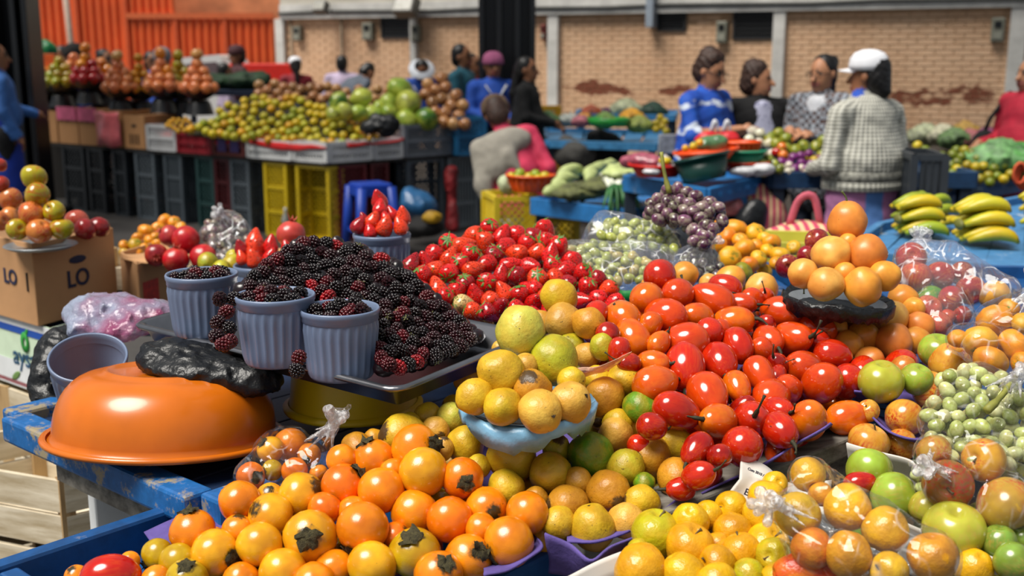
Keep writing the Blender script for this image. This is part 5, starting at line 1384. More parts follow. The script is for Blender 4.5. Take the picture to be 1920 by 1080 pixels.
# young woman in a checked jacket
person(1546, 99, 7.15, RAD(-42), 'woman with glasses and a hair bun in a grey checked jacket', M_CHECK, JE, M_HAIRK, bw=1.08, pitch=RAD(6), yaw=RAD(-6), glasses=True, inner=WH, ilow=1.12, longtop=.72, hairx=[((0, .10, 1.50), (0, .115, 1.51), .042, .042), ((0, .07, 1.42), (0, .08, 1.33), .05, .04)],
       arms={'r': ((-.23, -.02, .99), (-.08, -.27, 1.05)), 'l': ((.23, -.02, .99), (.08, -.28, 1.03))}, **NR)
# vendor in a knitted cardigan, back turned
t = NT('apron_pastel'); vec = t.coord(); sxx = t.n('ShaderNodeSeparateXYZ', i_0=vec).outputs[0]
M_PAST = t.fin(t.mix(t.ramp(t.math('SINE', t.math('MULTIPLY', sxx, 22.0)), .45, .55), lin('#b87aa8'), lin('#5a86c8')), .8)
def hem(e, U, G, Hd, s, Rh):
    m = MB(); m.lathe([(.226, .885), (.238, .89), (.236, .935), (.226, .94)], 40, sy=.80); o = m.build('patterned_hem', plain('hem_pattern', '#9a998f', .9, .5, 60), e); o.scale = (s, s, s)
    m = MB(); m.lathe([(.226, .835), (.238, .84), (.238, .88), (.228, .885)], 40, sy=.80); o = m.build('ribbed_hem', M_KNIT, e); o.scale = (s, s, s)
person(1634, 86, 5.7, RAD(-148), 'woman in a white cap and grey ribbed cardigan, seen from behind', M_KNIT, M_PAST, M_HAIRK, skin=M_SKIN2, bw=1.22, skirt=.30, longtop=1.0, yaw=RAD(18), hat=('cap', plain('cap_white', '#d8d9de', .7, .04)), collar=BL, hairx=[((0, .05, 1.43), (0, .07, 1.385), .06, .05)],
       arms={'r': ((-.26, .02, .98), (-.14, -.24, .90)), 'l': ((.27, .0, .97), (.10, -.26, .92))}, extra=hem, **NR)
# person in a red coat at the edge
person(1935, 104, 7.6, RAD(-70), 'person in a red coat with a black shoulder bag at the picture edge', cloth('coat_red', '#b01c34'), DK, M_HAIRK, bw=1.15, longtop=.75, arms={'r': ((-.25, .0, .97), (-.20, -.20, .93)), 'l': ((.25, 0, .97), (.15, -.2, .9))}, vox=.012,
       extra=lambda e, U, G, Hd, s, Rh: (ob('shoulder_bag', sdf_mesh('shoulder_bag', [ell(U((-.26, -.12, .90)), (.07, .10, .12))], .012, [DK], .02), e), MB().tube([U((-.16, .0, 1.30)), U((-.24, -.10, 1.1)), U((-.27, -.12, .98))], .014, 6).build('bag_strap', DK, e)))
# red carrier bag held by the customer in blue
e = empty('red_bag', at(1345, 285, 6.45), 'red carrier bag with white handles held by the woman in blue', 'bag')
ob('bag_body', sdf_mesh('bag_body', [ell((-.04, 0, .06), (.10, .05, .06)), ell((.06, 0, .065), (.08, .05, .055))], .010, [cloth('bag_red', '#c41a24', .45)], .03, crumple(30, .006, 50, .006)), e)
for x in (-.02, .05):
    m = MB(); m.tube(spline([(x - .02, 0, .11), (x - .005, -.01, .17), (x + .01, 0, .17), (x + .02, 0, .11)], 9), .007, 6, flat=2); m.build('handle', WH, e)
# seated vendor in pink with a cardigan over her shoulders
M_PINK = cloth('jacket_pink', '#d83a5c', .7); M_BEIGE = cloth('cardigan_beige', '#a09a8e', .9)
def drape(e, U, G, Hd, s, Rh):
    Ru_ = rotm(RAD(14), RAD(16), 0)
    pr = [ell(U((.03, .045, 1.20)), np.array((.20, .095, .105)) * s, 0, np.array(Ru_)), ell(U((.10, .07, 1.08)), np.array((.12, .075, .11)) * s, 0, np.array(Ru_)), cap(U((.19, .03, 1.22)), U((.235, .05, .98)), .062 * s, .055 * s), cap(U((.235, .05, .98)), U((.225, .05, .70)), .055 * s, .035 * s), cap(U((.02, .115, 1.12)), U((-.02, .13, .98)), .05 * s, .012 * s)]
    ob('draped_cardigan', sdf_mesh('draped_cardigan', pr, .014, [M_BEIGE], .05, crumple(26, .004, 40, .005)), e)
person(922, 166, 7.9, RAD(-172), 'seated woman in a hot pink jacket with a beige cardigan over her shoulders', M_PINK, cloth('trousers_brown', '#5a4a48'), M_HAIRB, skin=M_SKIN2, bw=1.0, lean=RAD(14), roll=RAD(16), pitch=RAD(15), seated=True, hat=('beanie', cloth('hat_brown', '#6a5440', .95, .3, 20)), longtop=.80, extra=drape, vox=.013)
p = at(960, 380, 7.5); m = MB(); m.lathe([(.15, 0), (.14, .2), (.15, .40), (.002, .41)], 20, c=(p.x, 7.75, 0)); one('bucket_seat', m, cmat('#2a2f35'), 'dark bucket used as a seat by the woman in pink', 'seat')
# people behind the fruit stall
FAR = dict(vox=.017)
def vest(col): return lambda e, U, G, Hd, s, Rh: MB().lathe([(.002, 0)], 3) and None
VB = cloth('vest_blue', '#1f4fb0'); TE = cloth('shirt_teal', '#1c5a6c'); RE = cloth('sweater_red', '#7a1420'); LI = cloth('shirt_lilac', '#b0a0b8'); GR = cloth('jacket_slate', '#4a525e'); MA = cloth('shirt_maroon', '#3a1018')
def trimv(e, U, G, Hd, s, Rh):
    m = MB(); m.tube([U((-.10, -.115, 1.25)), U((0, -.13, 1.10)), U((.10, -.115, 1.25))], .016 * s, 6, flat=.5); m.build('white_trim', WH, e)
fwd = {'r': ((-.22, -.05, 1.0), (-.08, -.26, .95)), 'l': ((.22, -.05, 1.0), (.08, -.26, .92))}
person(988, 103, 9.9, RAD(75), 'woman with long black hair in a black jacket in front of the steel column', DK, DK, M_HAIRK, skin=M_SKIN2, bw=1.1, longtop=.72, hairx=[((0, .07, 1.45), (.0, .12, 1.25), .06, .05), ((0, .12, 1.25), (0, .13, 1.10), .05, .03)], arms=fwd, **FAR)
person(924, 92, 10.2, RAD(15), 'woman in a pink knitted hat and blue vest with white trim', VB, JE, M_HAIRK, skin=M_SKIN2, bw=1.15, hat=('beanie', cloth('hat_pink', '#a85a80', .9)), arms=fwd, sleeve=1.0, extra=trimv, **FAR)
person(866, 80, 11.2, RAD(70), 'man with short black hair in a teal shirt', TE, JE, M_HAIRK, skin=M_SKIN2, bw=1.15, sleeve=.1, arms=fwd, **FAR)
person(886, 98, 11.9, RAD(60), 'person in a dark red top behind the man in teal', RE, JE, M_HAIRK, skin=M_SKIN2, bw=1.0, **FAR)
person(790, 104, 12.6, RAD(10), 'woman in a white sun visor and blue vest bending over the papayas', VB, JE, M_HAIRK, skin=M_SKIN2, bw=1.2, lean=RAD(18), pitch=RAD(25), hat=('visor', plain('visor_white', '#d0d4dc', .5)), arms=fwd, extra=trimv, **FAR)
person(697, 118, 14.4, RAD(130), 'person in a slate grey jacket stooping behind the oranges', GR, JE, M_HAIRK, bw=1.2, lean=RAD(42), pitch=RAD(10), **FAR)
person(641, 102, 15.3, RAD(175), 'person in a pale lilac shirt seen from behind', LI, JE, M_HAIRK, bw=1.2, **FAR)
person(553, 103, 15.4, RAD(-160), 'person in a dark red sweater and white cap seen from behind', RE, JE, M_HAIRK, skin=M_SKIN2, bw=1.1, hat=('cap', plain('cap_white', '#d8d9de')), hairx=[((0, .08, 1.42), (0, .10, 1.25), .04, .03)], **FAR)
person(444, 81, 14.6, RAD(-60), 'man in a maroon shirt near the white car', MA, JE, M_HAIRK, skin=M_SKIN2, bw=1.15, hat=('beanie', MA), **FAR)
person(304, 84, 12.7, RAD(10), 'woman in a grey cap and blue vest behind the fruit towers', VB, JE, M_HAIRK, skin=M_SKIN2, bw=1.0, pitch=RAD(20), hat=('beanie', cloth('cap_grey', '#7d8088')), arms=fwd, **FAR)
person(283, 94, 13.0, RAD(40), 'person with long black hair beside the woman in the grey cap', DK, JE, M_HAIRK, skin=M_SKIN2, hairx=[((0, .05, 1.42), (0, .08, 1.2), .06, .05)], **FAR)
person(196, 90, 12.9, RAD(60), 'person with tied black hair in a blue top behind the red fruit tower', VB, JE, M_HAIRK, skin=M_SKIN2, hairx=[((0, .08, 1.5), (0, .1, 1.52), .04, .04)], **FAR)
person(143, 77, 12.2, RAD(-70), 'woman in a dark knitted hat and blue vest at the end of the stall', VB, JE, M_HAIRK, skin=M_SKIN2, bw=1.15, pitch=RAD(10), hat=('beanie', cloth('hat_dark', '#2a2826', .95)), **FAR)
person(112, 84, 13.2, RAD(-30), 'person in dark clothes behind the woman with the knitted hat', DK, DK, M_HAIRK, skin=M_SKIN2, **FAR)
person(421, 115, 14.0, RAD(120), 'small figure in pale clothes beside the man in maroon', LI, JE, M_HAIRK, skin=M_SKIN2, bw=.85, **FAR)
M_LB = cloth('shirt_lightblue', '#3a6ab0')
def apron(e, U, G, Hd, s, Rh):
    m = MB(); m.lathe([(.20, .30), (.19, .8), (.165, 1.0), (.16, 1.18)], 32, sy=.78); o = m.build('apron', cloth('apron_blue', '#1436a0'), e); o.scale = (s, s, s)
person(-14, 62, 9.4, RAD(120), 'vendor in a light blue shirt and long blue apron beside the steel column', M_LB, DK, M_HAIRK, skin=M_SKIN2, bw=1.2, H=1.62, arms={'r': ((-.22, 0, 1.0), (-.2, -.1, .8)), 'l': ((.26, -.08, 1.02), (.30, -.30, .95))}, extra=apron, vox=.014)
# white car outside with a red barrier
cx = aty(400, 130, 16.5)
e = empty('white_car', Vector((cx.x, 16.5, 0)), 'white car parked outside in front of the orange gate', 'car')
m = MB(); prof = [(-.9, .35), (-.95, .8), (-.7, .95), (-.35, 1.38), (.45, 1.42), (.85, 1.0), (1.6, .9), (1.65, .4)]
rows = [[Vector((x * .62, y, z * 1.07)) for x, z in prof] for y in (-.75, -.7, .7, .75)]
m.loft(rows, smooth=False); n_ = len(prof)
m.add([Vector((x * .62, -.75, z * 1.07)) for x, z in prof], [tuple(range(n_))]); m.add([Vector((x * .62, .75, z * 1.07)) for x, z in prof], [tuple(range(n_))])
m.build('car_body', plain('car_white', '#e4e2e0', .25, .03), e, bevel=.03)
m = MB(); m.add([Vector((x * .62, -.765, z * 1.07)) for x, z in ((-.55, .98), (-.28, 1.30), (.40, 1.33), (.70, 1.0))], [(0, 1, 2, 3)]); m.build('side_window', plain('car_glass', '#6a5a5c', .15), e, solid=.01)
for x in (-.35, .62):
    m = MB(); m.lathe([(.002, -.05), (.2, -.05), (.22, 0), (.2, .05), (.002, .05)], 20, M=Matrix.Rotation(math.pi / 2, 3, 'X')); o = m.build('wheel', plain('tyre', '#151515', .8), e); o.location = (x, -.72, .22)
m = MB(); p = aty(495, 140, 15.8); m.box((p.x, 15.8, .70), (.95, .06, 1.40)); one('red_barrier', m, plain('barrier_red', '#d8281c', .5), 'red painted barrier beside the white car', 'barrier', bevel=.02)
# bulb-like lamp on a wire above the gate
# ---------------------------------------------------------------- foreground stalls: tables, trays, tubs, boxes
M_BLUE = worn_paint('blue_paint', '#0c4880', '#a99878', .5, .60, .68, 9)
M_BLUE2 = worn_paint('blue_paint_worn', '#155e9e', '#94876c', .5, .53, .60, 16)
M_NAVY = worn_paint('navy_board', '#0c2444', '#3a4450', .55, .68, .8, 6)
M_GREYW = wood('grey_wood', '#8d887e', '#4a463f', 4, (1, 10, 10))
M_PALEW = wood('pale_wood', '#e2d6be', '#ac9a7a', 3, (1.2, 1.2, 10))
M_PALEW2 = wood('pale_wood_slat', '#c9a878', '#8a6a42', 3, (9, 9, 1))
M_PURP = plain('purple_pulp', '#5a4a8e', .85, .15, 30, bump=.3, bscale=120)
Avec = (atz(450, 905, .85) - atz(0, 1053, .85)); Avec.z = 0; Avec.normalize(); Bvec = Vector((-Avec.y, Avec.x, 0))
def stall(name, label, corner, La, Lb, ztop, wrail, hrail, floor_dz, mrail, mfloor, sides='nfLR', legs=True, li=.06, ja=None, jb=None, planks=5):
    """open tray table; corner = near-right... edges along ja (La) and jb (Lb), with rails, plank floor and legs"""
    ja = ja or Avec; jb = jb or Bvec
    c = Vector(corner); c.z = 0
    e = empty(name, c, label, 'table')
    Z = Vector((0, 0, 1))
    def rail(p, q):
        m = WMB(); m.beam(p + Z * (ztop - hrail / 2), q + Z * (ztop - hrail / 2), wrail, hrail)
        return m.build('rail', mrail, e, bevel=.006)
    h = wrail / 2
    if 'L' in sides: rail(c + jb * Lb, c + jb * Lb + ja * La)
    if 'R' in sides: rail(c, c + ja * La)
    if 'n' in sides: rail(c + jb * h, c + jb * (Lb - h))
    if 'f' in sides: rail(c + ja * La + jb * h, c + ja * La + jb * (Lb - h))
    for i in range(planks):
        p = c + jb * (Lb * (i + .5) / planks); m = WMB()
        m.beam(p + ja * .01 + Z * (ztop - floor_dz), p + ja * (La - .01) + Z * (ztop - floor_dz), Lb / planks - .004, .018)
        m.build('plank', mfloor, e, bevel=.002)
    if legs:
        for (i, j) in ((li, li), (La - .06, .06), (li, Lb - .06), (La - .06, Lb - .06)):
            p = c + ja * i + jb * j; m = WMB(); m.box(p + Z * ((ztop - floor_dz - .02) / 2), (.05, .05, ztop - floor_dz - .02), rz=math.atan2(ja.y, ja.x))
            m.build('leg', M_GREYW, e)
    return e
# tray of naranjillas, nearest
PL = atz(0, 1053, .85); PL.z = 0
FRc = atz(1062, 1008, .85); FRc.z = 0
wT1 = (FRc - PL).dot(-Bvec); lenT1 = (FRc - PL).dot(Avec)
near = FRc - Avec * .80
stall('tray_table', 'bright blue painted tray table heaped with naranjillas', near, .80, wT1, .85, .026, .085, .062, M_BLUE, M_BLUE, 'LRf')
# the low end board of that tray, at the lower corner of the picture
P0 = atz(2, 1058, .85); P0.z = 0
m = MB(); m.beam(P0 + Vector((0, 0, .807)) - Bvec * .02, P0 - Bvec * .5 + Vector((0, 0, .807)), .026, .085); 
one('tray_end_board', m, M_BLUE, 'blue end board at the empty corner of the naranjilla tray', 'board', bevel=.004)
# table with the orange basin
N2 = atz(392, 932, .885); L2 = atz(14, 770, .885)
jb2 = (L2 - N2); jb2.z = 0; w2 = jb2.length; jb2.normalize(); ja2 = Vector((jb2.y, -jb2.x, 0))
T2 = stall('berry_table', 'worn blue table with thick rails carrying the berry trays and basin', N2, 1.45, w2, .885, .05, .045, .03, M_BLUE2, M_NAVY, 'nLR', ja=ja2, jb=jb2, li=.28)
m = WMB(); N2z = Vector((N2.x, N2.y, 0))
m.beam(N2z + ja2 * .02 + Vector((0, 0, .815)), N2z + ja2 * .02 + jb2 * w2 * .75 + Vector((0, 0, .815)), .03, .045); m.build('apron', M_GREYW, T2)
# grey boards of the apple trays
def board(name, a, b, w_, h_, mat, lab, cat='board'):
    m = MB(); m.beam(a, b, w_, h_); return one(name, m, mat, lab, cat, bevel=.004)
board('tray_board', at(1195, 972, 1.52), at(1590, 812, 1.70), .075, .03, M_GREYW, 'grey weathered plank between the tamarillos and the yellow apples')
board('tray_board', at(1380, 925, 1.62), at(1600, 850, 1.74), .05, .04, M_GREYW, 'second grey plank behind the crumpled newspaper')
# ---- large low table that carries guavas, tamarillos and apples
m = MB()
e = empty('display_table', (0.75, 1.9, 0), 'long wooden display table hidden beneath the fruit heaps', 'table')
for i in range(6):
    p = Vector((-.02, 1.60, 0)) + Bvec * (-.95 + .16 * i); m = WMB()
    m.beam(p + Vector((0, 0, .70)) - Avec * .20, p + Avec * 1.35 + Vector((0, 0, .70)), .15, .02); m.build('plank', M_NAVY, e)
for (x, y) in ((.95, 1.55), (.25, 1.75), (1.45, 2.3), (.6, 2.6)):
    m = WMB(); m.box((x, y, .345), (.06, .06, .69)); m.build('leg', M_GREYW, e)
# ---- purple moulded-paper liners under the fruit
def sheet(name, lines, mat, lab, cat, n=24, sub=4, thick=.003, wob=.004, wsc=14, group=None):
    m = MB(); m.loft([spline(l, n) for l in lines], n, sub=sub); m.jitter(wob, wsc, len(lab))
    return one(name, m, mat, lab, cat, group, solid=thick)
sheet('paper_liner', [[at(1320, 925, 1.53), at(1400, 888, 1.55), at(1480, 835, 1.57), at(1556, 796, 1.60)],
                      [at(1310, 930, 1.58), at(1395, 897, 1.59), at(1475, 842, 1.62), at(1560, 800, 1.65)],
                      [at(1250, 900, 1.70), at(1350, 860, 1.72), at(1450, 810, 1.76), at(1560, 770, 1.82)],
                      [at(1120, 680, 2.15), at(1250, 650, 2.2), at(1400, 620, 2.25), at(1520, 600, 2.3)]], M_PURP, 'purple paper liner under the tamarillo heap', 'liner', wob=.008)
sheet('paper_liner', [[at(1062, 1012, 1.44), at(1130, 1012, 1.44), at(1205, 985, 1.47), at(1240, 962, 1.50), at(1300, 918, 1.54), at(1308, 880, 1.58)],
                      [at(1060, 1000, 1.50), at(1130, 1000, 1.50), at(1200, 965, 1.54), at(1230, 942, 1.58), at(1275, 912, 1.62), at(1290, 870, 1.66)],
                      [at(900, 960, 1.60), at(980, 940, 1.63), at(1060, 900, 1.68), at(1120, 880, 1.70), at(1190, 860, 1.74), at(1230, 840, 1.76)],
                      [at(780, 800, 1.85), at(860, 760, 1.95), at(960, 720, 2.02), at(1050, 700, 2.05), at(1120, 690, 2.06), at(1180, 700, 2.05)]], M_PURP, 'lilac paper liner curling up in front of the guavas', 'liner', wob=.008)
sheet('paper_liner', [[at(1020, 1000, 1.42), at(1070, 1020, 1.41), at(1110, 1050, 1.385), at(1150, 1022, 1.41), at(1200, 1000, 1.44)],
                      [at(1030, 1040, 1.44), at(1070, 1050, 1.43), at(1110, 1068, 1.41), at(1150, 1040, 1.44), at(1200, 1015, 1.47)],
                      [at(1030, 1075, 1.47), at(1070, 1080, 1.46), at(1110, 1090, 1.45), at(1150, 1070, 1.47), at(1200, 1050, 1.50)]], M_PURP, 'folded purple paper hanging over the tray edge below the guavas', 'liner', wob=.006)
sheet('paper_liner', [[at(268, 1000, 1.575), at(330, 975, 1.60), at(400, 945, 1.64), at(470, 915, 1.68)],
                      [at(285, 1020, 1.55), at(345, 1000, 1.57), at(415, 972, 1.60), at(490, 945, 1.63)],
                      [at(330, 1075, 1.53), at(420, 1060, 1.54), at(520, 1040, 1.55), at(620, 1010, 1.57)],
                      [at(380, 1160, 1.48), at(560, 1150, 1.48), at(740, 1130, 1.49), at(900, 1100, 1.50)]], M_PURP, 'purple paper liner in the blue tray behind the naranjillas', 'liner', wob=.004)
sheet('paper_liner', [[at(905, 1078, 1.37), at(960, 1068, 1.385), at(1012, 1035, 1.41), at(1015, 1018, 1.43)],
                      [at(905, 1060, 1.45), at(950, 1050, 1.46), at(995, 1020, 1.48), at(1000, 1000, 1.50)],
                      [at(880, 1010, 1.56), at(920, 1000, 1.56), at(950, 990, 1.58), at(960, 970, 1.60)]], M_PURP, 'purple paper liner edge under the two lowest naranjillas', 'liner', wob=.004)
sheet('paper_liner', [[at(1600, 735, 1.72), at(1650, 742, 1.71), at(1700, 758, 1.69), at(1740, 772, 1.68)],
                      [at(1605, 748, 1.78), at(1650, 754, 1.77), at(1700, 768, 1.75), at(1740, 780, 1.74)],
                      [at(1610, 700, 1.95), at(1670, 690, 1.96), at(1730, 680, 1.97), at(1780, 690, 1.97)]], M_PURP, 'purple paper liner under the pale green apples', 'liner', wob=.004)
sheet('paper_liner', [[at(1620, 768, 1.66), at(1660, 805, 1.63), at(1700, 822, 1.61), at(1740, 826, 1.60)],
                      [at(1630, 775, 1.70), at(1670, 812, 1.67), at(1710, 828, 1.65), at(1745, 832, 1.64)],
                      [at(1640, 780, 1.80), at(1680, 790, 1.80), at(1720, 795, 1.80), at(1760, 790, 1.80)]], M_PURP, 'purple paper liner under the striped apples beside the grape bag', 'liner', wob=.004)
# ---- crumpled newspapers
t = NT('newsprint'); vec = t.coord('Object')
ln_ = t.n('ShaderNodeTexWave', wave_type='BANDS', bands_direction='Z', i_Vector=vec, i_Scale=95.0).outputs[0]
col_ = t.ramp(t.noise(vec, 9, 2), .56, .6)
words_ = t.ramp(t.noise(t.coord('Object', scale=(1, 1, 1)), 260, 1), .45, .55)
ink = t.math('MULTIPLY', t.math('MULTIPLY', t.ramp(ln_, .45, .6), col_), words_)
M_NEWS = t.fin(t.mix(t.math('MULTIPLY', ink, .55), lin('#cfcac2'), lin('#55524f')), .8)
sheet('newspaper', [[at(1390, 846, 1.54), at(1410, 868, 1.53), at(1440, 880, 1.53), at(1490, 905, 1.53), at(1560, 900, 1.55)],
                    [at(1385, 900, 1.50), at(1405, 905, 1.51), at(1430, 915, 1.50), at(1470, 935, 1.50), at(1560, 930, 1.52)],
                    [at(1345, 955, 1.47), at(1385, 950, 1.49), at(1420, 950, 1.48), at(1450, 960, 1.47), at(1560, 965, 1.49)],
                    [at(1270, 985, 1.49), at(1330, 1000, 1.50), at(1400, 1010, 1.51), at(1460, 1020, 1.52), at(1560, 1020, 1.53)]], M_NEWS, 'crumpled newspaper with black print standing up behind the yellow apples', 'newspaper', wob=.006, wsc=22)
sheet('newspaper', [[at(1055, 1085, 1.36), at(1100, 1060, 1.37), at(1150, 1040, 1.38), at(1190, 1025, 1.39)],
                    [at(1060, 1120, 1.36), at(1110, 1090, 1.37), at(1165, 1070, 1.38), at(1210, 1050, 1.39)],
                    [at(1060, 1190, 1.40), at(1130, 1170, 1.41), at(1200, 1150, 1.42), at(1260, 1120, 1.43)]], M_NEWS, 'folded newspaper sheet at the lower edge beside the yellow apples', 'newspaper', wob=.003)
sheet('newspaper', [[at(1588, 830, 1.60), at(1640, 845, 1.58), at(1700, 862, 1.57), at(1720, 880, 1.56)],
                    [at(1590, 875, 1.62), at(1640, 885, 1.61), at(1700, 895, 1.60), at(1722, 905, 1.59)],
                    [at(1600, 930, 1.60), at(1660, 940, 1.60), at(1720, 950, 1.60), at(1760, 960, 1.60)]], M_NEWS, 'newspaper sheet lining the box of green apples', 'newspaper', wob=.004)
sheet('newspaper', [[at(1690, 975, 1.43), at(1770, 1010, 1.40), at(1850, 1040, 1.37), at(1930, 1075, 1.35)],
                    [at(1690, 995, 1.44), at(1770, 1035, 1.41), at(1850, 1070, 1.38), at(1930, 1100, 1.36)],
                    [at(1680, 1060, 1.48), at(1760, 1090, 1.46), at(1840, 1110, 1.45), at(1930, 1130, 1.44)]], M_NEWS, 'newspaper sheet between the yellow apples and the green apples', 'newspaper', wob=.004)
# base of the front-right apple trays
m = MB()
e = empty('apple_tray', at(1500, 1080, 1.5) * 1.0, 'grey wooden tray holding the yellow and green apples', 'tray')
for i in range(6):
    p = atz(1180, 1180, .80) + Vector((.17 * i, .02, -.02)); m = WMB(); m.beam(p - Avec * .15, p + Avec * .55, .15, .02); m.build('plank', M_GREYW, e)

# ---- containers
def cupmesh(name='tub'):
    pr = [(0, .004), (.046, .004), (.049, .0), (.0505, .006)]
    body = MB(); H = .108
    rib = lambda t, z: 1 + (.048 * (max(0, math.cos(26 * t)) ** .6 if math.cos(26 * t) > 0 else 0)) * min(1, max(0, (z - .004) / .01)) * min(1, max(0, (.088 - z) / .006))
    prof = [(.002, .003), (.040, .003), (.047, .002), (.0495, .006)] + [(.0495 + .0075 * k / 8, .006 + .084 * k / 8) for k in range(1, 9)]
    body.lathe(prof, 156, rib=rib)
    inner = [(.0555, .090), (.0485, .012), (.002, .010)]
    body.lathe(inner, 40)
    rim = MB(); rim.lathe([(.0560, .089), (.0585, .091), (.0585, .098), (.0600, .100), (.0605, .106), (.0590, .1085), (.0565, .107), (.0560, .098), (.0545, .090)], 64)
    return body, rim
M_TUB = plain('tub_blue_grey', '#6b7a96', .38, .06, 14, coat=.1)
cb, crm = cupmesh(); CUPB = cb.mesh('tub_body', M_TUB); CUPR = crm.mesh('rim', M_TUB)
def cup(loc, lab, rot=(0, 0, 0), s=1.0):
    e = empty('plastic_tub', loc, lab, 'tub', 'blue grey plastic tubs'); e.rotation_euler = rot; e.scale = (s,) * 3
    ob('tub_body', CUPB, e); ob('rim', CUPR, e)
    return e
CUPS = {}
def cup_at(key, px, py, d, lab, s=1.0):
    p = at(px, py, d) - Vector((0, 0, .104 * s)); CUPS[key] = p; return cup(p, lab, s=s)
cup_at(1, 378, 516, 1.90, 'ribbed blue grey tub of blackberries standing beside the crumpled clear bag')
cup_at(2, 516, 556, 1.70, 'ribbed blue grey tub of blackberries in the middle of the metal tray edge')
cup_at(3, 637, 581, 1.69, 'ribbed blue grey tub of blackberries at the near corner of the metal tray')
cup_at(4, 492, 499, 2.60, 'ribbed blue grey tub of strawberries behind the blackberry heap', 1.1)
cup_at(5, 716, 441, 2.33, 'ribbed blue grey tub with a tall stack of strawberries, on its own')
e = cup(at(178, 764, 1.95), 'empty blue grey tub tipped over against the orange basin', (RAD(24), RAD(7), 0), 1.07)
# sheet pans
M_STEEL = plain('pan_steel', '#8c8c90', .28, .3, 7, metal=.95)
def pan(name, c0, ca, cb_, lab, depth=.035, rim=.012):
    """c0 near corner of the rim, ca and cb_ the two neighbouring rim corners"""
    c0 = Vector(c0); X = (Vector(ca) - c0); Y = Vector(cb_) - c0; Lx = X.length; Ly = Y.length; X.normalize()
    Zv = X.cross(Y).normalized(); Zv = Zv if Zv.z > 0 else -Zv; Y = Zv.cross(X); Y = Y if Y.dot(Vector(cb_) - c0) > 0 else -Y
    def ring(inset, dz, rc=.03):
        pts = []
        r = max(rc - inset, .006)
        for (cx, cy, a0) in ((Lx - inset - r, Ly - inset - r, 0), (inset + r, Ly - inset - r, 90), (inset + r, inset + r, 180), (Lx - inset - r, inset + r, 270)):
            for k in range(5):
                a = RAD(a0 + 90 * k / 4); pts.append(c0 + X * (cx + r * math.cos(a)) + Y * (cy + r * math.sin(a)) + Zv * dz)
        return pts
    e = empty(name, c0 - Zv * depth, lab, 'tray')
    rows = [ring(.0, -.004), ring(-.003, 0), ring(.004, .003), ring(rim, .0), ring(rim + .012, -depth + .004), ring(rim + .020, -depth), ]
    m = WMB(); n = 20
    vs = [p for r in rows for p in r]
    m.add(vs, [(i * n + k, i * n + (k + 1) % n, (i + 1) * n + (k + 1) % n, (i + 1) * n + k) for i in range(len(rows) - 1) for k in range(n)] + [tuple(5 * n + k for k in range(n))], True)
    m.build('pan', M_STEEL, e, solid=.002)
    return c0, X, Y, Zv, Lx, Ly
C0 = atz(745, 735, 1.035); CA = atz(245, 608, 1.035); CB_ = atz(925, 645, 1.05)
TRAY = pan('metal_tray', C0, CA, C0 + (CB_ - C0).normalized() * .33, 'shiny steel tray heaped with blackberries, raised on a yellow basin')
pan('metal_tray', atz(905, 600, 1.01), atz(905, 600, 1.01) + Vector((-.36, .44, 0)), atz(1190, 572, 1.01), 'steel tray heaped with strawberries')
# orange basin, upside down, tilted
M_BOWL = plain('basin_orange', '#cc680e', .27, .10, 7, coat=.2)
prof = [(.214, .002), (.216, -.004), (.210, -.006), (.203, .000), (.198, .008)]
prof += [(.198 - .004 * math.sin(0), .012)] + [(.112 + .086 * math.cos(RAD(90 * k / 10)) ** .85, .012 + .104 * math.sin(RAD(90 * k / 10)) ** 1.0) for k in range(1, 10)]
prof += [(.114, .1165), (.109, .1205), (.102, .1215), (.097, .117), (.08, .115), (.002, .114)]
e = empty('orange_basin', at(312, 814, 1.84), 'large glossy orange plastic basin turned upside down', 'basin')
e.rotation_euler = (RAD(-7), RAD(2), 0); e.scale = (.89, .89, .90)
m = MB(); m.lathe(prof, 72); m.build('shell', M_BOWL, e)
m = MB(); m.lathe([(.205, -.003), (.217, -.006), (.219, -.001), (.216, .004), (.207, .003)], 72); m.build('rim', M_BOWL, e)
# yellow basin, upside down, under the tray
M_YEL = plain('basin_yellow', '#dcbc10', .4, .1, 6)
e = empty('yellow_basin', Vector((at(663, 762, 1.95).x, at(663, 762, 1.95).y, .905)), 'yellow plastic basin turned upside down under the steel tray', 'basin')
m = MB(); m.lathe([(.112, .004), (.108, .02), (.103, .08), (.098, .09), (.002, .09)], 56); m.build('shell', M_YEL, e)
m = MB(); m.lathe([(.108, .0), (.120, -.001), (.121, .005), (.112, .010)], 56); m.build('rim', M_YEL, e)
# ---- plastic bags lying about
lump('black_bag', [pe(300, 672, 1.83, (.040, .035, .022)), pe(355, 690, 1.80, (.065, .05, .024)), pe(430, 702, 1.80, (.07, .05, .026)), pe(340, 655, 1.84, (.05, .03, .014)), pe(480, 718, 1.80, (.045, .04, .018))], .0045, M_BLKBAG,
     'crumpled black plastic bag lying on top of the orange basin', 'bag', .035, crumple(70, .003, 95, .006))
lump('black_bag', [pe(112, 690, 2.16, (.05, .06, .075)), pe(92, 735, 2.13, (.035, .05, .06)), pe(130, 655, 2.18, (.04, .05, .05)), pe(108, 775, 2.08, (.04, .05, .04))], .0055, M_BLKBAG,
     'black plastic bag bunched behind the tipped empty tub', 'bag', .035, crumple(50, .004, 75, .008))
t = NT('stained_film'); vec = t.coord()
h = t.noise(vec, 28, 4, .6)
cc = t.ramp(t.noise(vec, 9, 3), .4, .62, lin('#a9b4cc'), lin('#a04a72'))
t.bump(h, .8, .012)
M_STAIN = t.fin(cc, .18, coat=.3); t.b.inputs['Alpha'].default_value = .62
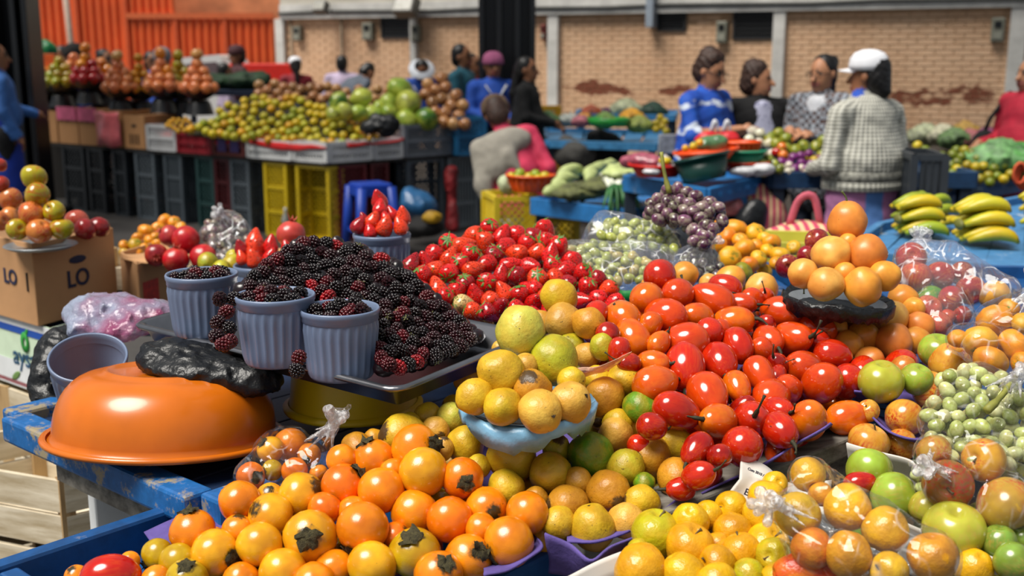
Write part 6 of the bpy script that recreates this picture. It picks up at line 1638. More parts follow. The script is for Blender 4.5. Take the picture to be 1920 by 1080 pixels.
lump('clear_bag', [pe(160, 590, 2.15, (.045, .04, .035)), pe(205, 575, 2.15, (.06, .05, .03)), pe(255, 585, 2.12, (.06, .05, .025)), pe(230, 620, 2.08, (.05, .04, .025)), pe(150, 615, 2.1, (.03, .03, .025)), pe(295, 590, 2.12, (.05, .04, .02))], .005, M_STAIN,
     'crumpled clear plastic bag stained with berry juice', 'bag', .03, crumple(60, .004, 90, .008))
M_DKFRUIT = plain('berry_dark', '#2a0c14', .25, .4, 30, coat=.3)
lump('berry_bag', [pe(300, 600, 2.14, (.05, .04, .03)), pe(285, 590, 2.2, (.03, .03, .03))], .006, M_DKFRUIT, 'dark berry filled plastic bag behind the first tub', 'bag', .03, crumple(60, .004, 90, .006))
# ---- cardboard boxes at the far end of the table
def text(body, size, mat, parent, M, name='lettering', ext=.0006, bold=0.0):
    cu = bpy.data.curves.new('txt', 'FONT'); cu.body = body; cu.size = size; cu.align_x = 'CENTER'; cu.align_y = 'CENTER'; cu.extrude = ext; cu.offset = bold
    tmp = bpy.data.objects.new('txt', cu); COL.objects.link(tmp)
    dg = bpy.context.evaluated_depsgraph_get(); me = bpy.data.meshes.new_from_object(tmp.evaluated_get(dg))
    bpy.data.objects.remove(tmp); me.materials.clear(); me.materials.append(mat)
    o = ob(name, me, parent); o.matrix_local = M
    return o
def face_M(o, right, up):
    r = Vector(right).normalized(); u = Vector(up).normalized(); n = r.cross(u)
    return Matrix(((r.x, u.x, n.x, o[0]), (r.y, u.y, n.y, o[1]), (r.z, u.z, n.z, o[2]), (0, 0, 0, 1)))
M_CARD = plain('cardboard', '#b88a5e', .8, .08, 6, bump=.1)
M_CARDD = plain('cardboard_inner', '#8d6844', .85, .1, 6)
M_INK = plain('ink_navy', '#1d2240', .7, .15)
def carton(name, lab, corner, left, right, z0, z1, mat, inner, open_top=True, th=.006):
    """box seen at its near vertical edge; left and right are the neighbouring ground points"""
    c = Vector((corner.x, corner.y, 0)); a = Vector((left.x, left.y, 0)); b = Vector((right.x, right.y, 0)); d = a + b - c
    e = empty(name, Vector((c.x, c.y, z0)), lab, 'box')
    P = [c, b, d, a]; Z = Vector((0, 0, 1)); ctr = (a + b) / 2
    for i, nm in enumerate(('side', 'side', 'side', 'side')):
        p, q = P[i], P[(i + 1) % 4]; n = ((p + q) / 2 - ctr).normalized()
        m = WMB(); m.beam(p + Z * (z0 + z1) / 2 - n * th / 2, q + Z * (z0 + z1) / 2 - n * th / 2, th, z1 - z0); m.build(nm, mat, e, bevel=.001)
    m = WMB(); m.add([p + Z * (z0 + .004) for p in P], [(0, 1, 2, 3)]); m.build('bottom', inner, e, solid=.004)
    m = WMB(); m.add([p + Z * (z1 - .02) for p in P], [(0, 1, 2, 3)]); m.build('lid', inner, e, solid=.004)
    return e
dl = 2.95
LOc = at(72, 612, dl); LOl = at(-60, 585, dl + .25); LOr = at(224, 600, dl + .28)
z0 = LOc.z; z1 = at(72, 452, dl).z
LOr.z = 0; LOl.z = 0
LO = carton('carton', 'brown cardboard carton lettered LO with cut handle holes', LOc, LOl, LOr, z0, z1, M_CARD, M_CARDD)
cc0 = Vector((LOc.x, LOc.y, 0)); dr = (LOr - cc0); dr.z = 0; Lr = dr.length; dr.normalize(); dL = (LOl - cc0); dL.z = 0; dL.normalize()
nr = Vector((dr.y, -dr.x, 0)); nr = nr if nr.y < 0 else -nr; nl = Vector((dL.y, -dL.x, 0)); nl = nl if nl.y < 0 else -nl
base = Vector((LOc.x, LOc.y, z0)); Hb = z1 - z0
text('LO', .064, M_INK, LO, face_M(dr * Lr * .51 + Vector((0, 0, Hb * .46)) + nr * .002, dr, (0, 0, 1)), bold=.0015)
text('LO', .055, M_INK, LO, face_M(dL * .125 + Vector((0, 0, Hb * .53)) + nl * .002, -dL, (0, 0, 1)), bold=.0015)
m = MB(); m.ball((0, 0, 0), (.032, .002, .011), 24, 6); o = m.build('handle_hole', M_INK, LO); o.location = dr * Lr * .52 + Vector((0, 0, Hb * .70)) + nr * .002; o.rotation_euler = (0, 0, math.atan2(dr.y, dr.x))
m = MB(); m.box((0, 0, 0), (.008, .003, .05)); o = m.build('handle_slot', plain('slot_dark', '#2a1c10', .9), LO); o.location = dL * .036 + Vector((0, 0, Hb * .52)) + nl * .001; o.rotation_euler = (0, 0, math.atan2(dL.y, dL.x))
# lower white and green carton
M_WHT = plain('carton_white', '#d9dcdd', .7, .05); M_PGREEN = plain('carton_green', '#c9dcc0', .7, .05); M_BLU = plain('carton_blue', '#1f4fa8', .6, .08)
z2 = at(72, 757, dl).z
dc = .035
AYc = LOc + (dr + dL) * -dc + dr * .05 + dL * .0; AYl = AYc + dL * .45; AYr = AYc + dr * .16
AY = carton('carton', 'white and pale green fruit carton with a green emblem and blue stripe', AYc, AYl, AYr, z2, z0 - .004, M_PGREEN, M_CARDD)
Hy = z0 - .004 - z2
def decal(par, ox, oz, w_, h_, mat, nm='printed_band', d=dL, n=nl):
    m = MB(); m.add([(0, 0, 0), (w_, 0, 0), (w_, 0, h_), (0, 0, h_)], [(0, 1, 2, 3)]); o = m.build(nm, mat, par, solid=.0006)
    o.location = d * ox + Vector((0, 0, oz)) + n * .002; o.rotation_euler = (0, 0, math.atan2(d.y, d.x)); return o
decal(AY, 0, Hy * .90, .45, Hy * .10, M_WHT); decal(AY, 0, Hy * .80, .45, Hy * .10, M_BLU); decal(AY, 0, 0.002, .45, Hy * .38, M_WHT); decal(AY, 0, .006, .45, Hy * .06, plain('carton_red', '#c43a4a', .6))
decal(AY, 0, Hy * .90, .16, Hy * .10, M_WHT, d=dr, n=nr); decal(AY, 0, Hy * .80, .16, Hy * .10, M_BLU, d=dr, n=nr)
text('aysa', .075, plain('carton_navy', '#27506e', .6), AY, face_M(dL * .145 + Vector((0, 0, Hy * .46)) + nl * .003, -dL, (0, 0, 1)), bold=.001)
m = MB(); m.lathe([(.010, 0), (.023, 0), (.023, .001), (.010, .001)], 24); o = m.build('emblem', plain('emblem_green', '#2f9a3c', .6), AY)
o.matrix_local = face_M(dL * .135 + Vector((0, 0, Hy * .70)) + nl * .003, -dL, (0, 0, 1)) @ Matrix.Diagonal((.9, 1.25, 1, 1))
m = MB(); m.ball((0, 0, 0), (.016, .007, .001), 12, 4); o = m.build('emblem_leaf', plain('emblem_green', '#2f9a3c', .6), AY)
o.matrix_local = face_M(dL * .125 + Vector((0, 0, Hy * .84)) + nl * .003, -dL, (0, 0, 1)) @ Matrix.Rotation(.8, 4, 'Z')
m = MB(); m.ball((0, 0, 0), (.028, .010, .001), 12, 4); o = m.build('printed_leaf', plain('leaf_print', '#6a8a4a', .6), AY)
o.matrix_local = face_M(dL * .20 + Vector((0, 0, Hy * .16)) + nl * .003, -dL, (0, 0, 1)) @ Matrix.Rotation(.5, 4, 'Z')
# wooden slat crates below
def slat_crate(name, lab, c, ja, jb, La, Lb, z0, H, rows, mat, gap=.008, posts=True, group=None, slat2=None):
    e = empty(name, Vector((c.x, c.y, z0)), lab, 'crate', group); c = Vector((c.x, c.y, 0)); Z = Vector((0, 0, 1))
    hh = H / rows
    for (p, d, L) in ((c, ja, La), (c, jb, Lb), (c + jb * Lb, ja, La), (c + ja * La, jb, Lb)):
        for i in range(rows):
            z = z0 + hh * (i + .5); m = WMB(); m.beam(p + Z * z, p + d * L + Z * z, .010, hh - gap); m.build('slat', mat, e, bevel=.001)
    for (i, j) in ((0, 0), (La, 0), (0, Lb), (La, Lb)):
        s = .012; p = c + ja * (i + (s if i == 0 else -s)) + jb * (j + (s if j == 0 else -s))
        m = WMB(); m.box(p + Z * (z0 + H / 2), (.03, .03, H - .002), rz=math.atan2(ja.y, ja.x)); m.build('corner_post', slat2 or mat, e)
    for f in (.55, ):
        p = c + jb * Lb * f; n = -ja * .008; m = WMB(); m.beam(p + n + Z * z0, p + n + Z * (z0 + H), .045, .008, up=tuple(ja)); m.build('brace', slat2 or mat, e)
    m = WMB(); m.add([c + Z * (z0 + .01), c + ja * La + Z * (z0 + .01), c + ja * La + jb * Lb + Z * (z0 + .01), c + jb * Lb + Z * (z0 + .01)], [(0, 1, 2, 3)]); m.build('bottom', mat, e, solid=.006)
    return e
wc0 = at(128, 1020, 2.42); zc1 = at(128, 888, 2.42).z; zc0 = at(128, 1032, 2.42).z
slat_crate('wooden_crate', 'pale wooden slat crate under the edge of the blue table', wc0, Vector((.80, .6, 0)), Vector((-.93, .36, 0)).normalized(), .32, .5, zc0, zc1 - zc0, 2, M_PALEW, slat2=M_PALEW2)
slat_crate('wooden_crate', 'pale wooden slat crate standing on the floor below another crate', wc0 + Vector((-.02, .01, 0)), Vector((.80, .6, 0)), Vector((-.93, .36, 0)).normalized(), .32, .5, .01, zc0 - .02, 3, M_PALEW, slat2=M_PALEW2)
slat_crate('wooden_crate', 'shaded wooden crate carrying the white and green carton', Vector((AYc.x, AYc.y, 0)) - nl * -.0, dr, dL, .35, .5, .01, z2 - .02, 3, M_PALEW, slat2=M_PALEW2)
m = MB(); p = at(232, 955, 2.2); m.box((p.x, p.y, p.z), (.12, .05, .12), rz=.6); one('printed_carton', m, M_WHT, 'white printed carton glimpsed behind the blue tray rail', 'carton', bevel=.004)
# box with pomegranates
q0 = at(262, 575, 3.15); q1 = at(335, 560, 3.35); q2 = at(232, 560, 3.35)
PB = carton('carton', 'small brown carton with a red printed label below the pomegranates', q0, q2, q1, q0.z - .02, at(262, 492, 3.15).z, M_CARD, M_CARDD)
d3 = Vector((q1.x - q0.x, q1.y - q0.y, 0)).normalized(); n3 = Vector((d3.y, -d3.x, 0)); n3 = n3 if n3.y < 0 else -n3
decal(PB, .02, .015, .08, .07, plain('label_red', '#c0301c', .5, .3, 60), 'printed_label', d3, n3)
sheet('cardboard_flap', [[at(228, 485, 3.2), at(262, 490, 3.15), at(315, 495, 3.1)], [at(232, 470, 3.5), at(290, 470, 3.5), at(420, 470, 3.5)]], M_CARD, 'torn cardboard sheet beneath the pomegranates', 'cardboard', wob=.006, thick=.004)
e = stall('side_table', 'dark wooden table behind the boxes with pomegranates and tangerines', at(330, 560, 3.05) + Vector((-.35, 0, 0)), .9, .9, at(330, 520, 3.05).z - .12, .03, .04, .02, M_NAVY, M_NAVY, 'nfLR', ja=Vector((1, 0, 0)), jb=Vector((0, 1, 0)))

# rear tray table under the grapes, tangerines, passion fruit and red apples
C4 = [Vector((.42, 1.80, 0)), Vector((1.22, 1.74, 0)), Vector((1.42, 2.85, 0)), Vector((.16, 2.95, 0))]
e = empty('rear_table', (.8, 2.3, 0), 'blue plank table behind the tamarillos under the grapes and passion fruit', 'table')
for k in range(7):
    a = C4[0].lerp(C4[1], (k + .5) / 7); b = C4[3].lerp(C4[2], (k + .5) / 7); m = WMB(); m.beam(a + Vector((0, 0, .925)), b + Vector((0, 0, .925)), .13 + .02 * (k % 2), .02); m.build('plank', M_BLUE, e)
for c in C4:
    q = c.lerp(Vector((.8, 2.3, 0)), .1); m = WMB(); m.box(q + Vector((0, 0, .457)), (.05, .05, .914)); m.build('leg', M_GREYW, e)
for a, b in ((C4[2], C4[3]), (C4[0], C4[1])):
    m = WMB(); m.beam(a + Vector((0, 0, .93)), b + Vector((0, 0, .93)), .025, .07); m.build('rail', M_BLUE, e)
# shallow crate under the heaped tangerines, box under the strawberry tray
p = at(275, 470, 3.5); zt = at(275, 492, 3.45).z
slat_crate('wooden_crate', 'shallow wooden crate under the tangerines behind the pomegranates', Vector((p.x - .2, p.y - .12, 0)), Vector((0, 1, 0)), Vector((1, 0, 0)), .35, .45, .80, max(.05, zt - .80), 1, M_PALEW, slat2=M_PALEW2)
p = atz(960, 560, .97); m = MB(); m.box((p.x - .05, p.y + .05, .918), (.30, .26, .10), rz=.7); one('low_box', m, M_CARDD, 'low box supporting the strawberry tray', 'box', bevel=.004)
# printed title on the crumpled newspaper
np_ = bpy.data.objects['newspaper']
for (tx, px, py, d, sz, ang) in (('El C', 1408, 926, 1.478, .0125, -.42), ('Com 2010 / EL COMERCIO', 1436, 893, 1.505, .0048, -.42)):
    R3 = Matrix.Rotation(ang, 4, CB); r_ = R3 @ CR; u_ = R3 @ CU; pos = at(px, py, d) + CB * .006
    text(tx, sz, M_INK, np_, face_M(pos - np_.location, r_, u_), bold=.0002)

p = at(547, 466, 2.77); m = MB(); m.box((p.x, p.y, (p.z - .012 + .885) / 2), (.16, .16, p.z - .012 - .885)); one('fruit_carton', m, M_CARD, 'small carton carrying the single pomegranate behind the strawberry tub', 'box', bevel=.003)
# ---------------------------------------------------------------- fruit of the near stalls
# --- naranjillas in the blue tray
NJ = {'o': ('#f59010', 'orange'), 'y': ('#f0ac1a', 'yellow orange'), 'r': ('#f07a0a', 'deep orange'), 'g': ('#c4a414', 'greenish yellow')}
nj = conv(440, 765, [(1165, 270, 150, 'o', {'ax': (.8, .2, .45), 'label': 'orange naranjilla with a brown blotch, topmost of its heap', 'parts': ['calyx']}), (885, 335, 130, 'o', {'ax': (-.3, .9, .2)}), (700, 350, 95, 'o'), (690, 500, 135, 'r', {'ax': (.75, .65, .1)}),
    (930, 530, 146, 'o', {'ax': (-.4, -.8, .3), 'parts': ['calyx']}), (1210, 418, 150, 'y', {'ax': (.1, .2, -1), 'label': 'yellow orange naranjilla with a green spot near the top of its heap'}), (1460, 450, 128, 'r', {'ax': (.2, -.1, .95), 'label': 'deep orange naranjilla with a dark earthy calyx facing out', 'parts': ['calyx']}),
    (1170, 670, 142, 'o', {'ax': (0, .3, -1)}), (1385, 720, 140, 'r', {'ax': (.1, .2, -1)}), (1615, 655, 132, 'o', {'ax': (.35, .0, .93), 'label': 'orange naranjilla with a pale cut stump facing out', 'parts': ['none']}), (1880, 680, 132, 'o', {'ax': (.1, .2, -1)}),
    (1760, 855, 156, 'o', {'ax': (-.85, -.35, .35), 'label': 'orange naranjilla with a grey calyx, lowest beside the purple paper edge', 'parts': ['calyx']}), (830, 770, 160, 'o', {'ax': (-.45, -.85, .35), 'parts': ['calyx']}), (410, 570, 140, 'y', {'ax': (.75, .45, .3)}),
    (230, 700, 140, 'y', {'ax': (-.6, .4, .5)}), (505, 825, 165, 'y', {'ax': (.1, .15, .98), 'label': 'yellow orange naranjilla with a ring of dark calyx facing out', 'parts': ['calyx']}), (185, 870, 142, 'y', {'ax': (0, -.95, .25), 'parts': ['calyx']}), (330, 1030, 146, 'y', {'ax': (-.2, -.9, .2)}),
    (610, 1030, 122, 'o', {'ax': (.6, -.6, .3)}), (880, 1000, 150, 'y', {'ax': (-.5, -.7, .3)}), (1155, 930, 156, 'g', {'ax': (-.1, .75, .6), 'label': 'green tinged naranjilla with its grey calyx and stalk on top', 'parts': ['calyx']}), (1490, 950, 148, 'o', {'ax': (.5, .45, .7), 'parts': ['calyx']}),
    (1330, 1050, 150, 'o', {'ax': (.35, .6, .6), 'parts': ['calyx']}), (500, 1100, 130, 'o'), (35, 600, 128, 'o', {'ax': (.1, -.9, .2), 'parts': ['calyx']}), (20, 790, 100, 'o', {'ax': (.1, .9, .1)}), (590, 660, 105, 'r'), (1040, 830, 95, 'r'), (1000, 410, 75, 'o'), (230, 580, 85, 'y'), (40, 1110, 115, 'o'), (770, 655, 95, 'o'), (1560, 790, 100, 'o')])
nj += conv(0, 765, [(1240, 795, 140, 'o', {'ax': (-.1, .95, .2), 'label': 'orange naranjilla with an earthy top, outermost towards the empty tray corner', 'parts': ['calyx']}), (1380, 930, 146, 'y', {'ax': (.85, -.1, .4), 'parts': ['calyx']}), (1130, 990, 112, 'g', {'ax': (.2, -.5, .8)}), (1025, 945, 100, 'g', {'ax': (-.6, -.5, .3), 'parts': ['calyx']}), (835, 985, 62, 'o'),
    (490, 1085, 75, 'o'), (1205, 1090, 130, 'g', {'ax': (.1, .8, .5), 'parts': ['calyx']}), (1010, 1100, 90, 'o'), (1560, 1090, 105, 'y')])
dN = plane3([(620, 1060, 1.43), (780, 830, 1.56), (960, 1000, 1.45)])
heap('naranjilla', dedupe(nj), dN, NJ, '%s naranjilla in the tray heap', 'naranjilla', 'naranjillas in the blue tray', sides=('by the red tamarillo', 'below the knotted bag', 'in the middle', 'by the guavas'), back=40, zmin=.79)
# --- guavas
GV = {'y': ('#d4b222', 'yellow'), 'p': ('#deb04a', 'peach yellow'), 'g': ('#b2ae24', 'greenish yellow'), 'b': ('#c68c20', 'brownish orange'), 'l': ('#d2ce54', 'pale yellow'), 'G': ('#5f9016', 'green')}
gplate = conv(840, 480, [(465, 480, 150, 'l', {'ax': (.1, .95, .1), 'label': 'tall pale yellow guava standing at the top of the stack on the blue plate'}), (670, 680, 148, 'g', {'ax': (.3, -.8, .3), 'label': 'large greenish guava leaning beneath the tall pale one'}), (355, 750, 140, 'y', {'ax': (-.9, .3, .1)}), (185, 900, 112, 'y'), (345, 970, 118, 'y'),
    (540, 870, 118, 'b'), (605, 990, 134, 'p', {'ax': (.5, -.2, .8)}), (780, 935, 126, 'p', {'ax': (.7, .4, .5), 'parts': ['blossom_end']}), (500, 700, 70, 'p'), (790, 800, 80, 'y')])
gback = conv(840, 480, [(710, 265, 110, 'y', {'label': 'round yellow guava topmost of the stack beside the strawberries'}), (740, 425, 116, 'p'), (895, 430, 98, 'b'), (600, 430, 78, 'p'), (800, 600, 97, 'g'), (900, 625, 78, 'p'), (975, 590, 80, 'g'), (350, 600, 60, 'p'),
    (1030, 910, 122, 'b'), (1115, 810, 112, 'y'), (1225, 980, 102, 'G', {'label': 'yellow green guava resting against the tamarillos'}), (130, 795, 88, 'b'), (40, 960, 64, 'y'), (955, 790, 78, 'y'), (1115, 730, 85, 'y'), (870, 820, 60, 'b'), (20, 1040, 70, 'l'), (1090, 1050, 92, 'y')])
gv = conv(920, 765, [(130, 318, 146, 'y', {'label': 'large yellow guava densely speckled brown under the blue plate'}), (385, 425, 132, 'y'), (645, 310, 146, 'G', {'label': 'big deep green guava with a dark blossom end', 'ax': (-.1, .8, .6), 'parts': ['blossom_end']}), (870, 385, 112, 'g', {'label': 'light green guava next to the deep green one'}), (810, 165, 106, 'p', {'ax': (.0, .6, .8), 'parts': ['blossom_end']}), (885, 125, 85, 'y'), (1020, 310, 126, 'b'), (1170, 235, 112, 'y'),
    (1195, 445, 116, 'b', {'label': 'brownish guava alone in the curled corner of the lilac liner', 'ax': (.3, -.2, .9), 'parts': ['blossom_end']}), (755, 540, 132, 'b'), (970, 605, 102, 'y'), (875, 730, 112, 'p', {'label': 'peach guava with a brown scar in the front row'}), (660, 765, 135, 'y'), (500, 620, 117, 'b'), (100, 510, 108, 'y'), (440, 735, 105, 'y'), (565, 470, 80, 'b'), (290, 585, 80, 'b'), (985, 480, 66, 'G'), (420, 270, 85, 'g'),
    (785, 10, 76, 'y'), (690, 60, 66, 'y')])
gv += conv(440, 765, [(1090, 175, 130, 'y'), (1480, 235, 116, 'y'), (1720, 510, 122, 'y', {'label': 'pear shaped yellow guava behind the stump faced naranjilla', 'ax': (-.9, .1, .2)}), (1290, 140, 85, 'p'), (1235, 60, 86, 'y'), (890, 200, 64, 'b'), (790, 255, 92, 'b'), (1400, 60, 92, 'l'), (1570, 375, 76, 'y'), (1130, 95, 62, 'y'), (1340, 265, 70, 'p')])
dGp = plane3([(940, 780, 1.50), (1050, 780, 1.50), (980, 600, 1.60)])
dGb = plane3([(1130, 740, 1.68), (1040, 560, 1.82), (870, 720, 1.78)])
dGf = plane3([(1110, 985, 1.475), (900, 830, 1.62), (1260, 860, 1.58)])
GRP = 'guavas heaped beside the tamarillos'
heap('guava', dedupe(gplate), dGp, GV, '%s guava stacked on the blue plate', 'guava', 'guavas stacked on the blue plate', sides=('by the berry tray', 'in the middle', 'by the tamarillos'), lean=(0, 0, .2))
heap('guava', dedupe(gback), dGb, GV, '%s guava behind the blue plate', 'guava', 'guavas piled behind the blue plate', sides=('by the berry tray', 'in the middle', 'by the tamarillos'), back=8, zmin=.95)
heap('guava', dedupe(gv), dGf, GV, '%s guava in the plate-side heap', 'guava', 'guavas heaped in front of the blue plate', sides=('by the yellow basin', 'by the naranjillas', 'in the middle', 'by the tamarillos'), back=24, zmin=.86)
# --- tamarillos
TM = {'r': ('#c4220a', 'red'), 'o': ('#e8740f', 'orange'), 'd': ('#a0140a', 'dark red'), 's': ('#d84a0a', 'orange red')}
def tm_axis(r, ex, r_):
    a = RAD(ex.get('a', r_.uniform(-180, 180))); e = ex.get('e', r_.uniform(.4, 1.0)); q = math.sqrt(max(0, 1 - e * e)) * (1 if ex.get('f', 0) else r_.choice((-1, 1)))
    return CR * math.cos(a) * e + CU * math.sin(a) * e + CB * q
tm = conv(840, 480, [(1362, 125, 95, 'r', {'e': .2, 'label': 'round glossy red tamarillo at the very top of its heap'}), (1280, 282, 98, 'o', {'e': .2}), (1480, 245, 93, 's', {'e': .4, 'a': 0}), (1395, 385, 112, 's', {'a': 170, 'e': .7}), (1700, 285, 110, 's', {'a': 155, 'e': .95}), (1605, 385, 82, 'o', {'a': 0, 'e': .9}), (1780, 200, 84, 'r', {'a': 160, 'e': .9}), (1885, 310, 75, 's', {'a': 0}),
    (1840, 420, 100, 'o', {'a': 10, 'e': .95}), (1120, 400, 105, 'o', {'e': .3}), (1190, 525, 110, 'o', {'a': 110, 'e': .8, 'label': 'smooth orange tamarillo beside the guavas, stem uppermost', 'parts': ['stem']}), (955, 370, 70, 'r'), (1280, 455, 78, 'o'), (1350, 560, 70, 'o'), (1505, 562, 126, 's', {'a': 195, 'e': .95, 'label': 'large orange red tamarillo lying with a long stem towards the guavas', 'parts': ['stem']}),
    (1680, 505, 88, 'r'), (1755, 480, 68, 's'), (1525, 715, 124, 'r', {'a': -95, 'e': .8, 'parts': ['stem']}), (1745, 682, 108, 'r', {'a': -80, 'e': .5, 'parts': ['stem']}), (1870, 580, 96, 'r', {'a': -75, 'e': .8, 'parts': ['stem']}), (1320, 690, 84, 'o', {'a': 0, 'e': .9}), (1335, 822, 115, 'o', {'a': 10, 'e': .8}), (1670, 895, 125, 's', {'a': -70, 'e': .6, 'parts': ['stem']}), (1470, 1000, 118, 'r', {'a': -25, 'e': .95, 'parts': ['stem']}),
    (1030, 515, 75, 'd'), (1100, 620, 75, 'r'), (1160, 690, 66, 'd'), (1860, 840, 82, 'o', {'a': -75, 'parts': ['stem']}), (1730, 1060, 105, 'o'), (1900, 985, 70, 'd')])
tm += conv(1360, 440, [(30, 345, 78, 'r'), (130, 480, 98, 's', {'a': 150, 'e': .9}), (360, 500, 105, 's', {'a': 170, 'e': .95}), (90, 568, 98, 's', {'a': 160, 'e': .9}), (172, 412, 66, 's', {'a': 160}), (252, 402, 56, 's'), (100, 722, 106, 'r', {'a': -80, 'e': .6, 'parts': ['stem']}), (255, 590, 66, 'd'), (285, 680, 84, 's', {'a': -50, 'parts': ['stem']}), (240, 742, 74, 's'), (430, 672, 106, 's', {'a': 10, 'e': .5}), (600, 615, 98, 's', {'a': -25, 'e': .95}),
    (590, 690, 78, 'r'), (510, 855, 102, 's', {'a': -10, 'e': .85}), (690, 775, 100, 'r', {'a': -10, 'e': .95, 'label': 'red tamarillo at the apple side of the heap with a curled stem', 'parts': ['stem']}), (225, 897, 92, 's', {'a': -70, 'e': .8, 'parts': ['stem']}), (610, 962, 116, 's', {'a': -110, 'e': .5, 'parts': ['stem']}), (780, 950, 98, 'r', {'a': -90, 'e': .7}), (390, 988, 82, 's'), (310, 1050, 110, 's'), (75, 982, 88, 's', {'a': -80, 'parts': ['stem']}), (335, 835, 66, 'd'), (0, 832, 84, 'r', {'a': -80, 'parts': ['stem']}),
    (885, 872, 80, 'r'), (1140, 835, 92, 'r', {'label': 'red tamarillo lying between the pale green apples'}), (330, 912, 60, 'd')])
tm += conv(1360, 765, [(180, 80, 112, 'r', {'e': .3}), (335, 140, 106, 'r', {'a': -50, 'e': .5, 'f': 1, 'parts': ['stem']}), (515, 70, 115, 'o', {'a': 90}), (110, 250, 116, 'r', {'e': .4}), (790, 62, 108, 'o', {'a': 5, 'e': .97, 'label': 'orange tamarillo with a thick green stem pointing to the grape bag', 'parts': ['stem']}), (350, 10, 84, 'r')])
tm += conv(920, 765, [(1455, 140, 118, 'o', {'e': .7, 'a': 0}), (1330, 270, 92, 'd'), (1340, 432, 88, 'r'), (1460, 310, 72, 'd'), (1040, 120, 84, 'd')])
dT = plane3([(1236, 514, 1.95), (1392, 838, 1.55), (1520, 560, 1.98)])
heap('tamarillo', dedupe(tm), dT, TM, 'glossy %s tamarillo in the big heap', 'tamarillo', 'tamarillos in the big heap', sides=('beside the guavas', 'below the grapes', 'in the middle', 'below the passion fruit', 'beside the apples'), axisf=tm_axis, back=90, zmin=.90, rscale=1.15)
o = put('tamarillo', at(208, 1082, 1.42), .029, '#c81a08', 'single red tamarillo lying at the empty corner of the blue tray', 'tamarillo', None, axis=(1, .15, .1), parts=['none'])
# small red chilli-like tamarillo stem end by the apples
# --- plates under stacks
M_BPL = plain('blue_film', '#7fb2d2', .35, .12, 30, bump=.5, bscale=50)
pc_ = at(990, 762, 1.58)
e = empty('covered_plate', Vector((pc_.x, pc_.y, pc_.z - .008)), 'plate wrapped in pale blue plastic carrying a stack of guavas', 'plate')
def ragged(nm, R0, R1, h, mat, par, seed, amp=.006, drop=None):
    m = MB(); n = 60; rows = []
    for (r, z, w_) in ((.003, .004, 0), (R0 * .6, .003, 0), (R0, .006, .1), ((R0 + R1) / 2, h * .7, .3), (R1, h, .6), (R1 * 1.02, h - .004, 1), (R1 * 1.0, h - .022, 1.6), (R1 * .9, -.004, .6)):
        row = []
        for k in range(n):
            a = 2 * math.pi * k / n; q = mnoise.noise((math.cos(a) * 2.2 + seed, math.sin(a) * 2.2, w_))
            q2 = mnoise.noise((math.cos(a) * 7 + seed, math.sin(a) * 7, w_ * 2))
            row.append(Vector(((r + amp * w_ * q + amp * .5 * q2 * w_) * math.cos(a), (r + amp * w_ * q) * math.sin(a), z + (q * .012 + q2 * .008) * w_ - (drop(a) * w_ if drop else 0))))
        row.append(row[0]); rows.append(row)
    m.loft(rows); return m.build(nm, mat, par, solid=.0015)
ragged('plastic_cover', .082, .094, .014, M_BPL, e, 3.0, drop=lambda a: .016 * max(0, math.cos(a + 1.9)) ** 6)
m = MB(); m.lathe([(.002, .0), (.07, .0), (.085, .008), (.083, .010), (.068, .003), (.002, .003)], 40); m.build('plate', plain('plate_tin', '#9aa0a4', .35, .1, metal=.6), e)
# peach film scrap
sheet('film_scrap', [[at(1080, 690, 1.66), at(1130, 684, 1.62), at(1182, 662, 1.60)], [at(1075, 700, 1.66), at(1125, 692, 1.63), at(1180, 668, 1.61)], [at(1085, 712, 1.68), at(1110, 704, 1.66), at(1150, 690, 1.65)]], film('peach_film', (.95, .62, .45), .45, .6), 'torn scrap of peach plastic film beside the guavas', 'plastic film', n=14, wob=.004, wsc=30, thick=.0008)
# --- passion fruit pyramid and the heap below it
PF = {'o': ('#eda43a', 'orange'), 'y': ('#f2ba58', 'yellow orange'), 'd': ('#e48c3a', 'deep orange')}
pfp = conv(1360, 440, [(785, -85, 118, 'd', {'ax': (-.05, .98, .1), 'label': 'large orange passion fruit with a stalk, top of the pyramid', 'parts': ['stem']}), (680, 135, 116, 'y'), (905, 128, 114, 'd'), (505, 255, 90, 'y'), (645, 318, 104, 'y'), (880, 330, 116, 'o'), (1020, 265, 94, 'o'), (770, 250, 70, 'o'), (790, 60, 60, 'o')])
heap('passion_fruit', pfp, plane3([(1550, 530, 1.86), (1660, 530, 1.86), (1588, 415, 1.95)]), PF, '%s passion fruit in the black plate pyramid', 'passion fruit', 'passion fruit in the pyramid', sides=('by the tangerines', 'in the middle', 'by the red apples'))
pfh = conv(1360, 440, [(1140, 420, 92, 'o'), (1045, 538, 112, 'y'), (470, 460, 92, 'o'), (235, 350, 96, 'y'), (1085, 690, 112, 'd', {'ax': (0, -.6, .5)}), (880, 665, 102, 'o'), (790, 710, 88, 'o'), (930, 810, 88, 'd'), (1225, 680, 84, 'o'), (1250, 595, 90, 'd', {'label': 'orange passion fruit with a wrinkled spot beside the red apples'}), (620, 560, 70, 'd'), (760, 545, 80, 'b'), (900, 530, 70, 'd'), (715, 600, 66, 'y'), (1210, 470, 66, 'o'), (1735, 390, 88, 'y'), (640, 500, 66, 'd'), (540, 400, 60, 'o')])
PF['b'] = ('#7a4a2a', 'brown')
heap('passion_fruit', dedupe(pfh), plane3([(1500, 560, 2.0), (1620, 690, 1.84), (1800, 560, 2.02)]), PF, '%s passion fruit under the black plate', 'passion fruit', 'passion fruit under the black plate', sides=('by the tamarillos', 'in the middle', 'by the apples'), back=10, zmin=.9)
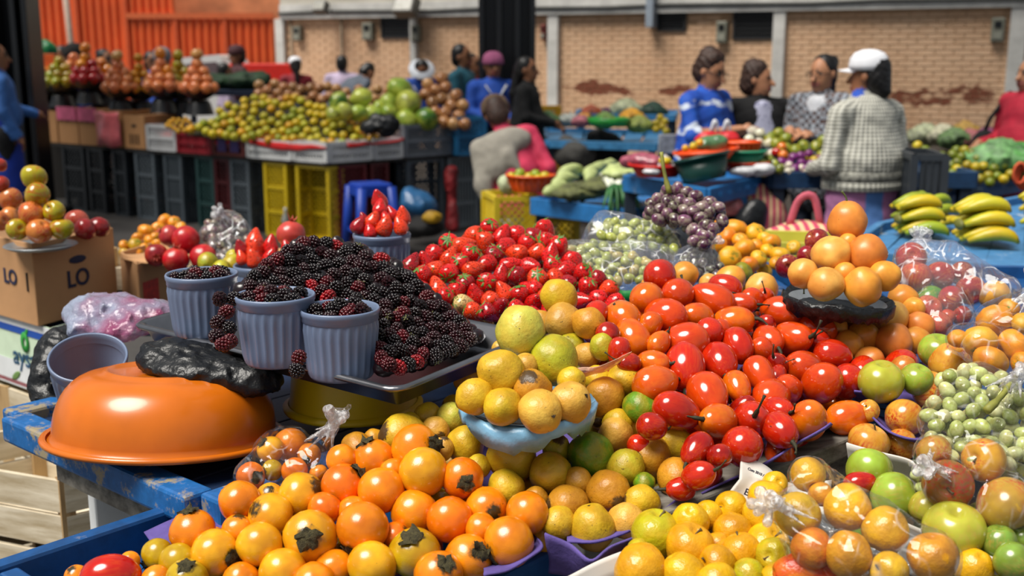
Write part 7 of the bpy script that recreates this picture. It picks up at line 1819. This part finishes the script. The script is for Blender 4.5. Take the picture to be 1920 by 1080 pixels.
heap('passion_fruit', conv(880, 240, [(1385, 945, 82, 'o'), (1680, 975, 88, 'o'), (1540, 1000, 60, 'y'), (1170, 1010, 60, 'o')]) , plane3([(1280, 510, 2.12), (1370, 525, 2.12), (1300, 480, 2.2)]), PF, '%s passion fruit just behind the top of the tamarillo heap', 'passion fruit', 'passion fruit behind the tamarillo heap')
pb = at(1570, 548, 1.90)
e = empty('covered_plate', Vector((pb.x, pb.y, pb.z - .03)), 'plate wrapped in black plastic under the passion fruit pyramid', 'plate')
e.rotation_euler = (0, RAD(4), 0)
ragged('plastic_cover', .072, .092, .022, M_BLKBAG, e, 9.0)
m = MB(); m.lathe([(.002, .0), (.065, .0), (.082, .016), (.08, .018), (.062, .003), (.002, .003)], 40); m.build('plate', plain('plate_tin', '#9aa0a4', .35, .1, metal=.6), e)
# --- strawberries
SB = {'r': ('#c81410', 'red'), 'o': ('#dc3a14', 'orange red'), 'd': ('#9e0c16', 'dark red'), 'w': ('#d8b878', 'pale unripe')}
poly = [(745, 515), (775, 492), (845, 458), (905, 432), (960, 428), (1020, 428), (1055, 455), (1075, 490), (1135, 528), (1160, 560), (1150, 578), (1060, 580), (960, 598), (880, 585), (820, 555), (770, 545)]
pts = [[x, y, 18.5, rng.choice('rrrrrrrrrrrrooooooddddw')] for (x, y) in scatter(poly, lambda x, y: 21.5 + (y - 430) * .02, seed=4)]
dS = plane3([(960, 590, 2.0), (960, 432, 2.28), (1150, 560, 2.06)])
def st_axis(r, ex, r_): return rnd_dir(r_, (0, -.1, -.15)) if r_.random() < .55 else rnd_dir(r_, (0, -.6, .5))
heap('strawberry', pts, dS, SB, '%s strawberry in the tray heap', 'strawberry', 'strawberries heaped on the steel tray', sides=('by the lone tub', 'by the blackberries', 'in the middle', 'by the guavas', 'by the grape bags'), axisf=st_axis, rscale=1.06, back=40, zmin=1.0)
print('strawberries', len(pts))
cs4 = conv(440, 280, [(45, 640, 48, 'd'), (130, 590, 60, 'o'), (130, 650, 60, 'o'), (230, 620, 56, 'r'), (125, 700, 55, 'o'), (230, 700, 55, 'r'), (320, 690, 48, 'd'), (45, 700, 42, 'o'), (335, 640, 45, 'r')])
heap('strawberry', cs4, plane3([(450, 480, 2.58), (530, 480, 2.58), (490, 440, 2.62)]), SB, '%s strawberry stacked in the tub behind the blackberries', 'strawberry', 'strawberries in the tub behind the blackberries', axisf=lambda r, e, q: rnd_dir(q, (0, 0, -2.5)), partsf=lambda q: ['none'], rscale=1.05)
cs5 = conv(440, 280, [(930, 335, 56, 'r'), (940, 385, 52, 'r'), (1005, 420, 44, 'r'), (1080, 435, 54, 'o'), (905, 460, 52, 'o'), (970, 490, 60, 'o'), (1055, 495, 52, 'o'), (800, 490, 52, 'd'), (870, 525, 46, 'r'), (830, 450, 34, 'd'), (960, 440, 40, 'r')])
heap('strawberry', cs5, plane3([(680, 425, 2.31), (760, 425, 2.31), (715, 380, 2.34)]), SB, '%s strawberry stacked in the tall tub of strawberries', 'strawberry', 'strawberries stacked in the lone tub', axisf=lambda r, e, q: rnd_dir(q, (0, 0, -2.2)), partsf=lambda q: ['calyx'] if q.random() < .35 else ['none'], rscale=1.05)
# --- blackberries: heap on the steel tray and in the tubs
BK = {'k': ('#150609', 'black'), 'd': ('#2c060d', 'dark purple'), 'r': ('#5a0a14', 'dark red'), 'R': ('#a01018', 'bright red')}
poly = [(455, 545), (490, 505), (540, 472), (575, 455), (630, 457), (690, 472), (750, 507), (810, 557), (870, 612), (895, 632), (850, 656), (770, 684), (718, 694), (705, 620), (600, 560), (500, 545)]
pts = [[x, y, 14.0, rng.choice('kkkkkkddddddrrR' if rng.random() > .3 else 'kkdd')] for (x, y) in scatter(poly, lambda x, y: 16.5, seed=8, tries=20000)]
pts += [[x, y, 14.0, rng.choice('kkddrR')] for (x, y) in ((412, 560), (425, 585), (408, 605), (430, 615), (405, 630), (432, 640), (440, 560), (420, 645), (556, 695), (560, 672))]
dB = plane3([(745, 690, 1.66), (600, 458, 1.95), (890, 635, 1.82)])
heap('blackberry', pts, dB, BK, '%s blackberry in the big heap', 'blackberry', 'blackberries heaped on the steel tray', sides=('by the strawberry tub', 'behind the two tubs', 'in the middle', 'by the strawberries', 'by the guavas'), axisf=lambda r, e, q: rnd_dir(q), rscale=1.0)
print('blackberries', len(pts))
# the berries underneath, not to be counted
m = MB(); r_ = random.Random(2)
small = f_blackberry(9, 5)
for (x, y) in scatter(poly, 11, seed=21, tries=30000)[:420]:
    d = dB(x, y) + .035 + r_.uniform(-.008, .012); c = at(x, y, d); q = rnd_dir(r_).to_track_quat('Z', 'Y').to_matrix()
    m.ball(c, (.014, .014, .017), 8, 6, q)
one('blackberry_heap', m, plain('berry_under', '#1a060b', .3, .5, 90, coat=.2), 'dark blackberries packed beneath the top of the heap', 'blackberries', kind='stuff')
def tub_berries(key, n, lab, kn='blackberry'):
    c = CUPS[key] + Vector((0, 0, .098)); L = []
    r2_ = random.Random(key); out = []
    for i in range(300):
        a = r2_.uniform(0, 6.28); q = .043 * math.sqrt(r2_.random()); R = .0125
        p = c + Vector((q * math.cos(a), q * math.sin(a), .004 - q * .10 + r2_.uniform(-.006, .008)))
        if all((p - s).length > R * 1.5 for s in out): out.append(p)
        if len(out) >= n: break
    for p in out:
        code = r2_.choice('kkkddr'); put('blackberry', p, .0125, BK[code][0], lab % BK[code][1], 'blackberry', 'blackberries in tub %d' % key if 0 else lab % 'assorted', r_=r2_)
    m = MB(); m.lathe([(.002, .088), (.05, .086), (.05, .080)], 24); o = m.build('berry_fill', plain('berry_under', '#1a060b'), None); o.location = CUPS[key]
    tag(o, 'dark berry mass filling ' + {1: 'the tub beside the clear bag', 2: 'the tub in the middle of the tray edge', 3: 'the tub at the near tray corner'}[key], 'blackberries', kind='stuff')
tub_berries(1, 20, '%s blackberry in the tub beside the clear bag')
tub_berries(2, 20, '%s blackberry in the tub in the middle of the tray edge')
tub_berries(3, 20, '%s blackberry in the tub at the near tray corner')
# --- apples and others on the right
YA = {'y': ('#e4b412', 'yellow'), 'o': ('#dba010', 'golden'), 'g': ('#bdb41c', 'green yellow')}
ya = conv(920, 765, [(1095, 820, 132, 'g', {'ax': (.1, .9, .2), 'label': 'green yellow apple with its stalk up at the corner of the heap', 'parts': ['stem']}), (1335, 905, 132, 'o', {'ax': (.2, .8, .4)}), (975, 1030, 145, 'o', {'ax': (0, -.5, .8)}), (1235, 1060, 118, 'y'), (1300, 750, 105, 'y'), (1430, 730, 80, 'y'), (1535, 800, 110, 'o', {'ax': (0, -.3, .9)}), (1545, 650, 90, 'y'), (1700, 880, 128, 'y', {'ax': (.3, .7, .5)}), (1800, 940, 100, 'g', {'ax': (-.5, .2, .8)}), (1520, 1000, 105, 'o'), (1470, 1075, 110, 'y'), (1770, 1090, 105, 'y'), (1490, 880, 75, 'o'), (950, 915, 60, 'g'), (1730, 700, 100, 'y'), (1770, 590, 100, 'y'), (1820, 500, 70, 'y'), (1640, 1050, 90, 'g')])
ya += conv(1360, 765, [(65, 945, 110, 'o'), (110, 1080, 90, 'y'), (230, 1060, 110, 'y'), (330, 940, 110, 'y'), (1600, 1020, 105, 'y', {'label': 'yellow apple on the newspaper beside the plastic bag'})])
dY = plane3([(1300, 1040, 1.37), (1440, 930, 1.46), (1560, 1060, 1.36)])
heap('yellow_apple', dedupe(ya), dY, YA, '%s freckled apple in the loose heap', 'apple', 'loose yellow apples', sides=('by the folded newspaper', 'in the middle', 'by the big bag'), back=20, zmin=.80, rscale=1.2)
# purple trays of green and striped apples
GA = {'g': ('#9fbe3e', 'light green'), 'y': ('#bcbf3c', 'yellow green'), 's': ('#d07a28', 'red and orange striped'), 'd': ('#7a9c3a', 'deep green')}
ga = conv(1360, 440, [(1000, 950, 138, 'y', {'ax': (.0, .9, .35), 'label': 'yellow green apple at the edge of the purple liner by the tamarillos'}), (1225, 930, 100, 'g', {'ax': (.2, .8, .5)}), (1365, 755, 115, 'g', {'ax': (0, .85, .45), 'label': 'light green apple with a rosy cheek behind the striped apples'}), (1150, 860, 80, 's')])
heap('green_apple', ga, plane3([(1640, 715, 1.72), (1760, 660, 1.80), (1700, 740, 1.70)]), GA, '%s apple on the purple liner', 'apple', 'green apples on the purple liner')
sa = conv(1360, 440, [(1440, 835, 130, 's', {'ax': (.5, .6, -.4), 'label': 'red and orange striped apple beside the bag of tangerines'}), (1320, 1000, 118, 's', {'label': 'striped apple tucked behind the grape bag'})]) + conv(1360, 765, [(920, 225, 125, 's', {'ax': (.3, .7, .3), 'label': 'brown striped apple below the purple liner'}), (1130, 230, 100, 's'), (1150, 70, 118, 's', {'ax': (.5, .4, -.5), 'label': 'yellow and red striped apple under the purple liner rim'}), (920, 20, 70, 's'), (1290, 600, 100, 's')])
heap('apple', sa, plane3([(1640, 830, 1.64), (1780, 680, 1.78), (1700, 780, 1.69)]), {'s': ('#d8a03a', 'red striped')}, '%s apple below the purple liner', 'apple', 'striped apples below the purple liner')
gg = conv(1360, 765, [(925, 405, 140, 'g', {'ax': (.2, .8, -.3), 'label': 'light green apple against the newspaper lining'}), (1080, 575, 150, 'g', {'ax': (.8, .2, .2), 'label': 'large light green freckled apple in the middle of its box'}), (1470, 790, 185, 'y', {'ax': (-.1, .8, .5), 'label': 'big yellow green apple with a russet stalk hollow'}), (1760, 860, 110, 'd'), (1850, 985, 120, 'd', {'label': 'green apple at the lower corner on the newspaper'}), (1290, 640, 110, 'y'), (890, 530, 60, 'g'), (1900, 840, 80, 'd'), (1850, 460, 110, 'y'), (1640, 700, 90, 'g')])
heap('green_apple', gg, plane3([(1640, 890, 1.52), (1790, 1000, 1.40), (1880, 1040, 1.36)]), GA, '%s apple in the newspaper lined box', 'apple', 'green apples in the newspaper lined box', back=5, zmin=.82)
o = put('tamarillo', at(1612, 906, 1.49), .016, '#a81010', 'tiny dark red tamarillo with a stem lying on the green apples', 'tamarillo', None, axis=CR * .9 + CU * .2 + CB * .1, parts=['stem'])
o = put('yellow_apple', at(1512, 1075, 1.29), .036, '#d8481c', 'bright red and yellow mango at the bottom edge in front of the bagged apples', 'mango', None, axis=CR, parts=['none']); o.scale = (.026, .026, .040); o.name = 'mango'
# red apples in a bag on the far right
RA = {'r': ('#a80e18', 'red'), 'd': ('#8a0c20', 'dark red'), 's': ('#c0402a', 'striped red'), 'G': ('#4f9a18', 'green')}
ra = conv(1360, 440, [(1215, 282, 98, 's', {'ax': (.1, .85, .3)}), (1385, 260, 88, 'r'), (1195, 150, 92, 'r', {'ax': (-.2, .2, .9)}), (1575, 355, 90, 'r', {'ax': (0, -.4, .9)}), (1330, 425, 100, 'G', {'ax': (.4, .2, .8), 'label': 'green apple among the bagged red apples'}), (1305, 470, 80, 's', {'ax': (.2, .4, .8)}), (1430, 420, 82, 'r'), (1375, 580, 82, 's'), (1510, 515, 60, 'r'), (1120, 270, 60, 'd'), (1430, 530, 50, 's'), (1520, 250, 74, 'd')])
rapp = heap('red_apple', ra, plane3([(1720, 530, 2.08), (1860, 540, 2.06), (1700, 480, 2.14)]), RA, '%s apple in the open clear bag behind the tangerines', 'apple', 'red apples in the clear bag')
rb = conv(1360, 440, [(590, 40, 74, 'd'), (400, 205, 74, 'd'), (525, 135, 62, 'd'), (470, 215, 50, 'r')])
heap('red_apple', rb, plane3([(1480, 490, 2.2), (1540, 450, 2.25), (1470, 520, 2.2)]), RA, '%s apple in the bag behind the passion fruit', 'apple', 'dark apples behind the passion fruit')
# --- tangerines in the middle distance
TG = {'o': ('#f29a10', 'orange'), 'y': ('#eeb01c', 'yellow orange'), 'g': ('#9a9a1c', 'green'), 'r': ('#f08616', 'deep orange')}
tgp = conv(880, 240, [(1705, 650, 76, 'o'), (1660, 705, 66, 'r'), (1840, 680, 66, 'y'), (1590, 750, 66, 'o'), (1765, 785, 78, 'o'), (1675, 835, 74, 'y'), (1860, 840, 56, 'y'), (1760, 930, 66, 'g', {'label': 'green tangerine at the foot of the tangerine heap'}), (1870, 870, 66, 'o'), (1800, 880, 56, 'r'), (1620, 640, 55, 'o'), (1900, 720, 50, 'y'), (1730, 720, 50, 'o'), (1600, 690, 50, 'y')])
tgp += conv(1360, 240, [(10, 690, 62, 'r'), (60, 640, 70, 'o'), (190, 680, 66, 'y'), (120, 785, 78, 'o'), (30, 830, 66, 'y'), (295, 740, 58, 'o'), (245, 870, 68, 'r'), (350, 815, 62, 'y'), (120, 930, 64, 'g'), (160, 880, 56, 'r'), (205, 760, 50, 'o'), (440, 770, 46, 'y'), (275, 790, 48, 'y'), (330, 870, 46, 'o')])
heap('tangerine', dedupe(tgp, .9), plane3([(1400, 510, 2.45), (1400, 420, 2.75), (1480, 480, 2.55)]), TG, '%s tangerine in the rear heap', 'tangerine', 'tangerines behind the grapes', sides=('by the purple grapes', 'in the middle', 'by the yellow crate'), lean=(0, -.4, .6), back=10, zmin=.8)
# --- left: apples, pomegranates, tangerines
LA = {'y': ('#b9b41c', 'yellow green'), 'p': ('#d87a3a', 'orange red'), 'r': ('#8a1a1e', 'dark red')}
la = conv(0, 280, [(220, 190, 80, 'y', {'label': 'yellow green apple crowning the stack on the tin plate'}), (235, 300, 80, 'y', {'label': 'yellow apple second from the top of the stack on the tin plate'}), (205, 412, 80, 'p'), (350, 400, 68, 'y'), (115, 510, 68, 'y'), (250, 520, 80, 'p'), (395, 512, 72, 'y')])
heap('apple', la, plane3([(40, 430, 2.90), (110, 430, 2.90), (65, 335, 2.92)]), {'y': ('#b5b01a', 'yellow green'), 'p': ('#d0803a', 'rosy')}, '%s apple in the stack on the tin plate', 'apple', 'apples stacked on the tin plate', lean=(0, 0, .8), rscale=1.04)
lr = conv(0, 280, [(65, 325, 70, 'p'), (60, 435, 64, 'p'), (0, 100, 44, 'r'), (5, 220, 50, 'r'), (0, 460, 60, 'p')])
heap('apple', lr, plane3([(10, 400, 3.0), (30, 330, 3.05), (20, 420, 3.0)]), {'p': ('#d88a4a', 'rosy'), 'r': ('#a83a24', 'red')}, '%s apple in the tower at the edge behind the tin plate', 'apple', 'apple tower behind the tin plate')
lq = conv(0, 280, [(495, 470, 72, 'p'), (550, 510, 68, 'r'), (630, 500, 66, 'r')])
heap('apple', lq, plane3([(150, 425, 3.05), (190, 430, 3.05), (170, 410, 3.06)]), {'p': ('#c8604a', 'blotched red'), 'r': ('#8a1a1e', 'dark red')}, '%s apple lying on the LO carton', 'apple', 'red apples lying on the carton')
lp = at(75, 443, 2.93)
m = MB(); m.lathe([(.002, .0), (.075, .0), (.092, .009), (.090, .011), (.073, .003), (.002, .003)], 40); o = m.build('tin_plate', plain('plate_tin', '#9aa0a4'), None); o.location = (lp.x, lp.y, z1 - .016); tag(o, 'tin plate on the LO carton under the stacked apples', 'plate')
pg = conv(0, 280, [(1090, 555, 66, 'p'), (1195, 580, 85, 'r', {'label': 'large glossy pomegranate on top of the carton group'}), (1005, 680, 70, 'd', {'ax': (.3, -.2, .9)}), (1130, 710, 80, 'r', {'ax': (.1, .9, .3)}), (1305, 690, 80, 'r')])
heap('pomegranate', pg, plane3([(300, 480, 3.05), (390, 480, 3.05), (340, 440, 3.12)]), {'r': ('#b81020', 'red'), 'd': ('#8a0c1c', 'dark red'), 'p': ('#b03040', 'pinkish red')}, '%s pomegranate grouped on the paper plate', 'pomegranate', 'pomegranates on the plate')
heap('pomegranate', conv(440, 280, [(362, 548, 88, 'r', {'ax': (.1, .95, .1), 'label': 'single pinkish pomegranate behind the tub of strawberries'})]), plane3([(540, 440, 2.75), (560, 470, 2.75), (500, 460, 2.76)]), {'r': ('#c8433c', 'pinkish'), 'd': ('#b01a24', 'red')}, '%s pomegranate behind the tub of strawberries', 'pomegranate', 'pomegranates behind the tub')
lt = conv(0, 280, [(945, 525, 52, 'o'), (1060, 465, 48, 'o'), (1120, 470, 40, 'o'), (960, 590, 38, 'o'), (885, 570, 38, 'o'), (1015, 510, 42, 'o'), (870, 615, 44, 'y'), (800, 620, 36, 'o'), (800, 670, 36, 'y'), (890, 680, 40, 'o'), (930, 640, 36, 'o'), (1160, 500, 36, 'o'), (1000, 570, 36, 'o'), (1010, 610, 34, 'o')])
heap('tangerine', lt, plane3([(260, 480, 3.4), (330, 430, 3.6), (240, 470, 3.45)]), {'o': ('#ea920e', 'orange'), 'y': ('#c09a1c', 'yellow')}, '%s tangerine heaped behind the pomegranates', 'tangerine', 'tangerines behind the pomegranates', lean=(0, -.3, .6))
lm = conv(0, 280, [(1335, 730, 62, 'g'), (1430, 770, 60, 'g'), (1490, 740, 66, 'y'), (1500, 700, 50, 'y')])
heap('yellow_apple', lm, plane3([(390, 490, 2.7), (435, 500, 2.7), (410, 480, 2.72)]), {'g': ('#a9b22c', 'green'), 'y': ('#c4b82a', 'yellow')}, '%s lime like fruit between the pomegranates and the strawberry tub', 'fruit', 'green fruit behind the tubs')
# ---------------------------------------------------------------- bagged fruit, grapes
M_FILM = film('clear_film', (1, 1, 1), .008, .36, .05, 34, .55)
M_FILM2 = film('milky_film', (.97, .98, 1), .05, .45, .07, 34, .6)
M_FILMG = film('green_film', (.92, 1, .9), .05, .5, .1, 30, .9)
M_KNOT = film('knot_film', (.96, .96, .97), .30, .5, .12, 90, .8)
def bag(name, balls, knot, lab, mat=M_FILM, vox=.0045, flare=None, k=.035, pad=.005, tail=.02, extra=()):
    """clear bag drawn around the given balls, gathered to a knot"""
    pr = [ell(tuple(p), R + pad) for p, R in balls]
    if knot is not None:
        kn = Vector(knot)
        near_ = sorted(balls, key=lambda b: (b[0] - kn).length)[:3]
        for p, R in near_: pr.append(cap(tuple(p + (kn - p) * .2), tuple(kn), R * .62, .004, k=.02))
        d = (kn - near_[0][0]).normalized(); fl = Vector(flare) if flare else d
        pr.append(cap(tuple(kn), tuple(kn + fl * tail), .004, .011, k=.004))
        for s in (-1, 1): pr.append(cap(tuple(kn), tuple(kn + fl * tail * 1.1 + CR * s * .014 + CU * .006), .003, .007, k=.004))
    pr += list(extra)
    kx = np.array(knot if knot is not None else (0, 0, 0))
    def dsp(X, Y, Z, I):
        d = .0022 * np.abs(wav(X, Y, Z, 150, 1.0)) + .0040 * np.abs(wav(X, Y, Z, 62, 3.0))
        if knot is not None:
            r = np.sqrt((X - kx[0] - 0) ** 2 + (Y - kx[1]) ** 2 + (Z - kx[2]) ** 2); a = np.arctan2(Z - kx[2], X - kx[0])
            d = d + .0030 * np.sin(a * 23) * np.exp(-r / .06)
        return d
    o = lump(name, pr, vox, mat, lab, 'bag', k, dsp)
    if knot is not None:
        r_ = random.Random(len(lab)); fl = Vector(flare) if flare else (kn - balls[0][0]).normalized(); fl = fl.normalized()
        kp = [ell(tuple(kn - o.location), (.008, .008, .008), k=.004)]
        for q in range(9):
            d = (fl * .9 + rnd_dir(r_) * .8).normalized(); kp.append(cap(tuple(kn - o.location), tuple(kn - o.location + d * tail * r_.uniform(.8, 1.5)), .003, r_.uniform(.004, .008), k=.003))
        for q in range(7):
            b_ = r_.choice(balls)[0]; d = (b_ - kn).normalized() + rnd_dir(r_) * .25; kp.append(cap(tuple(kn - o.location), tuple(kn - o.location + d.normalized() * r_.uniform(.03, .055)), .004, .0012, k=.003))
        ob('knot', sdf_mesh('knot', kp, .0022, [M_KNOT], .004), o)
    return o
def bagged(kn, rows, depth, pal, base, cat, group, knot, blab, mat=None, rscale=1.0, **kw):
    n0 = len(SOLIDS); heap(kn, rows, depth, pal, base, cat, group, rscale=rscale)
    return bag('plastic_bag', SOLIDS[n0:], knot, blab, mat or M_FILM, **kw)
bagged('tangerine', conv(1360, 440, [(1740, 560, 118, 'o'), (1625, 690, 112, 'y'), (1850, 715, 112, 'o'), (1700, 805, 112, 'o'), (1510, 670, 66, 'o'), (1910, 570, 80, 'y'), (1820, 480, 70, 'o'), (1900, 820, 70, 'o')]), plane3([(1800, 640, 1.70), (1900, 600, 1.74), (1840, 580, 1.76)]), TG,
       '%s tangerine in the clear bag over the apples', 'tangerine', 'tangerines in the clear bag', at(1935, 545, 1.74), 'clear plastic bag of tangerines beside the striped apple', tail=.03)
bagged('apple', conv(1360, 765, [(1345, 285, 110, 's'), (1430, 490, 162, 'b', {'ax': (-.4, -.1, .9)}), (1665, 335, 142, 'y', {'ax': (-.7, .2, .5)}), (1800, 620, 190, 's', {'ax': (.3, -.7, .3)})]), plane3([(1760, 880, 1.44), (1880, 950, 1.40), (1830, 840, 1.46)]), {'s': ('#c8a038', 'red streaked'), 'b': ('#9a6a24', 'brownish green'), 'y': ('#e0aa28', 'yellow')},
       '%s apple in the knotted bag below the grapes', 'apple', 'apples in the knotted bag below the grapes', at(1738, 868, 1.39), 'knotted clear bag of red and yellow apples below the grape bag', tail=.014, flare=tuple(-CR * .6 - CU * .3 + CB * .6))
bagged('yellow_apple', conv(1360, 765, [(535, 435, 112, 'y'), (470, 685, 148, 'g', {'ax': (-.5, .1, .85)}), (785, 640, 150, 'y'), (1030, 780, 150, 'y'), (785, 935, 150, 'o'), (560, 905, 132, 'r'), (1335, 965, 162, 'o'), (1060, 1050, 125, 'y'), (620, 560, 80, 'o')]), plane3([(1500, 960, 1.31), (1750, 1040, 1.25), (1520, 900, 1.35)]), {'y': ('#e6b414', 'yellow'), 'g': ('#d0b020', 'green yellow'), 'o': ('#d29014', 'golden'), 'r': ('#e07a20', 'orange')},
       '%s apple inside the big knotted clear bag', 'apple', 'yellow apples in the knotted bag', at(1448, 942, 1.28), 'big knotted clear bag of yellow apples at the front', M_FILM, flare=tuple(-CR * .8 - CU * .1 + CB * .5), tail=.016)
bagged('naranjilla', conv(440, 765, [(350, 240, 112, 'o'), (105, 440, 95, 'r'), (385, 405, 88, 'r'), (240, 265, 88, 'y'), (480, 300, 76, 'o'), (240, 400, 70, 'g'), (540, 420, 60, 'o')]), plane3([(480, 880, 1.62), (540, 830, 1.67), (580, 870, 1.63)]), NJ,
       '%s naranjilla inside the knotted clear bag', 'naranjilla', 'naranjillas in the knotted bag', at(625, 798, 1.62), 'knotted clear plastic bag of naranjillas leaning on the heap', flare=tuple(CR * .35 + CU * .9), tail=.022)
b = [(p.location.copy(), p.scale[0]) for p in rapp]
bag('plastic_bag', b, at(1722, 452, 2.2), 'open clear plastic bag over the red apples', M_FILM2, vox=.007, flare=tuple(CU + CR * .4), extra=[cap(tuple(at(1780, 470, 2.1)), tuple(at(1885, 545, 2.02)), .012, .03), cap(tuple(at(1725, 458, 2.15)), tuple(at(1780, 470, 2.1)), .008, .012)])
def bunch(name, lab, poly, gap, depth, rpx, cols, seed, cat='grapes', stem=None, layers=2, group=None):
    pts = scatter(poly, gap, seed=seed, tries=6000); r_ = random.Random(seed)
    items = [(ray(x, y), depth(x, y) - r_.uniform(0, .012), rpx * depth(x, y) / F) for x, y in pts]
    pts2 = scatter(poly, gap, seed=seed + 50, tries=5000)
    if layers > 1: items += [(ray(x, y), depth(x, y) + rpx * 1.6 * depth(x, y) / F, rpx * depth(x, y) / F) for x, y in pts2]
    P = relax(items, lat=.05)
    c = sum(P, Vector()) / len(P); c.z = min(p.z for p in P) - items[0][2]
    e = empty(name, c, lab, cat, group)
    k = KINDS['grape']
    for p, it in zip(P, items):
        o = ob('grape', r_.choice(k.meshes), e, p - c, rnd_dir(r_).to_track_quat('Z', 'Y'), it[2])
        cc = lin(r_.choice(cols)); j = r_.uniform(.8, 1.15); o.color = (min(1, cc[0] * j), min(1, cc[1] * j), min(1, cc[2] * j), 1)
    if stem:
        m = WMB(); m.tube(spline(stem, 10), [.006] * 3 + [.004] * 7, 6); m.build('stem', plain('grape_stem', '#8a8a3a', .6, .3), e)
    return e, [(p, it[2]) for p, it in zip(P, items)]
GG = ['#b9c67a', '#c9d190', '#a9b864', '#d0d2a0']
e, bb2 = bunch('grape_bunch', 'pale green grapes inside the clear bag above the bagged apples', [(1765, 712), (1800, 690), (1870, 700), (1925, 745), (1930, 860), (1880, 880), (1800, 860), (1745, 850), (1735, 790)], 22, plane3([(1750, 800, 1.50), (1900, 800, 1.50), (1830, 720, 1.56)]), 13.5, GG, 5, stem=[at(1850, 770, 1.47), at(1880, 740, 1.49), at(1905, 705, 1.52)])
bag('plastic_bag', bb2[::3] + bb2[1::9], at(1912, 700, 1.46), 'shiny clear bag full of pale green grapes', M_FILM, flare=tuple(CR + CU * .3), k=.03)
e, bb3 = bunch('grape_bunch', 'pale green grapes loose in the open bag next to the red apples box', [(1720, 880), (1740, 860), (1760, 900), (1750, 930), (1725, 930)], 20, plane3([(1720, 900, 1.50), (1760, 900, 1.50), (1740, 870, 1.52)]), 12.5, GG, 6)
# middle: green grapes in bags with purple bunch on top
e, g1 = bunch('grape_bunch', 'pale green grapes filling the bag below the purple grapes', [(1120, 420), (1180, 412), (1235, 425), (1262, 445), (1270, 470), (1200, 465), (1130, 450)], 15, plane3([(1130, 450, 2.36), (1260, 450, 2.36), (1190, 415, 2.42)]), 9.5, ['#b0bd54', '#c2ca78', '#a3b04a'], 7)
bag('plastic_bag', g1[::3], None, 'clear bag of pale green grapes under the purple bunch', M_FILM2, vox=.007, extra=[cap(tuple(at(1125, 405, 2.42)), tuple(at(1115, 440, 2.40)), .006, .02), cap(tuple(at(1115, 480, 2.40)), tuple(at(1280, 500, 2.38)), .04, .04), cap(tuple(at(1285, 410, 2.40)), tuple(at(1275, 460, 2.38)), .008, .03), cap(tuple(at(1120, 410, 2.44)), tuple(at(1285, 420, 2.44)), .006)])
e, g2 = bunch('grape_bunch', 'pale grapes in the flat front bag beside the strawberries', [(1070, 462), (1130, 455), (1180, 468), (1215, 490), (1205, 530), (1130, 525), (1075, 485)], 15, plane3([(1080, 480, 2.28), (1200, 480, 2.26), (1140, 460, 2.30)]), 9, ['#b0bd54', '#c2b060', '#a3b04a'], 9)
bag('plastic_bag', g2[::2], None, 'flat shiny clear bag of grapes beside the strawberries', M_FILM2, vox=.007, extra=[ell(tuple(at(1165, 505, 2.24)), (.10, .06, .035)), ell(tuple(at(1130, 525, 2.22)), (.08, .06, .03)), ell(tuple(at(1220, 495, 2.28)), (.06, .06, .045)), ell(tuple(at(1090, 480, 2.28)), (.06, .05, .03))])
m = MB(); m.loft([spline([at(1140, 528, 2.16), at(1165, 545, 2.15), at(1200, 545, 2.15)], 8), spline([at(1145, 560, 2.16), at(1170, 570, 2.15), at(1205, 560, 2.15)], 8)]); m.jitter(.008, 25)
one('bag_label', m, plain('label_green', '#0f7a34', .3, .2), 'green and yellow printed label strip of the grape bag', 'label', solid=.002)
PG = ['#5a2a52', '#6a3860', '#48203f', '#74466a']
e, g3 = bunch('grape_bunch', 'large bunch of purple grapes with its stem lying on the grape bags', [(1218, 385), (1240, 358), (1275, 352), (1310, 365), (1345, 385), (1358, 410), (1345, 430), (1325, 445), (1290, 430), (1240, 415), (1216, 405)], 16.5, plane3([(1230, 400, 2.32), (1340, 400, 2.30), (1280, 355, 2.36)]), 11.5, PG, 12, stem=[at(1255, 362, 2.33), at(1245, 320, 2.33), at(1240, 285, 2.33)])
e, g4 = bunch('grape_bunch', 'purple grapes hanging at the edge beside the tangerines', [(1290, 420), (1330, 425), (1335, 450), (1318, 465), (1300, 450)], 16, plane3([(1290, 440, 2.27), (1335, 440, 2.27), (1310, 420, 2.29)]), 11, PG, 13)
e, g5 = bunch('grape_bunch', 'dark grapes inside the crinkled bag below the purple bunch', [(1290, 470), (1330, 465), (1350, 500), (1340, 525), (1295, 525), (1280, 500)], 15, plane3([(1290, 500, 2.26), (1340, 500, 2.26), (1310, 470, 2.29)]), 10, ['#3a2a3c', '#4a3a4c'], 14)
bag('plastic_bag', g5[::2], at(1330, 455, 2.26), 'crinkled clear bag of dark grapes beside the tangerines', M_FILM2, vox=.007)
e, g6 = bunch('grape_bunch', 'purple grapes in the crinkled bag behind the pomegranates', [(385, 425), (415, 405), (450, 415), (470, 440), (455, 475), (420, 490), (390, 465)], 14, plane3([(390, 450, 3.1), (460, 450, 3.1), (420, 410, 3.15)]), 9, ['#5a2038', '#6a3048', '#48182c'], 15)
bag('plastic_bag', g6[::2], at(415, 400, 3.1), 'crinkled clear bag of purple grapes behind the pomegranates', M_FILM2, vox=.009)
